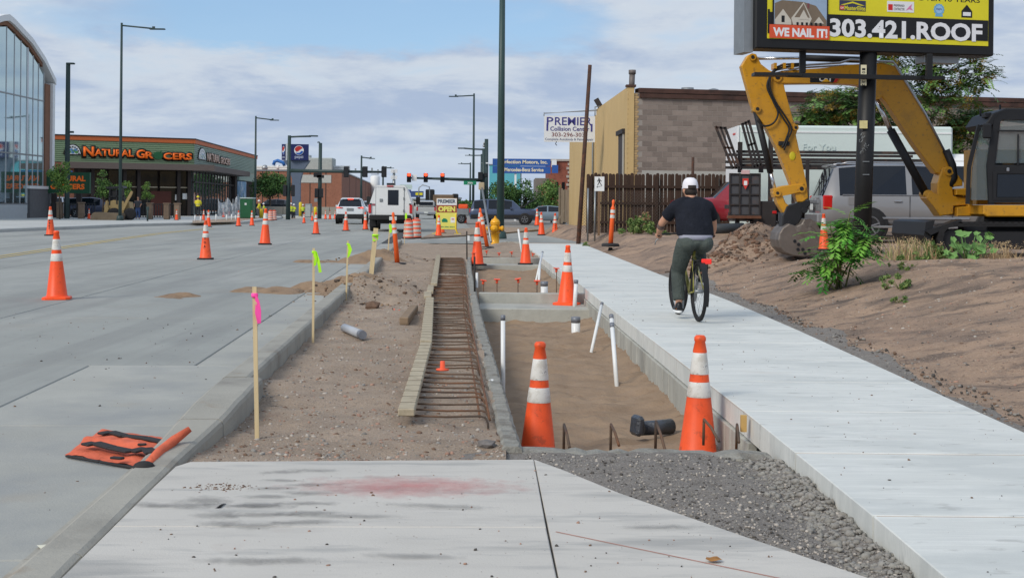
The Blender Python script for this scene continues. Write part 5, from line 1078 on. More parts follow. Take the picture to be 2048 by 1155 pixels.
e = grass('dry_grass_tuft', 'pale dry grass tuft by the excavator dozer blade', 1840, 495, 22.8, .3, .32, 130, m_dry, 2, group='dry grass tufts'); seedheads(e, .3, .3, 12, 2, m_dry[0])
e = grass('dry_grass_tuft', 'dry grass tuft before the near track at the right edge', 1995, 515, 21.6, .45, .32, 210, m_dry, 3, group='dry grass tufts'); seedheads(e, .45, .32, 24, 3, m_dry[0])
def bush(label, px, py, Y, rx, rz, n, ln, size, seed, mats=m_grn, name='weed', group='low green weeds'):
    c = P(px, py, Y); e = E(name, label, 'plant', (c.x, Y, BZ(c.x, Y)), 0, group); leaves('foliage', [(tuple(q), r_) for q, r_ in clumps((0,0,rz*.7), rx, rz, n, min(rx,rz)*.45, seed)], ln, size, mats, e, seed)
    mb = MB()
    for i in range(5): a = i*1.25; mb.tube([(0,0,-.03), (rx*.5*math.cos(a), rx*.5*math.sin(a), rz)], [.008,.003], 4)
    mb.build('stem', MATS['green_stem'], e); return e
bush('dark green weed beneath the excavator blade', 1880, 500, 22.6, .36, .2, 14, 900, .035, 1); bush('green weed patch low on the bank below the dry grass', 1800, 550, 17.5, .22, .1, 10, 500, .022, 2); bush('tiny green weed clump on the bare bank', 1795, 574, 16.6, .12, .05, 6, 220, .018, 3)
bush('small green weed left of the bank patch', 1772, 545, 18.0, .1, .12, 6, 220, .02, 4); bush('leafy weeds at the foot of the fence left of the cyclist', 1270, 462, 43.5, .55, .28, 16, 1100, .05, 5); bush('tall brownish weed against the wooden fence', 1285, 440, 44.5, .3, .42, 10, 420, .05, 6, [m_dry[1], m_grn[0]]); bush('green weeds beside the cyclist left hand', 1318, 462, 43, .4, .13, 10, 520, .04, 7); bush('weed tuft at the foot of the rusty post', 1168, 478, 43, .14, .14, 6, 240, .03, 8)
bush('feathery green weed low between the dry grass tufts', 1835, 510, 22.0, .3, .12, 9, 420, .025, 12); bush('sparse green weed above the bank near the track', 1815, 535, 19.5, .3, .07, 8, 260, .02, 9)
# burdock with broad leaves
c = P(1935,520,21.4); b = Vector((c.x, 21.4, BZ(c.x, 21.4))); e = E('burdock', 'broad-leaved burdock in front of the excavator track', 'plant', b); rr = random.Random(8); m_bd = mat('burdock_leaf', C(110,150,84), .6, var=.15, vs=9, spec=.3)
for i in range(34):
    a = rr.uniform(0, 2*PI); r_ = rr.uniform(.08,.38); z = rr.uniform(.08,.46); s_ = rr.uniform(.05,.095); c = Vector((r_*math.cos(a)*1.1, r_*math.sin(a)*.6-.05, z)); n = Vector((rr.gauss(0,.35), -.7+rr.gauss(0,.3), .8)).normalized(); u = n.orthogonal().normalized(); v = n.cross(u); q_ = Matrix.Rotation(rr.uniform(0,6), 3, n)
    shape = [(0,-1.5),(.35,-.8),(.8,-.35),(.62,.35),(.34,.75),(0,.5),(-.34,.75),(-.62,.35),(-.8,-.35),(-.35,-.8)]; mb = MB(); vs_ = [c+n*(-.02)]+[c+q_@(u*x+v*y)*s_+n*(.15*s_*(x*x)) for x, y in shape]; mb.add(vs_, [(0, 1+j, 1+(j+1) % 10) for j in range(10)], sm=True); mb.tube([(0,0,-.02), c*.6, c], .006, 4); mb.build('leaf', m_bd, e)
# ================================================================== VEHICLES
m_tyre = mat('tyre_rubber', C(34,34,36), .85, var=.2, vs=8); m_rim = mat('alloy_rim', C(170,172,176), .35, .8, var=.05); m_vglass = mat('vehicle_glass', C(22,27,36), .05, 0, var=.1, spec=.45); m_trim = mat('black_trim', C(30,30,32), .6, var=.1)
m_tail = mat('tail_light_red', C(190,24,24), .2, var=.08, spec=.8); m_lit = mat('brake_light', C(255,70,50), .3, var=0, emit=(1,.10,.06), estr=2.2); m_plate = mat('plate_white', C(206,210,206), .5)
def paint(name, c, rough=.28): return mat(name, c, rough, .15, var=.03, vs=1, coat=.6, spec=.5)
def wheel(e, x, y, r, w, sg, rimf=.62):
    M = Matrix.Rotation(PI/2, 3, 'X'); mb = MB(); mb.lathe([(r*.6,-w/2),(r*.9,-w/2),(r*.985,-w/2+.03),(r,-w/4),(r,w/4),(r*.985,w/2-.03),(r*.9,w/2),(r*.6,w/2)], 24, (x,y,r), M=M); k = mb.build('wheel', m_tyre, e)
    o = y+sg*(w/2+.004); mb = MB(); mb.lathe([(r*rimf,0),(r*rimf*.92,.012),(r*rimf*.86,-.03),(.05,-.02),(.045,.012),(.001,.012)] if sg < 0 else [(r*rimf,0),(r*rimf*.92,-.012),(r*rimf*.86,.03),(.05,.02),(.045,-.012),(.001,-.012)], 20, (x,o,r), M=M, cap=False); mb.build('rim', m_trim, k)
    mb = MB()
    for i in range(5):
        a = 2*PI*i/5+.3; mb.bar((x+.03*math.cos(a),o+sg*.004,r+.03*math.sin(a)), (x+r*rimf*.93*math.cos(a),o+sg*.004,r+r*rimf*.93*math.sin(a)), .03, .055, up=(0,1,0))
    mb.lathe([(r*rimf*1.0,0),(r*rimf*.88,0)], 20, (x,o+sg*.006,r), M=M, cap=False); mb.build('spokes', m_rim, k); return k
def ring(zb, zl, zt, w, wt): return [(0,zb),(w*.86,zb),(w*.975,zb+.14*(zl-zb)),(w,zb+.5*(zl-zb)),(w*.985,zl-.05),(w*.955,zl),(wt,zt-.05),(wt*.82,zt-.004),(0,zt)]
def car(name, label, cat, loc, rz, st_, body, wheels, group=None, scale=1., lights=(), extras=None, glass=None, lines=()):
    e = E(name, label, cat, loc, rz, group, scale); glass = glass or m_vglass; rings = [(q[0], ring(*q[1:6])) for q in st_]; K = 9; B_ = MB(); wins = {}
    def vtx(i, k, sg): x, r_ = rings[i]; return (x, sg*r_[k][0], r_[k][1])
    for i in range(len(st_)-1):
        kind = st_[i][6]
        for sg in (1, -1):
            for k in range(K-1):
                qd = [vtx(i,k,sg), vtx(i+1,k,sg), vtx(i+1,k+1,sg), vtx(i,k+1,sg)]
                if kind == 'w' and k == 5: wins.setdefault(('window', i, sg), MB()).add(qd, [(0,1,2,3)])
                elif kind in 'gr' and k >= 6: wins.setdefault(('windscreen' if kind == 'g' else 'rear_window', i, 0), MB()).add(qd, [(0,1,2,3)], sm=True)
                else: B_.add(qd, [(0,1,2,3)], sm=(k not in (0,)))
    for i in (0, len(st_)-1):
        for k in range(K-1): B_.add([vtx(i,k,1), vtx(i,k+1,1), vtx(i,k+1,-1), vtx(i,k,-1)], [(0,1,2,3)])
    bo = B_.build('body', body, e)
    for (nm, i, sg), mb in wins.items(): mb.build(nm, glass, e)
    W_ = max(q[4] for q in st_)
    for x, r_, tw in wheels:
        for sg in (1, -1):
            mb = MB(); M = Matrix.Rotation(PI/2, 3, 'X'); mb.lathe([(r_*1.16,-.02),(r_*1.16,.008),(r_*1.1,.012),(r_*.5,.010)], 24, (x, sg*(W_-.004), r_*1.02), M=M, cap=True); mb.build('wheel_arch', m_trim, e)
            wheel(e, x, sg*(W_-tw/2+.028), r_, tw, sg)
    for (nm, c, d, m) in lights: mb = MB(); mb.box(c, d, bev=min(d)*.25); mb.build(nm, m, e)
    if extras: extras(e)
    return e
def bx(e, nm, c, d, m, bev=.01): mb = MB(); mb.box(c, d, bev=bev); return mb.build(nm, m, e)
# --- silver SUV, tail to the left
sv = paint('silver_paint', C(132,132,134), .36)
st_ = [(-2.62,.62,1.05,1.10,.86,.80,'b'),(-2.56,.42,1.10,1.16,.95,.82,'r'),(-2.28,.40,1.14,1.86,.985,.74,'b'),(-2.16,.40,1.15,1.90,.99,.745,'w'),(-1.55,.40,1.16,1.95,1.0,.75,'b'),(-1.42,.40,1.16,1.955,1.0,.752,'w'),(-.50,.40,1.16,1.965,1.0,.755,'b'),(-.36,.40,1.16,1.965,1.0,.755,'w'),(.55,.40,1.15,1.93,1.0,.745,'b'),(.62,.40,1.15,1.90,1.0,.74,'g'),(1.25,.40,1.16,1.24,1.0,.86,'b'),(2.3,.42,1.10,1.16,.97,.84,'b'),(2.6,.5,.95,1.02,.9,.78,'b')]
Ys = 36.; xs_ = P(1648,400,35).x+2.62
def suvx(e):
    for sg in (-1, 1):
        mb = MB(); mb.tube([(-2.1,sg*.66,1.95),(-1.9,sg*.66,2.0),(.3,sg*.66,1.99),(.5,sg*.66,1.93)], .022, 6); mb.build('roof_rail', m_rim, e)
        for x in (-1.47, -.43, .62): bx(e, 'door_gap', (x,sg*.998,.82), (.012,.012,.66), m_trim, 0)
        for x in (-.72, .32): bx(e, 'door_handle', (x,sg*1.01,1.02), (.2,.04,.04), m_rim)
        bx(e, 'side_moulding', (-.4,sg*1.004,.60), (2.9,.02,.05), m_rim); bx(e, 'chrome_strip', (-.8,sg*.972,1.175), (2.6,.016,.022), m_rim, 0); bx(e, 'running_board', (-.35,sg*.99,.38), (2.2,.12,.06), sv)
    bx(e, 'fuel_cap', (-1.85,-.998,1.02), (.2,.006,.2), sv, 0); bx(e, 'bumper', (-2.64,0,.58), (.16,1.84,.26), sv, .04); bx(e, 'plate', (-2.70,0.0,.86), (.02,.34,.16), m_plate); bx(e, 'tailgate_trim', (-2.63,0,1.0), (.04,1.2,.09), m_rim)
    mb = MB(); mb.tube([(-2.5,.3,1.2),(-2.42,.1,1.5),(-2.40,-.3,1.55)], .012, 5); mb.build('rear_wiper', m_trim, e); bx(e, 'spoiler', (-2.26,0,1.92), (.14,1.3,.04), sv)
car('silver_suv', 'silver SUV parked behind the black billboard pole with red tail light', 'SUV', (xs_, Ys, .44), R(-2), st_, sv, [(-1.42,.40,.26),(1.65,.40,.26)], lights=[('tail_light',(-2.46,-.93,.98),(.24,.10,.36),m_tail),('tail_light',(-2.46,.93,.98),(.24,.10,.36),m_tail)], extras=suvx)
# --- blue SUV with bonnet up
bl2 = paint('blue_paint', C(58,72,100), .35)
st_ = [(-2.3,.5,.95,1.0,.82,.76,'b'),(-2.24,.38,1.0,1.06,.88,.76,'r'),(-2.0,.36,1.02,1.62,.9,.68,'w'),(-1.15,.36,1.03,1.70,.91,.69,'b'),(-1.02,.36,1.03,1.70,.91,.69,'w'),(-.25,.36,1.03,1.70,.91,.69,'b'),(-.15,.36,1.03,1.70,.91,.69,'w'),(.55,.36,1.03,1.62,.91,.67,'b'),(.62,.36,1.03,1.58,.91,.66,'g'),(1.15,.36,1.03,1.10,.9,.78,'b'),(2.1,.38,.98,1.03,.88,.76,'b'),(2.3,.45,.85,.9,.8,.7,'b')]
def bluex(e):
    bx(e, 'lower_cladding', (-.1,-.915,.55), (4.2,.02,.22), m_trim); 
    mb = MB(); mb.prism([(1.15,-.75,1.1),(1.15,.75,1.1),(2.05,.7,1.72),(2.05,-.7,1.72)], (-.03,0,.05)); mb.build('raised_bonnet', m_black, e)
    for x in (-1.08, -.2): bx(e, 'door_gap', (x,-.907,.75), (.012,.012,.55), m_trim, 0)
    bx(e, 'mirror', (.5,-.98,1.1), (.12,.16,.14), bl2); bx(e, 'bumper', (2.32,0,.5), (.12,1.6,.22), m_trim)
Yb_ = 90.; car('blue_suv', 'dark blue SUV with its bonnet raised beyond the hydrant', 'SUV', (P(1009,400,Yb_).x, Yb_, -.02), R(-3), st_, bl2, [(-1.35,.36,.24),(1.42,.36,.24)], lights=[('tail_light',(-2.27,-.78,.92),(.08,.14,.3),m_tail)], extras=bluex, scale=.95)
# --- sedan behind it
def sedan(x0): return [(-2.3,.4,.8,.86,.78,.7,'b'),(-2.2,.28,.9,.96,.86,.76,'b'),(-1.75,.25,.93,.99,.88,.76,'r'),(-1.15,.24,.95,1.36,.89,.60,'w'),(-.3,.24,.94,1.43,.89,.62,'b'),(-.2,.24,.94,1.43,.89,.62,'w'),(.55,.24,.93,1.36,.89,.6,'g'),(1.2,.24,.92,.98,.88,.74,'b'),(2.1,.26,.82,.88,.84,.7,'b'),(2.35,.35,.65,.7,.74,.6,'b')]
car('grey_sedan', 'blue-grey sedan parked beside the raised bonnet', 'car', (P(1090,400,95).x, 95, -.02), R(176), sedan(0), paint('grey_blue_paint', C(120,136,148), .3), [(-1.4,.31,.2),(1.4,.31,.2)], group='parked cars', scale=.86)
# --- white hatch from behind
wt = paint('white_car_paint', C(226,230,234), .3)
st_ = [(-2.2,.62,1.0,1.05,.78,.72,'b'),(-2.12,.42,1.04,1.10,.87,.74,'r'),(-1.72,.36,1.06,1.56,.91,.64,'w'),(-1.0,.34,1.05,1.65,.92,.66,'b'),(-.9,.34,1.05,1.65,.92,.66,'w'),(.3,.34,1.02,1.60,.92,.64,'g'),(1.15,.34,1.0,1.06,.91,.78,'b'),(2.0,.36,.92,.98,.88,.72,'b'),(2.25,.42,.7,.8,.8,.62,'b')]
def cxx(e):
    bx(e, 'bumper', (-2.2,0,.48), (.16,1.7,.3), m_trim, .05); bx(e, 'plate', (-2.235,0,.92), (.03,.42,.16), m_steel); bx(e, 'high_brake_light', (-1.74,0,1.58), (.1,.36,.06), m_lit); bx(e, 'spoiler', (-1.70,0,1.63), (.26,1.1,.05), wt)
    for sg in (-1, 1): mb = MB(); mb.prism([(-2.17,sg*.86,.98),(-2.17,sg*.84,1.08),(-2.2,sg*.45,1.05),(-2.2,sg*.5,.99)], (-.04,0,0)); mb.build('tail_light', m_tail, e); bx(e, 'brake_light', (-2.2,sg*.74,1.03), (.06,.16,.07), m_lit); bx(e, 'mirror', (.35,sg*1.0,1.12), (.12,.18,.14), wt)
car('white_hatchback', 'white crossover car waiting at the crossing with brake lights on', 'car', (P(703,400,86).x, 86.5, 0), R(92.8), st_, wt, [(-1.35,.36,.24),(1.35,.36,.24)], extras=cxx, scale=.96)
# --- white service truck from behind
Yw = 63.5; e = E('service_truck', 'white service truck with boxy topper seen from behind', 'truck', (P(781,400,Yw).x, Yw, 0), R(2.84)); twh = mat('truck_white', C(222,224,224), .4, var=.03, coat=.3)
# local: x right, y forward, z up
mb = MB(); sec = [(-.98,.62),(-.99,1.05),(-.95,1.25),(-.70,2.02),(-.62,2.1),(.62,2.1),(.70,2.02),(.95,1.25),(.99,1.05),(.98,.62)]; mb.prism([(x,0,z) for x, z in sec], (0,2.6,0)); mb.build('topper', twh, e)
mb = MB(); mb.prism([(-.95,2.62,.55),(-.96,2.62,1.2),(-.72,2.62,1.9),(.72,2.62,1.9),(.96,2.62,1.2),(.95,2.62,.55)], (0,2.6,0)); mb.build('cab', twh, e); bx(e, 'bonnet', (0,5.8,.95), (1.8,1.2,.6), twh, .08)
dr = bx(e, 'rear_door', (-.02,-.015,1.28), (1.26,.03,1.42), twh, .012); bx(dr, 'door_seal', (-.02,-.006,1.28), (1.31,.012,1.47), m_steel, 0); bx(dr, 'door_window', (.12,-.036,1.55), (.48,.02,.68), m_vglass, .0); bx(dr, 'door_handle', (-.42,-.045,1.42), (.14,.04,.14), m_steel)
for z in (.95, 1.5, 1.95): bx(dr, 'hinge', (.60,-.04,z), (.05,.03,.12), m_steel)
bx(e, 'flag_sticker', (-.76,-.012,1.22), (.14,.02,.09), mat('flag_print', C(150,90,100), .6, var=.3, vs=40)); bx(e, 'high_brake_light', (-.02,-.03,2.06), (.3,.05,.05), m_tail)
for sg in (-1, 1): bx(e, 'tail_light', (sg*.93,-.03,1.03), (.13,.07,.38), m_tail); bx(e, 'mirror', (sg*1.18,3.8,1.42), (.2,.14,.36), m_trim); bx(e, 'mirror_arm', (sg*1.05,3.8,1.42), (.12,.05,.05), m_trim); bx(e, 'corner_post', (sg*.89,-.02,1.25), (.1,.05,.06), m_trim)
bx(e, 'bumper', (0,-.12,.64), (1.9,.22,.24), m_trim, .04); bx(e, 'plate', (.13,-.24,.60), (.34,.02,.17), m_plate); bx(e, 'roof_light', (-.02,.6,2.16), (.36,.2,.1), m_trim); bx(e, 'chassis', (0,2.4,.45), (1.2,4.6,.18), m_trim)
for sg in (-1, 1):
    for y in (1.2, 5.0):
        mb = MB(); M = Matrix.Rotation(PI/2, 3, 'Y'); mb.lathe([(.2,-.15),(.35,-.15),(.39,-.11),(.39,.11),(.35,.15),(.2,.15)], 22, (sg*.82,y,.39), M=M); k = mb.build('wheel', m_tyre, e); mb = MB(); mb.lathe([(.22,0),(.2,.02*sg),(.05,.03*sg)], 16, (sg*.975,y,.39), M=M, cap=True); mb.build('rim', m_rim, k)
    bx(e, 'mud_flap', (sg*.82,.62,.42), (.3,.03,.4), m_trim)
# --- pickup on the crossing, tail to us
st_ = [(-2.6,.5,1.0,1.04,.9,.86,'b'),(-2.55,.42,1.08,1.12,.95,.9,'b'),(-.9,.42,1.1,1.14,.96,.9,'r'),(-.7,.42,1.1,1.72,.96,.70,'w'),(.2,.42,1.1,1.78,.96,.70,'b'),(.3,.42,1.1,1.78,.96,.70,'w'),(.85,.42,1.1,1.7,.96,.68,'g'),(1.4,.42,1.1,1.16,.95,.82,'b'),(2.6,.45,1.0,1.06,.92,.8,'b')]
def pux(e):
    bx(e, 'bumper', (-2.66,0,.55), (.16,1.8,.2), m_rim, .03); bx(e, 'plate', (-2.75,0,.6), (.02,.4,.16), m_plate); bx(e, 'bed_cap', (-1.75,0,1.42), (1.6,1.66,.56), paint('cap_silver', C(176,178,176)), .12); bx(e, 'cap_window', (-2.56,0,1.46), (.02,1.3,.32), m_vglass, 0)
    for sg in (-1, 1): bx(e, 'tail_light', (-2.6,sg*.86,.95), (.08,.14,.36), m_tail)
car('silver_pickup', 'silver pickup with canopy seen from behind left of the OPEN sign', 'pickup', (P(853,400,118).x, 118, 0), R(92.8), st_, paint('pickup_silver', C(178,180,178)), [(-1.6,.38,.26),(1.7,.38,.26)], extras=pux, scale=.86)
# --- red pickup mostly hidden by the cyclist
rp = paint('red_paint', C(140,30,44), .35)
def redx(e): bx(e, 'bumper', (2.66,0,.6), (.2,1.8,.22), m_trim, .04); bx(e, 'side_stripe', (1.9,-.955,.98), (1.4,.012,.03), m_trim, 0)
car('red_pickup', 'dark red pickup parked behind the cyclist by the fence', 'pickup', (P(1455,400,44.4).x+.9, 44.6, .42), R(180), st_, rp, [(-1.6,.40,.26),(1.7,.40,.26)], extras=redx, scale=1.0)
# --- parked cars on the left lot
car('dark_blue_suv', 'dark blue SUV parked behind the patio fence', 'SUV', (P(188,400,94).x, 94, .14), R(8), [tuple(q) for q in [(-2.3,.5,.95,1.0,.82,.76,'b'),(-2.24,.38,1.0,1.06,.88,.76,'r'),(-2.0,.36,1.02,1.62,.9,.68,'w'),(-.2,.36,1.03,1.70,.91,.69,'w'),(.6,.36,1.03,1.6,.91,.66,'g'),(1.15,.36,1.03,1.10,.9,.78,'b'),(2.2,.38,.9,.95,.86,.7,'b')]], paint('navy_paint', C(38,48,76), .3), [(-1.35,.36,.24),(1.42,.36,.24)], group='parked cars', scale=.8)
car('white_parked_car', 'white car parked by the green monument sign', 'car', (P(128,400,96).x, 96, .14), R(30), sedan(0), wt, [(-1.4,.31,.2),(1.4,.31,.2)], group='parked cars', scale=.95)
car('dark_parked_car', 'dark car parked under the round tree by the brick factory', 'car', (P(560,400,140).x, 140, .14), R(0), sedan(0), paint('charcoal_paint', C(52,56,62), .3), [(-1.4,.31,.2),(1.4,.31,.2)], group='parked cars', scale=1.)
car('white_queued_car', 'white car queued ahead between the crossover and the service truck', 'car', (P(742,400,112).x, 112, 0), R(92.8), sedan(0), wt, [(-1.4,.31,.2),(1.4,.31,.2)], group='parked cars', lights=[('tail_light',(-2.27,-.7,.82),(.06,.2,.12),m_lit),('tail_light',(-2.27,.7,.82),(.06,.2,.12),m_lit)])
# --- white box truck (long side to us)
Yx = 42.5; e = EW('box_truck', 'long white box truck parked behind the stake truck', 'truck', P(1680,440,Yx)); tb_ = mat('pale_green_white', C(206,218,214), .5, var=.03, vs=.7, world=True)
xl, xr = P(1478,400,Yx).x, P(1905,400,Yx).x; zt_ = P(1500,250,Yx).z; zb_ = .95
mb = MB(); mb.box(((xl+xr)/2, Yx+1.15, (zt_+zb_)/2), (xr-xl, 2.3, zt_-zb_), bev=.06); bd = mb.build('box_body', tb_, e)
bx(e, 'roof_rail', ((xl+xr)/2, Yx-.012, zt_-.2), (xr-xl-.1,.02,.05), m_white, 0); bx(e, 'rear_frame', (xl-.03, Yx+1.15, (zt_+zb_)/2), (.06,2.3,zt_-zb_-.05), m_white, .01)
bx(e, 'lower_skirt', (xl+.15, Yx+.6, .8), (.5,1.2,.5), tb_, .02)
for i in range(3): bx(e, 'marker_light', (xl-.07, Yx+.45+i*.16, zt_-.25), (.03,.1,.06), m_tail)
for i in range(4): mb = MB(); mb.cyl((xl-.07,Yx+.12,zt_-1.6-i*.22), (xl-.05,Yx+.12,zt_-1.6-i*.22), .07, n=12); mb.build('rear_lamp', m_trim, e)
text('For You', mat('faint_print', C(200,212,208), .6), P(1605,300,Yx-.03), (1,0,0), (0,0,1), 1.0, .2, e)
mb = MB(); c0 = P(1925,300,Yx).x; mb.box((c0-.1, Yx+1.1, 2.0), (1.5,2.0,1.9), bev=.2); mb.build('cab', m_white, e); bx(e, 'cab_window', (c0+.1, Yx+.09, 2.35), (.9,.02,.6), m_vglass, 0)
bx(e, 'chassis', ((xl+xr)/2+.3, Yx+1.1, .85), (xr-xl,.9,.2), m_trim)
for x in (xl+1.2, c0): 
    for y in (Yx+.2, Yx+2.1): wheel(e, x, y, .45, .28, -1 if y < Yx+1 else 1).location.z = .42
# --- flatbed stake truck with lift gate
Yk = 39.; s = Yk/2800; e = EW('stake_truck', 'dark steel stake-bed truck with folded lift gate and upright ramps', 'truck', P(1500,450,Yk)); m_dst = mat('worn_dark_steel', C(58,54,54), .7, .4, var=.25, vs=3, layers=[(C(104,78,64), 3, .54, .68, .7)]); m_gate = mat('grey_gate_plate', C(86,86,90), .6, .4, var=.15, vs=2, layers=[(C(120,84,66), 2.5, .6, .72, .6)])
X_at = lambda px: P(px,400,Yk).x
Z_at = lambda py, px=1500: P(px,py,Yk).z
g0, g1_, t0, t1 = X_at(1459), X_at(1519), Z_at(430), Z_at(348)
gt = bx(e, 'gate_plate', ((g0+g1_)/2, Yk, (t0+t1)/2), (g1_-g0,.04,t1-t0), m_gate, .005)
for i in range(4): bx(gt, 'gate_rib', (g0+(g1_-g0)*i/3, Yk-.045, (t0+t1)/2), (.045,.05,t1-t0+.04), m_dst, .005)
for i in range(5): bx(gt, 'gate_rib', ((g0+g1_)/2, Yk-.048, t0+(t1-t0)*i/4), (g1_-g0+.04,.046,.04), m_dst, .005)
bx(e, 'gate_lip', ((g0+g1_)/2-.02, Yk-.08, t0-.06), (g1_-g0+.1,.2,.08), mat('rusty_lip', C(112,76,58), .85, .3, var=.25, vs=5), .01)
mb = MB(); c = P(1491,366,Yk-.085); mb.prism([(c.x-.08,c.y,c.z+.13),(c.x+.08,c.y,c.z+.13),(c.x+.085,c.y,c.z-.02),(c.x,c.y,c.z-.18),(c.x-.085,c.y,c.z-.02)], (0,.012,0)); wl = mb.build('warning_label', mat('label_red', C(200,60,50), .5), e)
bx(e, 'warning_sticker', P(1491,344,Yk-.07), (.24,.02,.12), mat('label_pink', C(206,170,170), .6, var=.1)); bx(wl, 'label_print', (c.x,c.y-.01,c.z+.0), (.09,.008,.12), m_white, 0)
def lattice(pts4, nm='folded_ramp'):
    (a, b, c, d) = [P(x,y,Yk-.1) for x, y in pts4]; mb = MB()   # a,b bottom; c,d top (right, left)
    for p0, p1 in ((a, d), (b, c)): mb.bar(p0, p1, .05, .07)
    mb.bar(a.lerp(b,.5), d.lerp(c,.5), .05, .05)
    for t in (.03, .5, .97): mb.bar(a.lerp(d,t), b.lerp(c,t), .05, .06)
    mb.build(nm, m_dst, e)
lattice([(1466,338),(1480,338),(1450,254),(1431,252)]); lattice([(1508,336),(1523,332),(1497,240),(1484,246)])
for px, ya, yb_ in ((1480,284,345),(1541,275,430),(1522,330,345)): a, b = P(px,ya,Yk+.2), P(px,yb_,Yk+.2); mb = MB(); mb.box((a+b)/2, (.12,.1,abs(a.z-b.z))); mb.build('stake_post', m_dst, e)
xL, xR = X_at(1475), X_at(1872)
for py in (304, 319, 331): bx(e, 'side_rail', ((xL+xR)/2, Yk+.3, Z_at(py,1670)), (xR-xL,.05,.08), m_dst, .005); bx(e, 'far_side_rail', ((xL+xR)/2, Yk+2.3, Z_at(py,1670)-.02), (xR-xL,.05,.08), m_dst, .005)
for px in (1590, 1618, 1690, 1760, 1830, 1868): x = X_at(px); bx(e, 'stake', (x, Yk+.24, 1.95), (.1,.06,1.35), m_dst, .005)
bx(e, 'deck', ((xL+xR)/2, Yk+1.3, 1.28), (xR-xL,2.2,.12), m_dst, .01); bx(e, 'frame_rail', ((xL+xR)/2, Yk+1.3, 1.0), (xR-xL,.8,.25), m_dst, .01); bx(e, 'gate_housing', (X_at(1535), Yk+.5, 1.0), (.5,1.0,.9), m_dst, .02); bx(e, 'bumper_leg', (X_at(1476), Yk+.1, .72), (.12,.12,.55), m_dst)
bx(e, 'tail_lamp', (X_at(1549), Yk-.01, Z_at(424)), (.12,.03,.08), m_tail)
cx_ = X_at(1915); bx(e, 'cab', (cx_+.3, Yk+1.3, 1.85), (1.7,2.0,1.5), m_white, .15); bx(e, 'cab_window', (cx_+.1, Yk+.29, 2.2), (.9,.02,.55), m_vglass, 0); bx(e, 'mirror', (cx_+.45, Yk-.05, 1.95), (.12,.06,.35), m_white)
for x in (X_at(1560), X_at(1920)):
    for y in (Yk+.35, Yk+2.2): wheel(e, x, y, .46, .28, -1 if y < Yk+1 else 1).location.z = .40
bx(e, 'mud_flap', (X_at(1530), Yk+.3, .62), (.03,.5,.5), m_trim)
# black drain pipe lying below it
e = EW('drain_pipe', 'black plastic pipe lying before the red pickup wheel', 'pipe', P(1450,455,37)); mb = MB(); mb.tube([P(1426,458,37), P(1485,455,37.5)], .13, 14); mb.build('pipe', mat('black_pipe', C(52,56,60), .5), e)
# ================================================================== EXCAVATOR (side on, boom to the left)
Ye = 25.5; s = Ye/2800; my = mat('machine_yellow', C(202,146,34), .42, .05, var=.07, vs=2, coat=.15, layers=[(C(160,118,48), 3, .52, .68, .5), (C(110,86,56), 14, .58, .66, .5), (C(140,112,72), 1.3, .56, .7, .4)]); mk = mat('machine_black', C(34,35,38), .55, .1, var=.15); mchr = mat('chrome_rod', C(200,202,206), .2, .9, var=0); mgr = mat('worn_bucket_steel', C(112,104,98), .55, .5, var=.2, vs=4, layers=[(C(150,144,136), 5, .55, .7, .6), (C(92,72,58), 3, .58, .72, .7)])
ex = EW('excavator', 'yellow tracked excavator with raised boom and bucket resting on dirt pile', 'excavator', (P(2010,400,Ye).x, Ye, .4))
def plate(name, pts, th, m, Y=Ye, par=ex, bev=True):
    a = [P(x, y, Y) for x, y in pts]; mb = MB()
    if not bev: mb.prism([q-Vector((0,th/2,0)) for q in a], (0,th,0)); return mb.build(name, m, par)
    cen = sum(a, Vector())/len(a); n = len(a); ins = []
    for i in range(n):
        p, q, r_ = a[i-1], a[i], a[(i+1) % n]; e1 = (p-q).normalized(); e2 = (r_-q).normalized(); b_ = e1+e2; sgn = 1
        cr = e1.cross(e2).y; orient = sum((a[j].x*a[(j+1) % n].z-a[(j+1) % n].x*a[j].z) for j in range(n))
        if (cr > 0) == (orient > 0): sgn = 1
        else: sgn = -1
        ins.append(q+(b_.normalized()*sgn*.02 if b_.length > .15 else Vector()))
    y0, y1 = -th/2, th/2; V = [q+Vector((0,y0,0)) for q in ins]+[q+Vector((0,y0+.015,0)) for q in a]+[q+Vector((0,y1-.015,0)) for q in a]+[q+Vector((0,y1,0)) for q in ins]
    fs = [tuple(range(n)), tuple(3*n+i for i in range(n))[::-1]]
    for k in range(3): fs += [(k*n+i, k*n+(i+1) % n, (k+1)*n+(i+1) % n, (k+1)*n+i) for i in range(n)]
    mb.add(V, fs); return mb.build(name, m, par)
def pin(px, py, r, w, m=my, Y=Ye, par=ex, name='pin'): c = P(px,py,Y); mb = MB(); mb.cyl(c-Vector((0,w/2,0)), c+Vector((0,w/2,0)), r*s, n=16); return mb.build(name, m, par)
def rod(name, a, b, r, m, Y=Ye, par=ex, n=14): mb = MB(); mb.tube([P(*a,Y), P(*b,Y)], r*s, n); return mb.build(name, m, par)
boom = plate('boom', [(1545,150),(1560,143),(1640,138),(1700,131),(1760,127),(1789,134),(1812,168),(1850,240),(1895,324),(1902,342),(1888,352),(1866,346),(1826,292),(1791,240),(1768,205),(1752,188),(1728,175),(1700,170),(1640,168),(1560,169),(1546,163)], .30, my)
z7 = lambda x, y: (1420+x/2.624, 80+y/2.624)
stick = plate('stick', [z7(*q) for q in [(158,140),(190,86),(215,74),(236,78),(262,130),(300,160),(372,196),(392,290),(432,430),(456,460),(444,500),(470,620),(500,760),(508,830),(480,852),(452,850),(420,760),(345,570),(282,452),(240,392),(222,365),(210,330)]], .26, my)
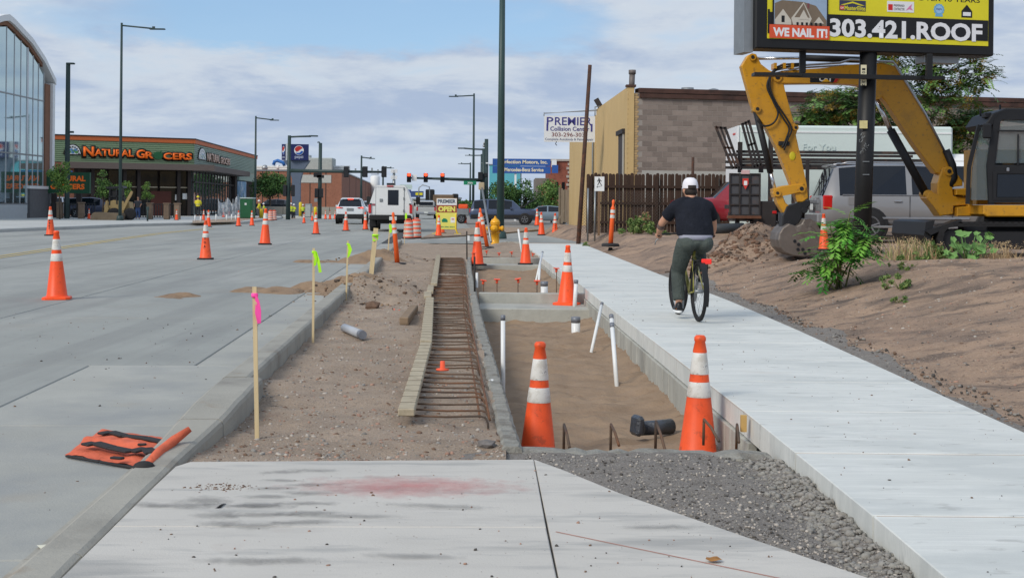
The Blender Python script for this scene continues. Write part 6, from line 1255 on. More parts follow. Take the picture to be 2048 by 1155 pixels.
for q, r_ in (((215,95),7),((345,200),9),((240,365),7),((440,462),6),((470,780),8)): pin(*z7(*q), r_, .36, my, par=stick); pin(*z7(*q), r_*.5, .385, mk, par=stick, name='pin_cap')
rod('stick_cylinder_rod', (1515,117), (1612,116), 3.2, mchr); rod('stick_cylinder', (1606,116), (1722,120), 6.5, mk); rod('bucket_cylinder', (1512,222), (1541,345), 6.5, mk, Ye-.03); rod('bucket_cylinder_rod', (1540,338), (1551,384), 3.6, mchr, Ye-.03)
plate('bucket_link', [(1543,378),(1560,372),(1604,367),(1606,383),(1562,392),(1546,394)], .34, my); plate('bucket_lever', [(1543,380),(1558,380),(1568,405),(1582,418),(1580,428),(1566,428),(1553,408)], .30, my); pin(1551,386,7,.40); pin(1551,386,3,.42,mk,name='pin_cap')
plate('coupler', [(1570,412),(1600,404),(1616,400),(1617,410),(1604,422),(1598,440),(1588,458),(1572,462),(1560,452),(1562,430)], .34, mk); pin(1578,448,7,.42,mk); pin(1605,420,6,.42,mk)
bp_ = [z7(*q) for q in [(392,962),(360,982),(342,1010),(335,1045),(345,1085),(368,1112),(410,1128),(470,1134),(530,1122),(585,1082),(592,1068),(560,1010),(528,955),(500,936),(470,938),(455,962),(430,975)]]
bk = plate('bucket', bp_, .86, mgr); 
for q in ((445,1055),(465,1072),(462,1098),(487,1098),(520,1104),(498,1118)): c = P(*z7(*q), Ye-.437); mb = MB(); mb.cyl(c, c-Vector((0,.006,0)), .03, n=10); mb.build('bolt_hole', m_black, bk)
plate('bucket_edge', [z7(*q) for q in [(470,940),(500,936),(530,955),(560,1010),(592,1066),(560,1050),(530,1000),(505,975),(480,980)]], .88, mgr, bev=False)
rod('boom_cylinder_rod', (1750,192), (1784,266), 5, mchr, Ye-.02); rod('boom_cylinder', (1781,260), (1851,386), 8.5, mk, Ye-.02); pin(1750,192,8,.40); pin(1852,388,8,.40)
br = plate('swing_bracket', [(1878,336),(1892,333),(1905,345),(1918,362),(1918,372),(1898,374),(1900,392),(1926,394),(1926,410),(1900,412),(1900,428),(1874,432),(1862,414),(1846,396),(1852,382),(1868,388),(1868,366)], .42, my); pin(1890,343,9,.5); pin(1890,343,4,.53,mk,name='pin_cap')
rod('swing_pin', (1916,380), (1916,426), 8, mk)
plate('frame_nose', [(1902,378),(1934,376),(1936,432),(1904,432),(1904,414),(1926,412),(1926,392),(1902,390)], .6, my)
for dy, off in ((-.16,0),(.16,1)): mb = MB(); mb.tube([P(1552,140,Ye+dy), P(1600,131,Ye+dy), P(1680,126,Ye+dy), P(1700,120,Ye+dy), P(1786,124,Ye+dy), P(1792,132,Ye+dy), P(1850,226,Ye+dy), P(1892,308,Ye+dy)], .022, 7); mb.build('hydraulic_line', m_rim, ex); mb = MB(); mb.tube([P(1545,148,Ye+dy*.8), P(1600,136,Ye+dy*.8), P(1690,131,Ye+dy*.8), P(1788,132,Ye+dy*.8), P(1845,225,Ye+dy*.8), P(1888,305,Ye+dy*.8)], .018, 7); mb.build('hydraulic_line', mchr, ex)
for hp in ([(1606,127),(1562,131),(1544,147),(1540,175),(1552,205),(1572,235),(1583,258),(1575,280),(1568,300)], [(1600,130),(1556,137),(1541,150),(1536,175),(1547,203),(1566,236),(1578,256),(1573,276),(1564,296)], [(1566,134),(1546,146),(1534,172),(1546,202),(1556,226),(1547,246),(1528,252),(1513,240)]):
    mb = MB(); mb.tube(spline([P(x, y, Ye-.2) for x, y in hp]), .018, 6); mb.build('hose', mk, ex)
mb = MB(); mb.tube([P(1892,300,Ye-.18), P(1905,330,Ye-.2), P(1908,355,Ye-.18), P(1900,372,Ye-.15)], .07, 8); mb.build('hose_bundle', mk, ex)
mb = MB(); mb.box(P(1568,287,Ye-.16), (.2,.06,.08), bev=.01); mb.build('hose_clamp', mk, ex); mb = MB(); c = P(1585,312,Ye-.135); mb.ball(c, (.06,.012,.08), 12, 6); mb.build('yellow_sticker', mat('sticker_bright', C(206,190,40), .5), ex)
for px in (1548, 1566, 1582): mb = MB(); mb.box(P(px,133,Ye-.1), (.05,.3,.1)); mb.build('line_clamp', my, ex)
f = FR(P(1620,165,Ye-.1535), (1,-.02,0)); f.part('logo_panel', m_black, boom, 0, 52*s, 0, 15*s, -.002, .002); f.text('CAT', m_white, boom, 18*s, 44*s, 2*s, 12*s, .003, bold=.05); mb = MB(); f.poly(mb, [(23*s,1.5*s),(40*s,1.5*s),(31.5*s,8*s)], .0045, .006); mb.build('logo_triangle', mat('logo_yellow', C(240,180,30), .5), boom); mb = MB(); f.poly(mb, [(46*s,0),(54*s,15*s),(62*s,15*s),(52*s,0)], .0, .003); mb.build('logo_stripe', mat('logo_red', C(190,50,40), .5), boom)
# cab (near side), house, counterweight
Yc0, Yc1 = Ye-1.0, Ye+.12
def cabp(px, py): return P(px, py, Yc0)
outline = [(1932,408),(1934,372),(1937,334),(1953,250),(1964,231),(1990,221),(2110,222),(2128,236),(2136,300),(2138,408)]
def ring_frame(name, outer, inner, th, m, Y, par): 
    mb = MB(); n = len(outer); o = [P(*q, Y) for q in outer]; i_ = [P(*q, Y) for q in inner]; d = Vector((0,th,0)); V = o+i_+[q+d for q in o]+[q+d for q in i_]
    fs = []
    for k in range(n): j = (k+1) % n; fs += [(k, j, n+j, n+k), (2*n+k, 3*n+k, 3*n+j, 2*n+j), (k, 2*n+k, 2*n+j, j), (n+k, n+j, 3*n+j, 3*n+k)]
    mb.add(V, fs); return mb.build(name, m, par)
mb = MB(); fl = [cabp(*q) for q in outline]; d = Vector((0,Yc1-Yc0,0))
cabm = mat('cab_glass', C(120,136,140), .04, 0, var=0, spec=.6, alpha=.28)
# pillars & roof as solid bars round the glass
cab = EW('x', 'x', 'x', (0,0,0)); bpy.data.objects.remove(cab)
roofp = plate('cab_roof', [(1950,252),(1964,231),(1990,221),(2112,222),(2130,240),(2126,250),(2000,236),(1972,244),(1958,262)], Yc1-Yc0, mk, (Yc0+Yc1)/2)
ring_frame('door_frame', [(1978,405),(1974,330),(1988,240),(2000,229),(2104,230),(2118,244),(2122,330),(2122,405)], [(1990,400),(1988,330),(1998,247),(2006,239),(2098,240),(2108,250),(2110,330),(2110,400)], .07, mk, Yc0-.01, ex)
for Yp_ in (Yc0+.03, Yc1-.05):
    mb = MB(); mb.bar(P(1935,408,Yp_), P(1938,334,Yp_), .06, .06); mb.bar(P(1938,334,Yp_), P(1958,250,Yp_), .06, .06); mb.build('front_pillar', mk, ex); mb = MB(); mb.bar(P(2130,408,Yp_), P(2128,236,Yp_), .08, .10); mb.build('rear_pillar', mk, ex); mb = MB(); mb.bar(P(1982,408,Yp_), P(1984,335,Yp_), .06, .10); mb.bar(P(1984,335,Yp_), P(1996,236,Yp_), .06, .08); mb.build('door_pillar', mk, ex)
plate('lower_door', [(1984,405),(1984,330),(2112,330),(2112,405)], .05, mk, Yc0+.02); ring_frame('lower_window_frame', [(1986,400),(1986,342),(2108,342),(2108,400)], [(1992,395),(1994,347),(2102,347),(2102,395)], .02, mk, Yc0-.022, ex); plate('lower_door_glass', [(1994,394),(1995,349),(2100,349),(2100,394)], .01, m_vglass, Yc0-.012, bev=False)
plate('door_glass', [(1990,326),(2001,246),(2008,240),(2098,241),(2106,250),(2108,326)], .012, cabm, Yc0+.03, bev=False); plate('front_quarter_glass', [(1941,400),(1944,336),(1961,256),(1984,246),(1978,332),(1978,400)], .012, cabm, Yc0+.04, bev=False); plate('far_side_glass', [(1941,400),(1944,336),(1961,256),(2110,246),(2110,400)], .012, cabm, Yc1-.03, bev=False)
mb = MB(); a, b, c, d_ = P(1939,332,Yc0+.05), P(1957,256,Yc0+.05), P(1957,256,Yc1-.08), P(1939,332,Yc1-.08); mb.add([a,b,c,d_], [(0,1,2,3)]); mb.build('front_glass', cabm, ex); mb = MB(); mb.add([P(1936,404,Yc0+.05), P(1939,334,Yc0+.05), P(1939,334,Yc1-.08), P(1936,404,Yc1-.08)], [(0,1,2,3)]); mb.build('lower_front_glass', m_vglass, ex)
mb = MB(); mb.box(P(1974,262,Yc0-.12), (.16,.05,.26), bev=.03); mb.build('mirror', mk, ex); bx(ex, 'work_light', P(1974,231,Yc0+.2), (.12,.2,.09), mk); bx(ex, 'antenna', P(1961,226,Yc0+.4), (.03,.03,.12), mk, 0); bx(ex, 'antenna', P(2000,215,Yc0+.4), (.03,.03,.1), mk, 0)
bx(ex, 'seat', P(2062,348,Ye-.4), (.5,.5,.55), mk, .08); bx(ex, 'seat_back', P(2085,300,Ye-.4), (.16,.48,.6), mk, .06); bx(ex, 'console', P(1990,350,Ye-.4), (.2,.3,.5), mk, .05); bx(ex, 'door_bar', P(2052,262,Yc0-.01), (1.0,.03,.03), mk, 0); bx(ex, 'door_post_bar', P(2036,300,Yc0-.01), (.025,.02,.55), mk, 0); bx(ex, 'door_handle', P(2016,339,Yc0-.03), (.05,.03,.07), m_rim)
plate('house_base', [(1928,410),(2300,410),(2300,432),(1936,432),(1928,427)], 2.1, my, Ye); plate('engine_cover', [(2142,300),(2290,310),(2300,340),(2300,409),(2142,409)], 2.05, my, Ye); plate('side_cover', [(1940,300),(2140,300),(2140,409),(1940,409)], .75, my, Ye+.65)
mb = MB(); mb.cyl(P(2040,432,Ye), P(2040,448,Ye)-Vector((0,0,.02)), .62, n=24); mb.build('slew_ring', mk, ex)
for yy, nm in ((Ye-.95,'track'),(Ye+.95,'track')):
    pth = [(1876,478),(1879,460),(1892,448),(1915,446),(2180,446),(2198,460),(2200,485),(2190,506),(2170,515),(1920,515),(1893,508),(1880,494)]; inn = [(1886,478),(1889,464),(1898,455),(1917,453),(2176,453),(2190,464),(2191,484),(2183,500),(2168,508),(1922,508),(1899,502),(1889,491)]
    tr = ring_frame(nm, pth, inn, .45, m_tyre, yy-.225, ex)
    pc_ = [P(*q, yy) for q in pth]+[P(*pth[0], yy)]
    for i in range(len(pc_)-1):
        L_ = (pc_[i+1]-pc_[i]).length; n = max(1, int(L_/.11))
        for j in range(n): c = pc_[i].lerp(pc_[i+1], (j+.5)/n); dr_ = (pc_[i+1]-pc_[i]).normalized(); nrm = Vector((dr_.z,0,-dr_.x)); mb = MB(); M = Matrix((dr_, Vector((0,1,0)), dr_.cross(Vector((0,1,0))))).transposed(); mb.box(c, (.06,.46,.05), rot=M); mb.build('grouser', m_tyre, tr)
    plate('track_frame', [(1905,470),(1920,462),(2165,462),(2180,480),(2165,497),(1920,497)], .3, mk, yy)
    for px in (1900, 1935, 1985, 2035, 2085, 2135, 2178): pin(px, 484 if px not in (1900, 2178) else 481, 14 if px not in (1900, 2178) else 22, .28, mk, yy, name='roller')
plate('undercarriage', [(1950,450),(2130,450),(2130,490),(1950,490)], 1.3, mk, Ye); plate('blade_arm', [(1890,470),(1960,478),(1960,486),(1888,482)], 1.0, mk, Ye)
mb = MB(); q = [(1852,444),(1870,440),(1862,470),(1868,490),(1858,492),(1848,470)]; mb.prism([P(x,y,Ye-1.05) for x, y in q], (0,2.1,0)); mb.build('dozer_blade', mk, ex); mb = MB(); mb.prism([P(x,y,Ye-1.15) for x, y in [(1852,462),(1922,438),(1926,441),(1862,470)]], (0,.3,0)); mb.build('blade_step', mk, ex)
# ================================================================== TRAFFIC CONES, DRUMS, POSTS
m_cone = mat('cone_orange', C(244,92,44), .5, var=.06, vs=5, spec=.4, rnd=.07, layers=[(C(206,74,38), 6, .50, .66, .5), (C(130,66,44), 14, .58, .66, .45)]); m_coneb = mat('cone_orange_bright', C(255,88,36), .45, var=.05, vs=5, rnd=.06, layers=[(C(224,76,36), 5, .52, .66, .5), (C(150,70,44), 16, .60, .67, .4)])
m_band = mat('reflective_white', C(222,220,214), .5, var=.06, vs=9, rnd=.05, layers=[(C(178,170,156), 12, .50, .64, .6), (C(96,92,88), 34, .60, .66, .6)]); m_rub = mat('black_rubber', C(40,40,42), .8, var=.2)
def cone_proto(name, mo, mbase, bw=.36, H=.914):
    e = E(name, 'x', 'traffic cone', (0,0,0), 0, 'orange traffic cones'); rb, rt = .135*H/.914, .030
    r_ = lambda z: rb+(rt-rb)*(z-.04)/(H-.04)
    mb = MB(); mb.lathe([(rb+.012,.04),(rb,.055),(r_(H*.87),H*.87),(r_(H*.88)+.004,H*.885),(rt+.004,H*.955),(rt+.009,H*.96),(rt+.009,H*.985),(rt-.002,H),(rt-.012,H),(rt-.014,H-.06)], 22, cap=False); mb.build('body', mo, e)
    for a, b in ((.72,.875),(.555,.665)):
        z0, z1 = H*a, H*b; mb = MB(); mb.lathe([(r_(z0)+.002,z0),(r_(z0)+.0035,z0+.004),(r_(z1)+.0035,z1-.004),(r_(z1)+.002,z1)], 22, cap=False); mb.build('reflective_band', m_band, e)
    mb = MB(); h = bw/2; c = .05; poly = [(-h+c,-h),(h-c,-h),(h,-h+c),(h,h-c),(h-c,h),(-h+c,h),(-h,h-c),(-h,-h+c)]
    mb.add([(x,y,0) for x, y in poly]+[(x,y,.026) for x, y in poly]+[(x*.95,y*.95,.036) for x, y in poly]+[(x*.45,y*.45,.045) for x, y in poly], [tuple(range(8))[::-1]]+[(k*8+i, k*8+(i+1) % 8, (k+1)*8+(i+1) % 8, (k+1)*8+i) for k in range(3) for i in range(8)]+[tuple(range(24,32))]); mb.build('base', mbase, e); return e
cA_ = cone_proto('traffic_cone', m_cone, m_rub); cB_ = cone_proto('traffic_cone', m_coneb, m_coneb); cC_ = cone_proto('traffic_cone', m_coneb, m_rub, .34); used = {}
CN = [('B',114,461,598,0,'nearest cone on the road at left with orange base and scuffed bands'), ('A',411,440,518.5,0,'cone on the road with dark letters and black base, next left of two'), ('C',530,417,489,0,'bright cone on the road right of the lettered black-based cone'), ('A',101,413,471,0,'cone with dark vertical letters near the grey block plinth'),
 ('C',632,424,468,0,'cone standing on the road left of the white crossover'), ('C',692,423,461.5,0,'cone right behind the white crossover car'), ('C',731,424,459,0,'cone between the white crossover and the service truck'), ('C',504,421,451,.0,'cone at the kerb corner beside the green toilet'), ('C',477,421,452,0,'cone on the road left of the green toilet'), ('C',417,420,453.5,0,'cone half hidden behind the lettered cone'),
 ('C',608,426,446,0,'small cone left of the signal post'), ('C',624.5,423,441.5,0,'small cone at the foot of the signal post'), ('C',353,425,440,.14,'small cone before the patio fence right of the young tree'), ('C',407,422,440,.14,'small cone before the dark store corner'), ('C',447,417,434,.14,'small cone in front of the plastic sheeting'), ('C',458,414,431,.14,'tiny dark cone against the plastic sheeting'), ('C',651,424,438,.1,'leftmost of three tiny cones before the brick factory'), ('C',660,423,438.5,.1,'middle of three tiny cones before the brick factory'), ('C',670,424,438,.1,'rightmost of three tiny cones before the brick factory'), ('C',178,426,438,.14,'tiny cone by the loader bucket'),
 ('C',877,430,472,.04,'cone in front of the OPEN sign'), ('A',884,429,466,.04,'dull cone just behind the cone at the OPEN sign'), ('C',931,427,446,.0,'small cone by the little trailer'), ('C',954.5,444,530.5,-.15,'cone in the pit by the tall dark stake'), ('C',959,418,474.5,0,'cone behind the pit cone, left of the leaning orange post'), ('C',1051,455,528.5,-.15,'cone on the second cross beam of the pit'), ('B',1133,490,609,-.2,'bright orange cone on the first cross beam beside the path'),
 ('C',1074,418,451,0,'far cone by the blue SUV front wheel'), ('C',1083,424,470,.0,'left of two cones at the driveway before the blue SUV'), ('A',1110,426,471,0,'right of two cones at the driveway, with dark letters'), ('A',1648,430,500,.42,'orange cone half hidden by the sapling and the excavator bucket')]
LET = []
for (k, x, yt, yb, z, lb) in CN:
    pr = {'A': cA_, 'B': cB_, 'C': cC_}[k]; g = G(x, yb, z) if x != 1648 else P(x, yb, 24.6); H = (yb-yt)*g.y/2800
    sc = min(1.25, max(.70, H/.914)); o = place(pr, used, g, random.uniform(-.5,.5), sc, lb)
    o.rotation_euler.x = random.uniform(-.02,.02); o.rotation_euler.y = random.uniform(-.02,.02)
    if x in (411, 101, 1110): LET.append((o, x))
for (x, yt, Yq, lb) in ((1077, 683, 9.5, 'large scuffed cone standing in the near pit left of the black elbow'), (1397, 670, 9.3, 'large cone in the near pit against the concrete wall')):
    t = P(x, yt, Yq); o = place(cA_, used, (t.x, Yq, t.z-.914), .4, 1.0, lb)
    o.rotation_euler.y = R(.7)
for o, x in LET:
    for i, ch in enumerate('TOA' if x == 411 else 'EMEC'):
        z_ = .45-i*.085; a = o.rotation_euler.z; rr_ = .135+(.03-.135)*(z_-.04)/.874+.004; rgt = Vector((math.cos(-a), math.sin(-a), 0)); d = rgt.cross(Vector((0,0,1)))
        text(ch, m_black, Vector((0,0,z_))-rgt*.022+d*rr_, rgt, (0,0,1), .044, .06, o, bold=.03)
# drums
m_drum = mat('drum_orange', C(226,92,56), .5, var=.08, vs=4); m_dw = mat('drum_band_white', C(206,196,186), .5, var=.1, vs=6, layers=[(C(170,140,120), 5, .55, .7, .5)])
def drum_proto():
    e = E('traffic_drum', 'x', 'traffic drum', (0,0,0), 0, 'orange and white traffic drums'); z = 0; rs_ = [.285,.275,.268,.26,.25,.24,.232]; hs = [.10,.26,.34,.50,.58,.74,.82,.96]
    prof = [(.30,.0),(.30,.06),(.285,.08),(.28,.28),(.268,.30),(.265,.52),(.252,.54),(.25,.74),(.238,.76),(.235,.96),(.2,.99),(.05,1.0)]
    mb = MB(); mb.lathe(prof, 20); mb.build('barrel', m_drum, e)
    for a, b, r_ in ((.12,.25,.288),(.33,.47,.272),(.57,.70,.256),(.79,.90,.242)): mb = MB(); mb.lathe([(r_,a),(r_-.006,b)], 20, cap=False); mb.build('band', m_dw, e)
    mb = MB(); mb.tube([(-.12,0,.98),(-.1,0,1.06),(.1,0,1.06),(.12,0,.98)], .02, 6); mb.build('handle', m_drum, e); mb = MB(); mb.lathe([(.36,0),(.36,.05),(.3,.06)], 20); mb.build('base', m_rub, e); return e
dp = drum_proto()
for x, yt, yb, z, lb in ((817,438,477,0,'faded drum with cream and white bands before the service truck'), (832,436,476,0,'narrower drum just behind the faded one'), (541,420,441,.14,'left of two far drums on the corner pavement'), (548,420,440,.14,'right of two far drums on the corner pavement'), (500,416,433,.14,'drum standing against the green toilet')):
    g = G(x, yb, z); place(dp, used, g, 0, min(1.2, max(.55, (yb-yt)*g.y/2800/1.06)), lb)
# tube delineators
m_tubeo = mat('delineator_orange', C(250,104,44), .5, var=.05)
def deline(lb, top, bot, Y, w=.05, z0=None, by=None):
    a, b = P(*bot, Y), P(*top, Y); e = EW('tube_delineator', lb, 'delineator', a, 'orange tube delineators'); L_ = (b-a); d = L_.normalized(); h = L_.length
    mb = MB(); mb.tube([a, a+d*h*.80, a+d*h*.82, a+d*h*.86, a+d*h*.90, a+d*h*.93, a+d*h*.98, b], [w*1.1,w*.92,w*.92,w*.5,w*.42,w*.62,w*.6,w*.2], 14); mb.build('tube', m_tubeo, e)
    for t0, t1 in ((.60,.67),(.71,.78)): mb = MB(); mb.tube([a+d*h*t0, a+d*h*t1], w*1.03, 14, cap=False); mb.build('band', m_band, e)
    mb = MB(); mb.lathe([(w*4,-.02),(w*4,.03),(w*3.6,.055),(w*1.4,.07)], 18, a); mb.build('base', m_rub, e); return e
deline('leaning orange tube post beside the kerb dirt mound', (786,424), (795,531), G(795,533,-.05).y, .05)
deline('orange tube post leaning left of the hydrant', (960,416), (975,497), G(975,498,-.06).y, .055)
y_ = 37.5; e = deline('orange tube post standing right of the path before the fence', (1227,399), (1221,491), y_, .06)
mb = MB(); a = P(1221,493,y_); mb.lathe([(.07,-.35),(.09,-.2),(.05,-.02)], 12, a); mb.build('pedestal', m_rub, e)
# ================================================================== SURVEY STAKES
m_lath = mat('lath_wood', C(206,186,146), .8, var=.12, vs=8, stretch=(4,4,.6)); m_pinkf = mat('flag_pink', C(255,84,170), .6, var=.08, emit=(1,.1,.4), estr=.06); m_limef = mat('flag_lime', C(178,244,40), .6, var=.08, emit=(.4,.9,.02), estr=.05)
def stake(lb, top, bot, z, w, fm, fpts, flat=.45):
    g = G(*bot, z); Y = g.y; t = P(*top, Y); e = EW('survey_stake', lb, 'stake', g, 'survey stakes along the kerb'); mb = MB(); mb.bar(g-Vector((0,0,.1)), t, w, w*flat, up=(0,1,0)); mb.build('lath', m_lath, e)
    for pts in fpts:
        a = [P(x, y, Y-.02) for x, y in pts]; n = len(a)//2; V = []
        for i, q in enumerate(a): V.append(q+Vector((0,-.02*math.sin(i*2.1),0)))
        mb = MB(); mb.add(V+[q+Vector((0,.003,0)) for q in V], [(i, i+1, i+3, i+2) for i in range(0, len(a)-2, 2)]+[(len(a)+i, len(a)+i+2, len(a)+i+3, len(a)+i+1) for i in range(0, len(a)-2, 2)], sm=True); mb.build('flag_tape', fm, e)
    mb = MB(); a = P(top[0]+(bot[0]-top[0])*.06, fpts[0][0][1]+2, Y); mb.lathe([(w*.75,-.012),(w*.85,0),(w*.75,.012)], 8, a); mb.build('tape_knot', fm, e); return e
stake('survey stake with pink flag tape nearest the camera', (509,573), (515,872), -.015, .024, m_pinkf, [[(508,588),(514,588),(510,605),(519,603),(511,625),(521,622),(515,647),(523,645)]], .5)
stake('survey stake with long lime tape at the kerb', (627.5,496), (626,685), -.015, .022, m_limef, [[(626,502),(631,501),(627,515),(634,514),(628,532),(632,530)], [(630,501),(634,503),(633,520),(639,519),(638,545),(643,544)]], .5)
stake('thin survey stake with lime tape before the dirt mound', (696,481), (691.5,606), -.05, .022, m_limef, [[(695,486),(700,487),(696,500),(704,499),(695,516),(699,512)]], .5)
stake('wide wooden lath with lime tape tied around it', (752,456), (739,571), -.05, .075, m_limef, [[(745,468),(755,469),(744,474),(757,475),(746,482),(755,481)]], .3)
stake('thin survey stake with lime tape beside the leaning orange post', (780,446), (774,526), -.05, .026, m_limef, [[(778,449),(783,448),(778,458),(784,457),(780,466),(783,465)]], .5)
stake('farthest thin survey stake at the end of the kerb', (812,424), (808,490), -.02, .02, m_limef, [[(810,427),(814,426),(810,438),(814,437)]], .5)
# ================================================================== REBAR
m_reb = mat('rebar_steel', C(112,94,80), .8, .45, var=.25, vs=4, world=True, layers=[(C(140,92,62), 2.2, .5, .66, .7), (C(70,66,64), 3, .5, .65, .6)]); m_rust = mat('rebar_rust', C(122,88,66), .85, .3, var=.3, vs=9, world=True)
wl_ = [(8.5,-.62),(12.2,-.74),(16,-.93),(20,-1.16),(26,-1.42),(33,-1.72)]; wr_ = [(8.4,-.13),(16.9,-.52),(27.6,-.92),(33.2,-1.14)]
rm = EW('rebar_mat', 'row of dark hooked rebar laid across the dirt beside the pit', 'rebar', (-.4, 9, -.02)); y = 8.45; i = 0; rr = random.Random(9)
while y < 33.2:
    xl = float(interp(wl_, y))-.03; xr = float(interp(wr_, y))+rr.uniform(-.015,.015); dy = rr.uniform(-.06,.06)*(2.4 if rr.random() < .12 else 1); zz_ = .035+rr.uniform(-.004,.006); y2 = y+dy
    mb = MB(); mb.tube([(xl,y,zz_), ((xl+xr)/2,(y+y2)/2,zz_+rr.uniform(-.008,.004)), (xr-.05,y2,zz_), (xr-.015,y2-.01,zz_-.008), (xr,y2-.02,zz_-.04), (xr+.01,y2-.03,-.02 if i else -.16)], .007, 6); mb.build('rebar', m_reb if not (19 < y < 25) or rr.random() < .3 else m_rust, rm); y += .27+rr.uniform(-.04,.05); i += 1
for off in (.06, .0): mb = MB(); mb.tube([(float(interp(wr_, q))-off+.01,q,.012+.2*off) for q in np.linspace(8.5,33,24)], .008, 6); mb.build('long_bar', m_rust, rm)
m_tim = mat('form_timber', C(176,164,140), .85, var=.14, vs=3, stretch=(3,3,3), world=True, layers=[(C(130,116,96), 3, .54, .7, .6), (C(200,192,170), 2, .55, .7, .5)]); m_cut = mat('timber_kerf', C(70,58,46), .9)
def board(lb, y0, y1, wd_, z=.07, dx=0., dx1=0.):
    a = Vector((float(interp(wl_, y0))+dx, y0, z)); b = Vector((float(interp(wl_, y1))+dx1, y1, z)); e = EW('form_board', lb, 'board', a, 'timber boards holding the rebar'); mb = MB(); mb.bar(a, b, wd_, .045, bev=.006); o = mb.build('timber', m_tim, e); L_ = (b-a).length; n = int(L_/.26); d = (b-a).normalized()
    for i in range(1, n): c = a.lerp(b, i/n); mb = MB(); mb.box(c+Vector((0,0,.0225)), (wd_*.98,.006,.003)); mb.build('saw_cut', m_cut, o)
board('nearest timber board clamped over the rebar ends', 8.35, 12.35, .10); board('second timber board along the rebar ends', 12.42, 18.1, .105, .08, .0, -.0); board('short timber block between the long boards', 18.4, 19.4, .1, .075, -.03, -.03); board('short dull timber piece overlapping the short block', 19.5, 20.9, .09, .075, .0, .0); board('far timber board at the end of the rebar row', 21.2, 32.8, .1, .085, .04, .0)
m_cap = mat('cap_orange', C(246,96,60), .5, var=.06)
def cap(x, y, Y, par, s_=.05, tilt=None):
    c = P(x, y, Y); M = tilt or Matrix.Rotation(random.uniform(-.25,.25), 3, 'X') @ Matrix.Rotation(random.uniform(-.25,.25), 3, 'Y'); mb = MB(); mb.lathe([(.012,-.06),(.018,-.055),(.022,-.005)], 10, c, M=M); mb.box(c+M@Vector((0,0,.006)), (s_*2,s_*2,.014), rot=M, bev=.004); return mb.build('safety_cap', m_cap, par)
def capped(lb, x, ytop, ybot, Y):
    a = P(x, ybot, Y); e = EW('capped_rebar', lb, 'rebar', a, 'upright rebar with orange caps'); mb = MB(); mb.cyl(P(x, ybot, Y)-Vector((0,0,.22)), P(x, ytop, Y), .008, n=7); mb.build('bar', m_reb, e); cap(x, ytop, Y, e)
for i, (x, yt, yb, Y, lb) in enumerate(((967,561,588,22.3,'leftmost orange-capped bar behind the first cross beam'),(994,559,588,22.3,'second orange-capped bar behind the first cross beam'),(1036,558,588,22.3,'third capped bar with its cap tilted behind the first beam'),(1074,562,588,22.3,'orange-capped bar beside the fat white pipe'),(1113,537,580,23.5,'orange-capped bar against the wall left of the bright cone'),(948,506,560,26,'orange-capped bar at the dark stake by the pit cone'),(973,502,518,35.5,'far orange-capped bar left of the hydrant gap'),(998,506,516,35.5,'far capped bar with dark cap'),(1023,504,516,35.5,'far orange-capped bar below the hydrant'),(1066,507,520,34.8,'far orange-capped bar beside the second cone'))): capped(lb, x, yt, yb, Y)
e = EW('fallen_rebar_cap', 'orange safety cap lying upside down on the rebar', 'safety cap', G(885,740,.045)); c = G(885,740,.045); mb = MB(); mb.lathe([(.05,.0),(.05,.012),(.02,.016),(.018,.07),(.012,.072)], 14, c); mb.build('cap_body', m_cap, e)
e = EW('fallen_rebar_cap', 'small orange cap lying in the dirt by the wood block', 'safety cap', G(790,625,-.05)); c = G(790,625,-.03); mb = MB(); mb.lathe([(.05,.0),(.05,.012),(.02,.016),(.018,.07)], 12, c, M=Matrix.Rotation(1.2,3,'Y')); mb.build('cap_body', m_cap, e)
for lb, x, yt, yb, Y, r_ in (('tall dark steel stake in front of the pit cone', 949.5, 513, 592, 21.0, .022),('dark steel stake with white tag left of the pit cone', 934, 462, 520, 33, .022)): e = EW('form_stake', lb, 'stake', P(x, yb, Y)); mb = MB(); mb.cyl(P(x, yb+6, Y), P(x-.5, yt, Y), r_*.7, n=8); mb.build('bar', mat('stake_steel', C(60,56,54), .7, .4, var=.2), e)
mb = MB(); mb.box(P(937,476,32.95), (.05,.03,.12)); mb.build('tag', m_white, e)
for i, (x0, y0, x1, y1, lb) in enumerate(((993,866,1008,886,'leftmost bent steel pin by the grey rock'),(1128,848,1139,884,'bent steel pin behind the left pit cone'),(1222,848,1238,880,'bent steel pin left of the black elbow'),(1312,842,1332,896,'longest bent steel pin in front of the black elbow'),(1408,838,1438,872,'bent steel pin before the right pit cone'),(1474,848,1478,874,'bent steel pin in the rubble by the path edge'))):
    g0 = G(x1, y1, -.04); Y = g0.y; t = P(x0, y0, Y+.3); e = EW('form_pin', lb, 'steel pin', g0, 'bent steel pins at the pit lip'); mb = MB(); mb.tube([t-Vector((0,-.02,.16)), t-Vector((0,-.005,.02)), t, t.lerp(g0,.5), g0-Vector((0,0,.03))], .0085, 7); mb.build('bar', m_reb, e)
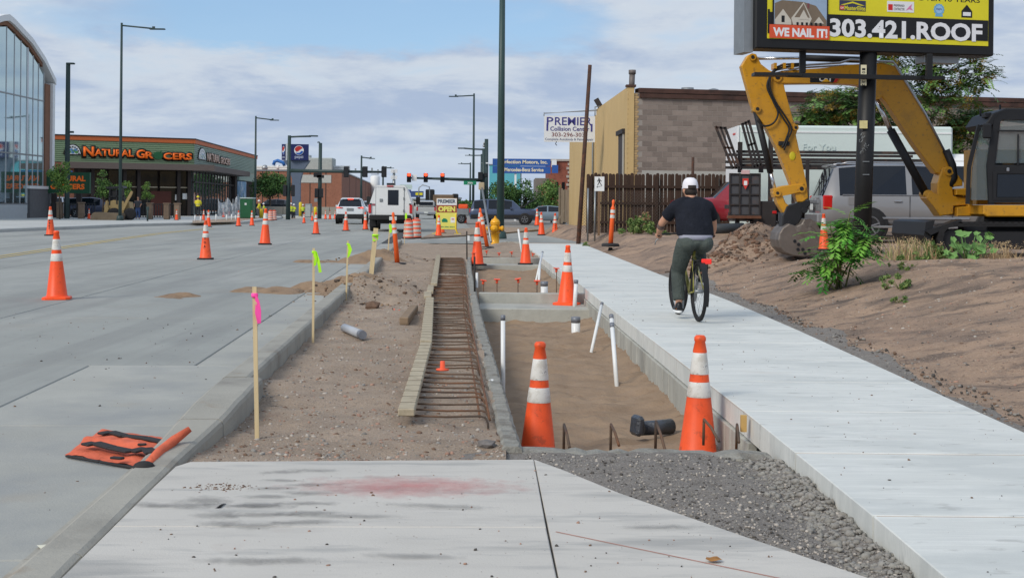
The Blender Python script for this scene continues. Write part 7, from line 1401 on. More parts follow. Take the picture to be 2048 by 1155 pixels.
# ================================================================== PIPES
m_pvc = mat('white_pvc', C(228,230,230), .35, var=.03); m_tape = mat('duct_tape', C(122,126,134), .45, .2, var=.2, vs=12); m_gpipe = mat('grey_conduit', C(176,180,186), .45, var=.06)
def pvc(lb, top, bot, Yt, Yb, r_, capm=m_tape, caph=.06, ring_=None):
    a, b = P(*bot, Yb), P(*top, Yt); e = EW('pvc_pipe', lb, 'pipe', a, 'white plastic pipes standing in the pits'); d = (b-a).normalized(); mb = MB(); mb.tube([a-d*.32, b], r_, 16); mb.build('pipe', m_pvc, e)
    if capm: mb = MB(); mb.tube([b-d*caph, b+d*.004, b+d*.006], [r_*1.08,r_*1.06,r_*.8], 14); mb.build('tape_cap', capm, e)
    if ring_: mb = MB(); mb.tube([b-d*ring_, b-d*(ring_+.05)], r_*1.06, 14); mb.build('tape_ring', m_tape, e)
pvc('tall slim white pipe at the left side of the near pit', (1006,631), (1006,776), 12.2, 12.2, .0195, m_tape, .04); pvc('fat white pipe with grey taped top in the near pit', (1151.5,634), (1151.5,664), 18.3, 18.3, .057, m_tape, .07); pvc('fat white pipe in the second pit beside the capped bars', (1088.5,563), (1088.5,590), 22.6, 22.6, .057, m_tape, .07)
pvc('slim white pipe leaning against the pit wall, top bent', (1204,606), (1190,670), 16.6, 16.2, .019, m_tape, .04); pvc('slim white pipe with tape ring by the wall below the path edge', (1222.5,630), (1230,726), 13.6, 13.3, .021, m_tape, .04, .09); pvc('slim white pipe leaning in the second pit by the cone', (1085,504), (1074,553), 30, 29, .022, m_tape, .04); pvc('slim upright white pipe crossing the leaning one', (1080,526), (1078,560), 29, 28.6, .024, None); pvc('slim white pipe at the left side of the second pit', (953.5,545), (953.5,578), 26, 26, .026, None); pvc('slim white pipe leaning by the path beyond the second cone', (1036.5,458), (1042.5,499), 38.5, 38.5, .026, None); pvc('white stub pipe against the wall right of the bright cone', (1152.5,560), (1151,584), 20.8, 20.8, .03, m_tape, .05)
e = EW('loose_conduit', 'grey conduit piece lying on the dirt strip', 'pipe', G(705,660,-.06)); a, b = G(689,655,.03), G(722,668,.03); mb = MB(); mb.tube([a, b], .042, 16); mb.build('pipe', m_gpipe, e); mb = MB(); mb.tube([b, b+(b-a).normalized()*.07], [.046,.043], 14); mb.build('tape_end', m_tape, e)
e = EW('wood_block', 'short wooden block lying by the dirt mound', 'board', G(818,640,-.06)); a, b = G(808,642,.03), G(828,616,.04); mb = MB(); mb.bar(a, b, .1, .085, bev=.01); mb.build('timber', mat('grey_block_wood', C(138,118,96), .9, var=.25, vs=5, stretch=(1,4,4)), e)
# black elbow wrapped in plastic
m_wrap = mat('black_plastic_wrap', C(52,58,68), .28, .0, var=.3, vs=9, bump=1., bs=16, spec=.7); e = EW('drain_elbow', 'black plastic-wrapped drain elbow lying in the near pit', 'pipe', G(1300,860,-.2)); Yb = 10.1
a0, a1, a2 = P(1276,856,Yb), P(1288,856,Yb+.06), P(1342,852,Yb+.2); M = Matrix.Rotation(PI/2, 3, 'Y')
mb = MB(); mb.tube([a1-Vector((.02,0,0)), a1.lerp(a2,.5), a2, a2+Vector((.004,0,0))], [.052,.053,.057,.042], 18); mb.build('pipe', m_wrap, e); mb = MB(); c = P(1274,850,Yb-.02); mb.box(c, (.058,.14,.145), rot=Matrix.Rotation(.35,3,'Z') @ Matrix.Rotation(.12,3,'Y'), bev=.02); mb.build('wrapped_end', m_wrap, e)
mb = MB(); rk = m_st[0]
def rock(lb, x, y, z, r_, m, seed): 
    g = G(x, y, z); rs_ = np.random.RandomState(seed); mb = MB(); V = ICO_V*np.array(r_)*(1+(rs_.rand(12,1)-.5)*.35); bm = bmesh.new(); vs_ = [bm.verts.new(v) for v in V]; [bm.faces.new([vs_[i] for i in f_]) for f_ in ICO_F]; bmesh.ops.subdivide_edges(bm, edges=bm.edges[:], cuts=1, use_grid_fill=True, smooth=.4); bm.verts.ensure_lookup_table()
    for v in bm.verts: v.co *= 1+rs_.uniform(-.06,.06)
    me = bpy.data.meshes.new('rock'); bm.to_mesh(me); bm.free(); me.materials.append(m); return tag(O('rock', me, None, g+Vector((0,0,r_[2]*.5))), lb, 'rock')
m_rk = mat('grey_rock', C(118,114,112), .85, var=.3, vs=14, bump=.6, bs=30); m_rk2 = mat('brown_rock', C(132,106,88), .9, var=.3, vs=14, bump=.6, bs=30)
rock('grey rock at the near end of the rebar row', 973, 893, -.02, (.055,.04,.032), m_rk, 1); rock('small pale rock left of the grey one', 952, 890, -.05, (.028,.025,.03), m_rk2, 2); rock('flat brown rock below the nearest board', 857, 855, -.06, (.04,.03,.02), m_rk2, 3); rock('brown clod at the edge of the hole by the mound', 745, 618, -.03, (.11,.09,.08), m_clod[0], 4)
# orange gutter bag
m_bag = mat('orange_mesh_bag', C(222,108,76), .85, var=.16, vs=7, bump=1., bs=9, world=True, layers=[(C(170,78,54), 4, .54, .68, .6)]); m_bkf = mat('black_flap', C(46,44,44), .8, var=.25, vs=6, bump=.5, bs=12)
e = EW('inlet_bag', 'flat orange gutter bag with black strips lying at the kerb', 'bag', G(250,900,0)); qd = [G(130,910,.0), G(282,936,.0), G(352,880,.0), G(205,859,.0)]
n = 30; V = []; rs_ = np.random.RandomState(2)
for i in range(n):
    for j in range(n):
        u, v = i/(n-1), j/(n-1); p_ = qd[0].lerp(qd[1], u).lerp(qd[3].lerp(qd[2], u), v); ed_ = min(u, 1-u, v, 1-v)
        h = .012*min(1, ed_*9)+.022*abs(float(fbm(np.array([u*3]), np.array([v*2.]), 1.6, 3)[0]))+.02*math.exp(-((v-.5)/.07)**2); w_ = .012*float(vn(np.array([u*9+v]), np.array([v*9]), 1.)[0]); V.append((p_.x+w_, p_.y+w_*2, h+.003))
np_mesh('bag', V, [(i*n+j, (i+1)*n+j, (i+1)*n+j+1, i*n+j+1) for i in range(n-1) for j in range(n-1)], [m_bag], None, e, True)
def strip_(nm, pts, w, z=.05, m=m_bkf):
    mb = MB(); c = [G(x, y, z)-Vector((0,0,z)) for x, y in pts]
    for i in range(len(c)-1): mb.bar(c[i]+Vector((0,0,z+.003*math.sin(i*2.))), c[i+1]+Vector((0,0,z+.003*math.sin(i*2.+2))), w, .012, bev=.004)
    mb.build(nm, m, e)
strip_('middle_strip', [(168,889),(190,886),(225,894),(262,902),(292,897),(304,905)], .07, .048); strip_('rear_strip', [(200,867),(222,864),(250,870),(290,875),(340,887)], .06, .03); strip_('front_hem', [(133,911),(200,924),(280,936)], .02, .012); strip_('strap', [(223,914),(246,917)], .03, .04); strip_('strap', [(276,888),(292,889)], .02, .04)
mb = MB(); mb.tube([G(292,932,.03), G(318,905,.045), G(348,880,.075), G(380,857,.13)], [.022,.028,.026,.016], 10); mb.build('edge_roll', m_bag, e); mb = MB(); mb.ball(G(288,934,.03), (.055,.045,.032), 12, 7); mb.build('weight_end', m_bkf, e)
# litter
def litter(nm, lb, x, y, z, sx, sy, m, sd):
    g = G(x, y, z); rs_ = random.Random(sd); n = 9; V = [(0,0,.012)]+[(sx*math.cos(2*PI*i/n)*rs_.uniform(.7,1.1), sy*math.sin(2*PI*i/n)*rs_.uniform(.7,1.1), .004+rs_.uniform(0,.012)) for i in range(n)]; mb = MB(); mb.add(V, [(0, 1+i, 1+(i+1) % n) for i in range(n)]); o = mb.build(nm, m, None, g, rs_.uniform(-.3,.3), fix=False); return tag(o, lb, 'litter')
litter('paper_scrap', 'pale paper scrap on the road near the bottom left', 111, 1097, .002, .075, .05, mat('paper_cream', C(216,214,196), .8, var=.1, vs=15), 1); litter('dry_leaf', 'crumpled brown leaf on the near slab', 1427, 1121, .034, .03, .03, mat('leaf_brown', C(160,112,60), .8, var=.3, vs=30), 2); litter('paper_scrap', 'white scrap on the dirt left of the boards', 801, 756, -.04, .03, .02, m_white, 3); litter('paper_scrap', 'white scrap on the pit kerb', 982, 762, .01, .02, .01, m_white, 5)
mb = MB(); g = G(1112,880,-.03)
e = EW('wood_chip_block', 'small yellow wood stub in the rubble at the path edge', 'board', G(1487,850,-.02)); mb = MB(); mb.box(G(1487,846,0.0), (.035,.035,.1)); mb.build('timber', mat('pine_yellow', C(196,160,98), .8, var=.15), e)
# ================================================================== HYDRANT, METER BOXES
g = G(990,491,-.06); s_ = g.y/2800; e = E('fire_hydrant', 'yellow fire hydrant standing before the dark green pole', 'hydrant', g, R(-8)); mh = mat('hydrant_yellow', C(236,172,34), .45, var=.06, vs=3, coat=.2, layers=[(C(190,130,40), 4, .62, .74, .5)]); k = 59*s_/.92
Hs = lambda L_: [(r_*k, z*k) for r_, z in L_]
mb = MB(); mb.lathe(Hs([(.17,0),(.17,.035),(.13,.04),(.13,.38),(.165,.385),(.165,.42),(.14,.425)]), 22); mb.build('barrel', mh, e); mb = MB(); mb.lathe(Hs([(.14,.425),(.14,.66),(.155,.67),(.155,.69)]), 22); mb.build('upper_barrel', mh, e)
mb = MB(); mb.lathe(Hs([(.155,.69),(.15,.74),(.12,.80),(.06,.845),(.06,.86)]), 22); mb.build('bonnet', mh, e); mb = MB(); mb.lathe(Hs([(.035,.86),(.03,.92)]), 5, sm=False); mb.build('operating_nut', mh, e)
for ang, r_ in ((PI, .075), (0., .075), (-PI/2, .1)):
    d = Vector((math.cos(ang), math.sin(ang), 0)); c = Vector((0,0,.54*k)); mb = MB(); mb.tube([c+d*.1*k, c+d*.2*k, c+d*.2*k, c+d*.26*k, c+d*.26*k, c+d*.29*k], [r_*k*.85, r_*k*.85, r_*k*1.1, r_*k*1.1, r_*k*.4, r_*k*.4], 14); mb.build('outlet_cap', mh, e)
for i in range(8): a = i*PI/4; mb = MB(); mb.cyl((.15*k*math.cos(a),.15*k*math.sin(a),.42*k), (.15*k*math.cos(a),.15*k*math.sin(a),.445*k), .014*k, n=6); mb.build('bolt', m_steel, e)
mb = MB(); mb.lathe(Hs([(.22,-.02),(.21,.01),(.17,.012)]), 18); mb.build('ground_flange', m_rough, e)
e = EW('meter_box', 'low concrete meter box right of the hydrant', 'box', G(1025,490,-.03)); mb = MB(); c = G(1024,487,.02); mb.box(c, (.55,.4,.12), bev=.02); mb.build('box', m_face, e); mb = MB(); mb.box(c+Vector((0,0,.065)), (.4,.28,.015)); mb.build('lid', m_rough, e)
e = EW('valve_pipe', 'short black pipe lying beside the hydrant foot', 'pipe', G(978,499,-.05)); mb = MB(); mb.tube([G(966,500,-.02), G(986,497,-.02)], .05, 12); mb.build('pipe', m_rub, e)
# ================================================================== A-FRAME OPEN SIGN
Yo = G(893,468,.03).y; s_ = Yo/2800; e = EW('open_sign', 'yellow OPEN sign board with PREMIER heading on yellow feet', 'sign', G(893,466,.03)); f = FR(P(873,458,Yo), (1,.03,0)); m_oy = mat('open_yellow', C(226,220,110), .5, var=.04)
f.part('frame', mat('sign_frame_orange', C(196,150,90), .6), e, -.6*s_, 40.6*s_, -.5*s_, 62*s_, -.05, -.006); f.part('lower_panel', m_oy, e, 0, 40*s_, 0, 33*s_, -.02, 0.); f.part('open_panel', mat('open_maroon', C(150,72,52), .6), e, 0, 40*s_, 33.3*s_, 48*s_, -.02, .001); f.part('heading_panel', m_white, e, 0, 40*s_, 48.2*s_, 61.5*s_, -.02, 0.)
f.text('PREMIER', mat('heading_grey', C(84,96,110), .6), e, 2*s_, 38*s_, 52*s_, 59.5*s_, .004, bold=.04); f.text('OPEN', m_oy, e, 3*s_, 37*s_, 35*s_, 46*s_, .005, bold=.06); f.text('303-296-3031', MATS['street_sign_green'], e, 6*s_, 36*s_, 3*s_, 6*s_, .004, bold=.03); f.part('print_card', m_white, e, 28*s_, 37*s_, 13*s_, 24*s_, .001, .003)
f.part('card_line', m_red if False else MATS['label_red'], e, 30*s_, 35*s_, 19*s_, 21*s_, .0035, .005); mb = MB(); f.poly(mb, [(11*s_,14*s_),(22*s_,14*s_),(22*s_,18*s_),(19*s_,21*s_),(14*s_,22*s_),(10*s_,18*s_)], .001, .004); mb.build('vehicle_print', MATS['street_sign_green'], e)
for x in (1.5, 38.5): mb = MB(); mb.tube([f.p(x*s_,30*s_,.03), f.p(x*s_,0,.05), f.p((x+(4 if x > 20 else -3))*s_,-9*s_,.1)], .03, 6); mb.build('leg', mat('stand_yellow', C(226,196,40), .5), e)
for x in (-2, 42): mb = MB(); mb.box(f.p(x*s_,-9.5*s_,.05), (.28,.5,.05), bev=.01); mb.build('foot', MATS['stand_yellow'], e)
# ================================================================== PEOPLE
m_skin = mat('skin', C(196,148,122), .55, var=.08, vs=8, spec=.35); m_hair = mat('dark_hair', C(44,36,32), .7)
def loft(mb, rings, n=20):
    vs_ = []
    for c, rx, ry in rings:
        for j in range(n): a = 2*PI*j/n; vs_.append((c[0]+rx*math.cos(a), c[1]+ry*math.sin(a), c[2]))
    k = len(rings); mb.add(vs_, [(i*n+j, i*n+(j+1) % n, (i+1)*n+(j+1) % n, (i+1)*n+j) for i in range(k-1) for j in range(n)]+[tuple(range(n))[::-1], tuple((k-1)*n+j for j in range(n))], sm=True); return mb
gr, gf = G(1397,643,ZP), G(1355,628,ZP); hd = math.atan2(gf.y-gr.y, gf.x-gr.x)
# ---- bicycle (local: x forward, y left)
bk = E('bicycle', 'olive city bicycle with red rear light and fender ridden on the path', 'bicycle', gr, hd); bk.scale = (.97,.97,.965); m_bt = mat('bicycle_tyre', C(30,30,32), .8, var=.15); m_fr = mat('olive_frame', C(150,146,70), .4, var=.05, coat=.3); m_bl = mat('bicycle_black', C(26,27,29), .45, var=.1)
WB = 1.04; wr = .345
def bwheel(x, ang=0.):
    c = Vector((x,0,wr)); n = 40; mb = MB(); Rz = Matrix.Rotation(ang, 3, 'Z')
    ringp = lambda r_, k_=n: [c+Rz@Vector((r_*math.cos(2*PI*i/k_), 0, r_*math.sin(2*PI*i/k_))) for i in range(k_+1)]
    mb.tube(ringp(wr-.022), .022, 8, cap=False); w_ = mb.build('wheel', m_bt, bk)
    mb = MB(); mb.tube(ringp(wr-.05), .011, 6, cap=False); mb.build('rim', m_bl, w_)
    mb = MB(); mb.cyl(c+Rz@Vector((0,-.05,0)), c+Rz@Vector((0,.05,0)), .022, n=12); mb.build('hub', m_steel, w_)
    for i in range(18): a = 2*PI*i/18; sg = .04 if i % 2 else -.04; mb = MB(); mb.tube([c+Rz@Vector((.02*math.cos(a+.6),sg,.02*math.sin(a+.6))), c+Rz@Vector(((wr-.055)*math.cos(a),0,(wr-.055)*math.sin(a)))], .0016, 4); mb.build('spoke', m_steel, w_)
    return w_
bwheel(0); bwheel(WB, R(5))
BBp = Vector((.43,0,.29)); ST = Vector((.235,0,.80)); HT = Vector((.80,0,.86)); HB = Vector((.83,0,.72)); mb = MB()
for a, b, r_ in ((BBp, ST, .017), (ST+Vector((.01,0,-.06)), HT, .016), (BBp, HB, .019), (HB, HT, .02)): mb.tube([a, b], r_, 10)
for sg in (-1, 1): mb.tube([Vector((0,sg*.06,wr)), BBp+Vector((0,sg*.02,0))], .010, 8); mb.tube([Vector((0,sg*.06,wr)), ST+Vector((.02,sg*.015,-.07))], .009, 8)
mb.build('frame', m_fr, bk)
mb = MB()
for sg in (-1, 1): mb.tube([HB+Vector((.0,sg*.02,.0)), HB+Vector((.02,sg*.055,-.06)), Vector((WB,sg*.055,wr))], .012, 8)
mb.build('fork', m_fr, bk)
mb = MB(); mb.tube([HT, HT+Vector((-.01,0,.10)), HT+Vector((.06,0,.13))], .014, 8); mb.tube([Vector((.66,.33,.965)),Vector((.80,.30,.975)),Vector((.86,.1,.985)),Vector((.86,-.1,.985)),Vector((.80,-.30,.975)),Vector((.66,-.33,.965))], .011, 8); mb.build('handlebar', m_bl, bk)
for sg in (-1, 1): mb = MB(); mb.tube([(.64,sg*.333,.964),(.75,sg*.312,.97)], .017, 10); mb.build('grip', m_rub, bk); mb = MB(); mb.tube([(.78,sg*.27,.955),(.80,sg*.33,.90),(.79,sg*.345,.85)], .007, 6); mb.build('brake_lever', m_steel, bk)
mb = MB(); loft(mb, [((.20,0,.885),.12,.05),((.20,0,.90),.14,.085),((.20,0,.915),.13,.075)], 16); mb.build('saddle', m_bl, bk); mb = MB(); mb.tube([ST, (.205,0,.89)], .0135, 10); mb.build('seat_post', m_bl, bk)
mb = MB(); mb.lathe([(.09,-.004),(.09,.004)], 24, BBp+Vector((0,-.06,0)), M=Matrix.Rotation(PI/2,3,'X')); mb.build('chainring', m_steel, bk)
for sg, dz in ((1,-1),(-1,1)):
    pc_ = BBp+Vector((.0,sg*.085,dz*.17)); mb = MB(); mb.bar(BBp+Vector((0,sg*.075,0)), pc_, .012, .022); mb.build('crank', m_steel, bk); mb = MB(); mb.box(pc_+Vector((0,sg*.055,0)), (.09,.09,.022), bev=.004); pd_ = mb.build('pedal', m_bl, bk); mb = MB(); mb.box(pc_+Vector((-.048,sg*.055,0)), (.006,.07,.014)); mb.build('pedal_reflector', mat('amber_reflector', C(240,140,30), .4), pd_)
mb = MB(); N_ = 16; fa = np.linspace(R(20), R(205), N_); mb.add([(math.cos(a)*(wr+.018)*1., y, wr+math.sin(a)*(wr+.018)) for a in fa for y in (-.032,0,.032)], [(i*3+j, i*3+j+1, (i+1)*3+j+1, (i+1)*3+j) for i in range(N_-1) for j in range(2)], sm=True); mb.build('rear_fender', m_bl, bk)
mb = MB(); mb.tube([(-.10,-.07,.70),(.20,-.06,.72)], .006, 6); mb.tube([(-.10,.07,.70),(.20,.06,.72)], .006, 6); mb.tube([(-.10,-.07,.70),(-.10,.07,.70)], .006, 6); mb.tube([(-.09,-.08,.70),(-.04,-.085,.5),(0,-.075,wr)], .006, 6); mb.tube([(-.09,.08,.70),(-.04,.085,.5),(0,.075,wr)], .006, 6); mb.build('rear_rack', m_bl, bk)
mb = MB(); mb.box((-.125,-.055,.69), (.03,.115,.06), bev=.008); mb.build('rear_light', m_lit if False else mat('bike_light_red', C(230,36,28), .25, var=.05, spec=.8, emit=(1,.05,.03), estr=.25), bk)
# ---- rider
rd_ = E('person', 'cyclist in white cap, black T-shirt and grey trousers seen from behind', 'person', gr, hd); rd_.scale = (.96,.95,.955)
mb = MB(); mb.ball((.47,0,1.525), (.098,.08,.118), 18, 12); mb.ball((.50,0,1.48), (.075,.062,.075), 14, 8); mb.tube([(.41,0,1.36),(.43,0,1.42),(.455,0,1.48)], [.068,.062,.06], 12)
loft(mb, [((.2,0,.9),.12,.17),((.22,0,1.0),.12,.17),((.28,0,1.15),.12,.165),((.35,0,1.3),.10,.17),((.385,0,1.38),.08,.14)], 16)
mb.ball((.565,0,1.515), (.018,.016,.03)); 
for sg in (-1, 1): mb.ball((.465,sg*.083,1.515), (.022,.012,.034), 8, 6)
arm = {1: [(.385,.195,1.315),(.45,.27,1.22),(.52,.325,1.13),(.60,.335,1.05),(.68,.332,.985)], -1: [(.385,-.195,1.315),(.46,-.262,1.22),(.53,-.30,1.12),(.61,-.32,1.05),(.68,-.332,.985)]}
for sg in (-1, 1): mb.tube(arm[sg], [.05,.052,.046,.042,.03], 12); mb.ball((.385,sg*.18,1.32), .05)
for sg, kn, an in ((1, (.48,.135,.56), (.405,.14,.20)), (-1, (.64,-.15,.78), (.41,-.14,.53))): mb.tube([(.22,sg*.10,.93), kn, an], [.09,.062,.042], 12); mb.tube([an, (an[0]+.08,an[1],an[2]-.07)], [.042,.035], 8)
remesh_part(mb, 'body', m_skin, .011, rd_, 4)
for sg in (-1, 1):
    mb = MB(); c = Vector((.70,sg*.327,.975)); mb.ball(c, (.048,.026,.03), 12, 8)
    for i in range(4): x = .672+i*.021; ln = (.9,1.,.97,.85)[i]; mb.tube([(x,sg*.305,.992),(x+.004,sg*.338,1.000),(x+.006,sg*(.338+.022*ln),.982),(x+.004,sg*(.330+.018*ln),.955),(x,sg*.325,.943)], [.0105,.010,.0095,.009,.007], 8)
    mb.tube([(.69,sg*.30,.985),(.715,sg*.288,.965),(.722,sg*.30,.946),(.715,sg*.318,.94)], [.012,.011,.010,.008], 8); h_ = remesh_part(mb, 'hand', m_skin, .0055, rd_, 2)
m_tee = mat('black_tshirt', C(28,31,40), .85, var=.10, vs=4, bump=.9, bs=6, bdist=.05, spec=.2, layers=[(C(40,44,54), 5, .5, .66, .6)]); mb = MB()
loft(mb, [((.195,0,.985),.172,.222),((.225,0,1.06),.172,.224),((.265,0,1.14),.168,.22),((.305,0,1.22),.16,.216),((.345,0,1.30),.142,.214),((.375,0,1.36),.118,.19),((.40,0,1.40),.09,.13),((.415,0,1.425),.066,.076)], 26)
for sg in (-1, 1): a = arm[sg]; mb.tube([(.41,0,1.40),(.40,sg*.09,1.375),(.385,sg*.17,1.325)], [.05,.07,.085], 14); mb.tube([(.375,sg*.13,1.31), a[0], Vector(a[0]).lerp(Vector(a[1]), .6), Vector(a[1]).lerp(Vector(a[2]), .3)], [.085,.085,.08,.078], 14)
remesh_part(mb, 'tshirt', m_tee, .011, rd_, 9)
mb = MB(); loft(mb, [((.175,0,.94),.160,.192),((.185,0,.995),.166,.205)], 24); mb.build('undershirt_hem', mat('grey_undershirt', C(150,152,166), .85), rd_)
m_trs = mat('grey_trousers', C(82,90,86), .85, var=.14, vs=5, bump=1., bs=8, bdist=.05, spec=.2, layers=[(C(62,68,66), 3, .52, .68, .5)]); mb = MB(); loft(mb, [((.19,0,.86),.14,.185),((.18,0,.90),.162,.205),((.185,0,.95),.162,.20),((.19,0,.965),.155,.19)], 26)
mb.ball((.14,.09,.90), (.13,.115,.10)); mb.ball((.14,-.09,.90), (.13,.115,.10))
mb.tube([(.20,.105,.90),(.34,.125,.74),(.475,.135,.56),(.45,.14,.40),(.41,.14,.22)], [.118,.106,.088,.080,.072], 18); mb.tube([(.20,-.105,.90),(.45,-.13,.86),(.64,-.15,.79),(.53,-.145,.66),(.42,-.14,.53)], [.118,.104,.088,.080,.072], 18); remesh_part(mb, 'trousers', m_trs, .011, rd_, 5)
for sg, an in ((1, (.405,.14,.17)), (-1, (.41,-.14,.50))):
    mb = MB(); x, y_, z = an; mb.ball((x+.0,y_,z-.02), (.055,.045,.06)); mb.tube([(x-.05,y_,z-.045),(x+.05,y_,z-.05),(x+.15,y_,z-.06),(x+.19,y_,z-.062)], [.036,.044,.042,.026], 12); sh = remesh_part(mb, 'shoe', m_black, .009, rd_, 3)
    mb = MB(); loft(mb, [((x+.065,y_,z-.098),.135,.047),((x+.065,y_,z-.085),.140,.05),((x+.065,y_,z-.068),.136,.046)], 20); mb.build('sole', m_white, sh)
m_capw = mat('white_cap', C(232,230,236), .8, var=.04, bump=.2, bs=20); mb = MB(); N_ = 22; prof = [(1.0,.0),(1.0,.03),(.93,.07),(.75,.105),(.45,.125),(.0,.13)]; V = []
for r_, z in prof:
    for j in range(N_): a = 2*PI*j/N_; V.append((.468+.112*r_*math.cos(a), .094*r_*math.sin(a), 1.535+z+.004-.018*math.cos(a)*0))
mb.add(V, [(i*N_+j, i*N_+(j+1) % N_, (i+1)*N_+(j+1) % N_, (i+1)*N_+j) for i in range(len(prof)-1) for j in range(N_)], sm=True); cp_ = mb.build('cap', m_capw, rd_)
mb = MB(); mb.add([(.468+.116*math.cos(a)*k_, .096*math.sin(a)*k_, z) for a in np.linspace(PI-.55, PI+.55, 9) for k_, z in ((1,1.535),(1.0,1.575+.0))], [(2*i, 2*i+2, 2*i+3, 2*i+1) for i in range(8)]); mb.build('cap_opening', m_hair, cp_)
mb = MB(); loft(mb, [((.58,0,1.535),.09,.075),((.585,0,1.545),.088,.073)], 16); mb.build('cap_brim', m_capw, cp_)
mb = MB(); mb.ball((.435,0,1.50), (.075,.078,.065), 14, 8); mb.build('hair', m_hair, rd_)
mb = MB(); mb.tube([(.47,.088,1.525),(.55,.085,1.53)], .004, 5); mb.build('glasses_arm', m_black, rd_)
m_tat = mat('tattoo_ink', C(110,92,86), .6, var=.4, vs=30)
for t0, t1 in ((.55,.8),): 
    a, b = Vector(arm[1][2]), Vector(arm[1][3]); mb = MB(); mb.tube([a.lerp(b,.2), a.lerp(b,.75)], [.0475,.0445], 12, cap=False); mb.build('forearm_tattoo', m_tat, rd_)
# ---- small standing figures
def figure(lb, px, ytop, ybase, Y, z0, top, trous, hat=None, vest=None, turn=0., bend=0., sleeves=None):
    H = (ybase-ytop)*Y/2800; b = Vector((P(px,400,Y).x, Y, z0)); e = E('person', lb, 'person', b, turn, 'people at work and walking', H/1.75); mb = MB()
    bx_ = bend; mb.ball((bx_*1.2,0,1.64), (.09,.08,.12)); mb.tube([(bx_,0,1.38),(bx_*1.15,0,1.55)], .06, 8); loft(mb, [((0,0,.9),.11,.16),((bx_*.5,0,1.15),.11,.17),((bx_,0,1.38),.10,.19),((bx_,0,1.44),.05,.08)], 12)
    for sg in (-1, 1): mb.tube([(bx_,sg*.2,1.40),(bx_+.06,sg*.27,1.15),(bx_+.2,sg*.22,.98)], [.06,.05,.035], 8); mb.ball((bx_+.23,sg*.22,.95), (.05,.03,.05)); mb.tube([(0,sg*.09,.92),(.03,sg*.11,.5),(0,sg*.12,.06)], [.09,.065,.045], 8); mb.ball((.06,sg*.12,.05), (.12,.05,.05))
    remesh_part(mb, 'body', m_skin, .03, e, 2)
    mb = MB(); loft(mb, [((0,0,.86),.135,.19),((bx_*.5,0,1.1),.14,.20),((bx_,0,1.36),.13,.215),((bx_,0,1.43),.085,.13)], 14)
    for sg in (-1, 1): mb.tube([(bx_,sg*.19,1.38),(bx_+.05,sg*.262,1.17)]+([(bx_+.17,sg*.225,1.0)] if sleeves else []), [.078,.068]+([.05] if sleeves else []), 8)
    remesh_part(mb, 'jacket', top, .03, e, 2); mb = MB()
    for sg in (-1, 1): mb.tube([(0,sg*.085,.93),(.03,sg*.11,.5),(0,sg*.12,.09)], [.11,.085,.075], 8)
    remesh_part(mb, 'trousers', trous, .03, e, 2)
    if vest: mb = MB(); loft(mb, [((0,0,1.02),.145,.205),((bx_*.5,0,1.07),.146,.206)], 14); mb.build('vest_stripe', vest, e)
    if hat: mb = MB(); mb.lathe([(.15,1.66),(.145,1.68),(.125,1.69),(.115,1.75),(.06,1.80),(.01,1.81)], 14, (bx_*1.2,0,0)); mb.build('hard_hat', hat, e)
    else: mb = MB(); mb.ball((bx_*1.2-.015,0,1.67), (.092,.084,.10), 10, 7); mb.build('hair', m_hair, e)
m_lime = mat('hi_vis_lime', C(196,214,60), .7, var=.06, emit=(.5,.7,.05), estr=.04); m_yelj = mat('hi_vis_yellow', C(216,206,50), .7, var=.06); m_jean = mat('blue_jeans', C(70,92,138), .85, var=.1); m_dtr = mat('dark_trousers', C(38,40,46), .85); m_gsh = mat('grey_shirt', C(72,74,80), .85)
figure('worker in yellow hooded jacket standing by the store side windows', 396, 391, 431, 107, .14, m_yelj, m_dtr, m_yelj, m_steel, R(90), 0, True); figure('man in grey shirt and blue jeans walking by the loader', 276, 391, 436.5, 88, .14, m_gsh, m_jean, None, None, R(-90)); figure('worker in lime vest and white hard hat at the signal mast', 582, 405, 437, 94, .14, m_lime, m_dtr, m_white, m_steel, R(90)); figure('second worker in lime vest beside the signal mast', 588, 408, 437, 97, .14, m_lime, m_dtr, m_white, m_steel, R(60)); figure('worker in yellow vest raising an arm by the green toilet', 520, 401, 436, 100, .14, m_yelj, m_dtr, m_white, m_steel, R(200), .08, True)
figure('worker in lime vest bending behind the drums', 531, 410, 438, 104, .14, m_lime, m_dtr, m_white, m_steel, R(200), .2); figure('worker in lime shirt left of the grey cabinet', 606, 411, 437, 105, .14, m_lime, m_dtr, m_white, None, R(100)); figure('worker in lime jacket behind the OPEN sign', 874, 410, 446, 86, .0, m_lime, m_dtr, m_white, m_steel, R(20), .05, True)
# ================================================================== LOADER, TOILET AND OTHER SITE THINGS
Yl = 84.; s = Yl/2800; ld = EW('skid_loader', 'tan skid-steer loader with lowered bucket by the tall lamp post', 'loader', Vector((P(230,400,Yl).x, Yl, .14))); m_ltan = mat('loader_tan', C(158,136,92), .6, var=.12, vs=2); 
lp_ = lambda pts, th, nm, m, Y=Yl: plate(nm, pts, th, m, Y, ld)
lp_([(212,412),(216,404),(232,400),(262,404),(266,430),(214,432)], .9, 'body', m_ltan); lp_([(212,426),(216,402),(220,400),(222,428)], 1.0, 'front_hood', m_ltan, Yl)
for dy in (-.45, .45):
    for p0, p1 in (((219,410),(220,377)), ((220,377),(246,375)), ((246,375),(250,408)), ((233,376),(234,408)), ((219,393),(249,392))): mb = MB(); mb.bar(P(*p0,Yl+dy), P(*p1,Yl+dy), .07, .07); mb.build('cage_bar', m_black, ld)
lp_([(217,374),(249,372),(250,376),(217,378)], 1.0, 'cage_roof', m_black); lp_([(224,380),(244,379),(246,410),(226,410)], .7, 'operator_bay', m_trim)
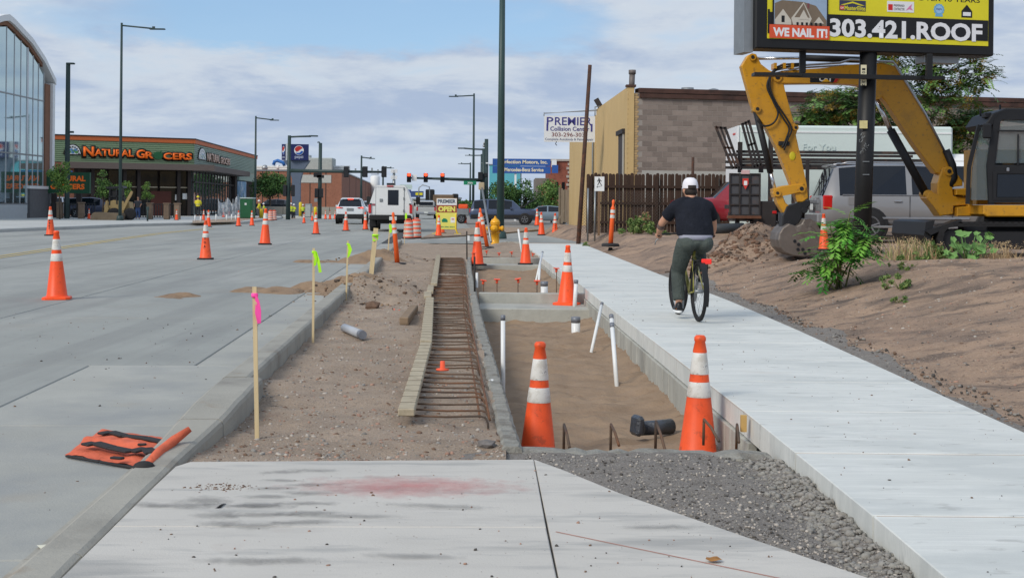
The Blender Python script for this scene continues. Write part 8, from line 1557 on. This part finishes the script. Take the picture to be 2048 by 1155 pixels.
for dy in (-.6, .6): lp_([(242,420),(252,400),(262,382),(266,383),(265,388),(257,402),(248,422)], .10, 'lift_arm', m_ltan, Yl+dy); lp_([(204,434),(212,414),(216,412),(218,418),(210,436)], .12, 'front_arm', m_ltan, Yl+dy)
lp_([(188,441),(191,427),(196,424),(248,426),(250,430),(247,442),(190,443)], 1.5, 'bucket', mat('loader_bucket', C(112,100,84), .8, .2, var=.25, vs=2), Yl-.9)
for px, dy in ((260,-.62),(228,-.62),(260,.62),(228,.62)): c = P(px,431,Yl+dy); mb = MB(); mb.lathe([(.16,-.14),(.32,-.14),(.36,-.1),(.36,.1),(.32,.14),(.16,.14)], 18, (c.x,c.y,.14+.36), M=Matrix.Rotation(PI/2,3,'X')); mb.build('wheel', m_tyre, ld)
Yt = 96.; s = Yt/2800; tl = EW('portable_toilet', 'green portable toilet with grey roof on the corner', 'toilet', P(493,432,Yt)); f = FR(Vector((P(480,400,Yt).x, Yt, .14)), (1,0,0)); m_tg = mat('toilet_green', C(38,98,62), .5, var=.06)
mb = MB(); f.box(mb, 0, 25*s, 0, 39*s, -1.1, 0, bev=.04); mb.build('cabin', m_tg, tl); mb = MB(); f.box(mb, -.04, 25*s+.04, 39*s, 42*s, -1.14, .04, bev=.05); mb.build('roof', mat('toilet_roof', C(176,190,186), .6), tl); f.part('door', m_tg, tl, 3*s, 22*s, 1.5*s, 36*s, .002, .03, bev=.01); f.part('notice', m_white, tl, 9.5*s, 13.5*s, 27*s, 31*s, .031, .036)
e = EW('plastic_sheeting', 'crumpled clear plastic sheeting draped by the store side wall', 'tarpaulin', P(458,430,100)); n = 40; V = []; rs_ = np.random.RandomState(3); Yp_ = 100.
for i in range(n):
    for j in range(n):
        u, v = i/(n-1), j/(n-1); top = 393+14*abs(math.sin(u*7.5))+6*math.sin(u*21)*.3; py = 431+(top-431)*v; p_ = P(435+46*u, py, Yp_); dy = .35*float(fbm(np.array([u*7]), np.array([v*2]), 1., 4)[0])+.12*math.sin(u*34+v*3); V.append((p_.x, p_.y+dy, p_.z))
np_mesh('sheet', V, [(i*n+j, (i+1)*n+j, (i+1)*n+j+1, i*n+j+1) for i in range(n-1) for j in range(n-1)], [mat('clear_plastic', C(200,206,212), .25, var=.1, vs=3, spec=.6, alpha=.72)], None, e, True)
mb = MB()
for u in (437, 452, 466, 479): mb.cyl(P(u,432,Yp_+.2), P(u,398,Yp_+.2), .03, n=6)
stuff(mb.build('prop', m_steel, e))
for i, (px, yt, yb) in enumerate(((390,430,443),(401,432,444),(432,428,443),(453,429,442),(463,428,442),(471,430,441))): e = EW('plastic_stub_pipe', '%s from left of the short white stub pipes in the far bed' % ('first','second','third','fourth','fifth','last')[i], 'pipe', G(px,yb,.14), 'white stub pipes in the far bed'); a = G(px,yb,.14); mb = MB(); mb.cyl(a, a+Vector((0,0,(yb-yt)*a.y/2800)), .035, n=8); mb.build('pipe', m_pvc, e)
bd_ = [G(385,446,.145), G(470,443.5,.145), G(520,436,.145), G(505,433,.145), G(440,438,.145), G(385,441,.145)]; struct(MB().add([(q.x,q.y,.15) for q in bd_], [tuple(range(6))]).build('planting_bed', m_dirt))
e = EW('utility_cabinet', 'pale grey utility cabinet before the brick factory', 'cabinet', P(618,435,104)); f = FR(Vector((P(610,400,104).x, 104, .14)), (1,0,0)); s = 104/2800; f.part('cabinet', m_steel, e, 0, 12*s, 0, 28*s, -.6, 0, bev=.03); f.part('door', MATS['roof_unit_grey'], e, 1*s, 11*s, 2*s, 26*s, .002, .02)
for x, yt, yb, Y, lb in ((601,403,432,112,'yellow bollard left of the grey cabinet'),(631,413,434,108,'yellow bollard right of the grey cabinet'),(523,417,436,98,'low yellow hydrant beside the far workers')): e = EW('bollard', lb, 'bollard', P(x,yb,Y), 'yellow bollards'); a = Vector((P(x,400,Y).x, Y, .14)); h = (yb-yt)*Y/2800; mb = MB(); mb.lathe([(.13,0),(.13,h-.1),(.09,h-.03),(.01,h)], 12, a); mb.build('post', MATS['stand_yellow'], e); mb = MB(); mb.lathe([(.2,0),(.18,.03)], 12, a); mb.build('footing', m_face, e)
e = EW('post', 'short dark sign post right of the loader', 'post', G(295,442,.14)); a = G(295,442,.14); mb = MB(); mb.cyl(a, a+Vector((0,0,.75)), .05, n=8); mb.box(a+Vector((0,0,.72)), (.16,.1,.2), bev=.02); mb.build('shaft', m_pole, e); e['label'] = 'short dark meter post right of the loader'; e.name = 'meter_post'
# ================================================================== FAR STREET
m_far = [mat('far_wall_pale', C(186,184,178), .9, var=.1, vs=.1, world=True), mat('far_wall_grey', C(140,142,144), .9, var=.1, vs=.1, world=True), mat('far_wall_brown', C(132,112,100), .9, var=.1, vs=.1, world=True)]
def far_building(lb, x0, x1, yt, Y, m, win=4):
    a, b = P(x0,400,Y), P(x1,400,Y); zt_ = P((x0+x1)/2,yt,Y).z; e = EW('far_building', lb, 'building', ((a.x+b.x)/2, Y, 0), 'low buildings far down the street'); f = FR((a.x,Y,-.05), (1,0,0)); w = b.x-a.x; f.part('wall', m, e, 0, w, 0, zt_, -12, 0); f.part('roof', m_steel, e, -.2, w+.2, zt_, zt_+.3, -12.2, .2)
    for i in range(win): f.part('window', m_dglass, e, w*(i+.25)/win, w*(i+.75)/win, zt_*.35, zt_*.7, .0, .08)
far_building('pale low building far beyond the service truck', 826, 852, 399, 300, m_far[0]); far_building('brown low building far down the right side of the street', 893, 917, 397, 260, m_far[2], 3); far_building('grey low building farthest down the street', 852, 893, 403, 420, m_far[1], 5); far_building('pale building beyond the white parked cars at far left', -60, 62, 392, 200, m_far[0], 4); far_building('long grey shed far right behind the garage', 1120, 1180, 396, 300, m_far[1], 3)
e = EW('far_billboard', 'small blue and yellow billboard far above the traffic', 'billboard', P(838,400,330)); f = FR(P(821,394,330), (1,0,0)); s = 330/2800; f.part('panel', mat('far_ad_blue', C(60,80,130), .6, var=.2, vs=.2), e, 0, 26*s, 0, 12*s, -.3, 0); f.part('ad_stripe', m_byel, e, 10*s, 24*s, 4*s, 9*s, .01, .05); f.part('post', m_steel, e, 12*s, 14*s, -16*s, -.01, -.3, 0)
e = EW('far_billboard', 'pale green billboard just above the service truck roof', 'billboard', P(815,400,300)); f = FR(P(800,378,300), (1,0,0)); s = 300/2800; f.part('panel', mat('far_ad_green', C(186,204,198), .6), e, 0, 24*s, 0, 9*s, -.3, 0); f.part('post', m_steel, e, 11*s, 13*s, -30*s, -.01, -.3, 0); f.part('lower_panel', MATS['far_ad_blue'], e, 2*s, 22*s, -8*s, -1*s, -.3, 0)
e = EW('radio_mast', 'cell antenna mast above the service truck', 'mast', P(788,405,340)); mb = MB(); mb.tube([P(788,410,340), P(788,340,340)], [.5,.3], 8); mb.build('mast', m_steel, e)
for py in (342, 355):
    for dx in (-5.5,-3,0,3,5.5): mb = MB(); mb.box(P(788+dx,py,339.5), (.25,.3,.9)); mb.build('antenna', m_white, e)
    mb = MB(); mb.bar(P(782,py,340), P(794,py,340), .12, .12); mb.build('antenna_arm', m_steel, e)
e = E('equipment_truck', 'dark truck carrying machinery far behind the OPEN sign', 'truck', (P(886,400,150).x, 150, 0)); s = 150/2800
bx(e, 'bed', (0,0,1.0), (3.4,7,.5), m_dbrown, .05); bx(e, 'machine_body', (.2,-2,1.75), (2.2,2.4,.9), mat('machine_brown', C(110,92,74), .8, var=.3, vs=1), .1); bx(e, 'machine_cab', (-1.3,-1.5,2.0), (.9,1.4,1.5), m_trim, .08); bx(e, 'counterweight', (1.4,-1.8,1.8), (.6,1.6,1.0), m_trim, .08)
mb = MB(); mb.tube([(-2.4,-3,.9),(-2.4,-3,2.9),(-2.0,-3,3.2),(-1.3,-3,3.0),(-1.2,-3,.9)], .06, 6); mb.build('headache_rack', m_steel, e)
for x in (-1.3, 1.3):
    for y_ in (-2.5, 2): wheel(e, x, y_, .5, .3, 1 if x > 0 else -1)
e = E('small_trailer', 'small pale utility trailer right of the OPEN sign', 'trailer', (P(924,400,92).x, 92, 0)); bx(e, 'bed', (0,0,.75), (1.0,2.2,.4), m_steel, .03); mb = MB(); mb.tube([(-.4,-1.1,.5),(-.55,-1.9,.42),(-.8,-2.2,.42)], .04, 6); mb.build('drawbar', m_trim, e); wheel(e, 0, -1.05, .3, .2, -1); wheel(e, 0, .9, .3, .2, 1); bx(e, 'load', (.1,0,1.1), (.6,1.2,.3), m_cone, .05)
# far tree masses
def treeline(lb, px0, px1, yt, Y, seed, n=18):
    rr = random.Random(seed); a, b = P(px0,400,Y), P(px1,400,Y); zt_ = P(px0,yt,Y).z; e = E('tree_line', lb, 'trees', ((a.x+b.x)/2, Y, 0), 0, 'far trees down the street'); cl_ = []
    for i in range(n): h = zt_*rr.uniform(.55,1); cl_.append(((rr.uniform(-.5,.5)*(b.x-a.x), rr.uniform(-3,3), h*.6), h*.42))
    leaves('crown', cl_, 2600, .35*Y/200, [m_lf[0], m_lf[1]], e, seed); mb = MB()
    for c, r_ in cl_[:4]: mb.tube([(c[0],c[1],-.1),(c[0],c[1],c[2])], [.25,.12], 6)
    stuff(mb.build('trunk', m_bark, e))
treeline('far dark trees between the lamp posts on the right', 912, 945, 398, 220, 1); treeline('far trees beyond the crossing behind the queue', 742, 835, 402, 380, 2); treeline('far trees right of the equipment truck', 945, 975, 400, 150, 3); treeline('far trees behind the grey sedan', 1075, 1140, 396, 130, 4)
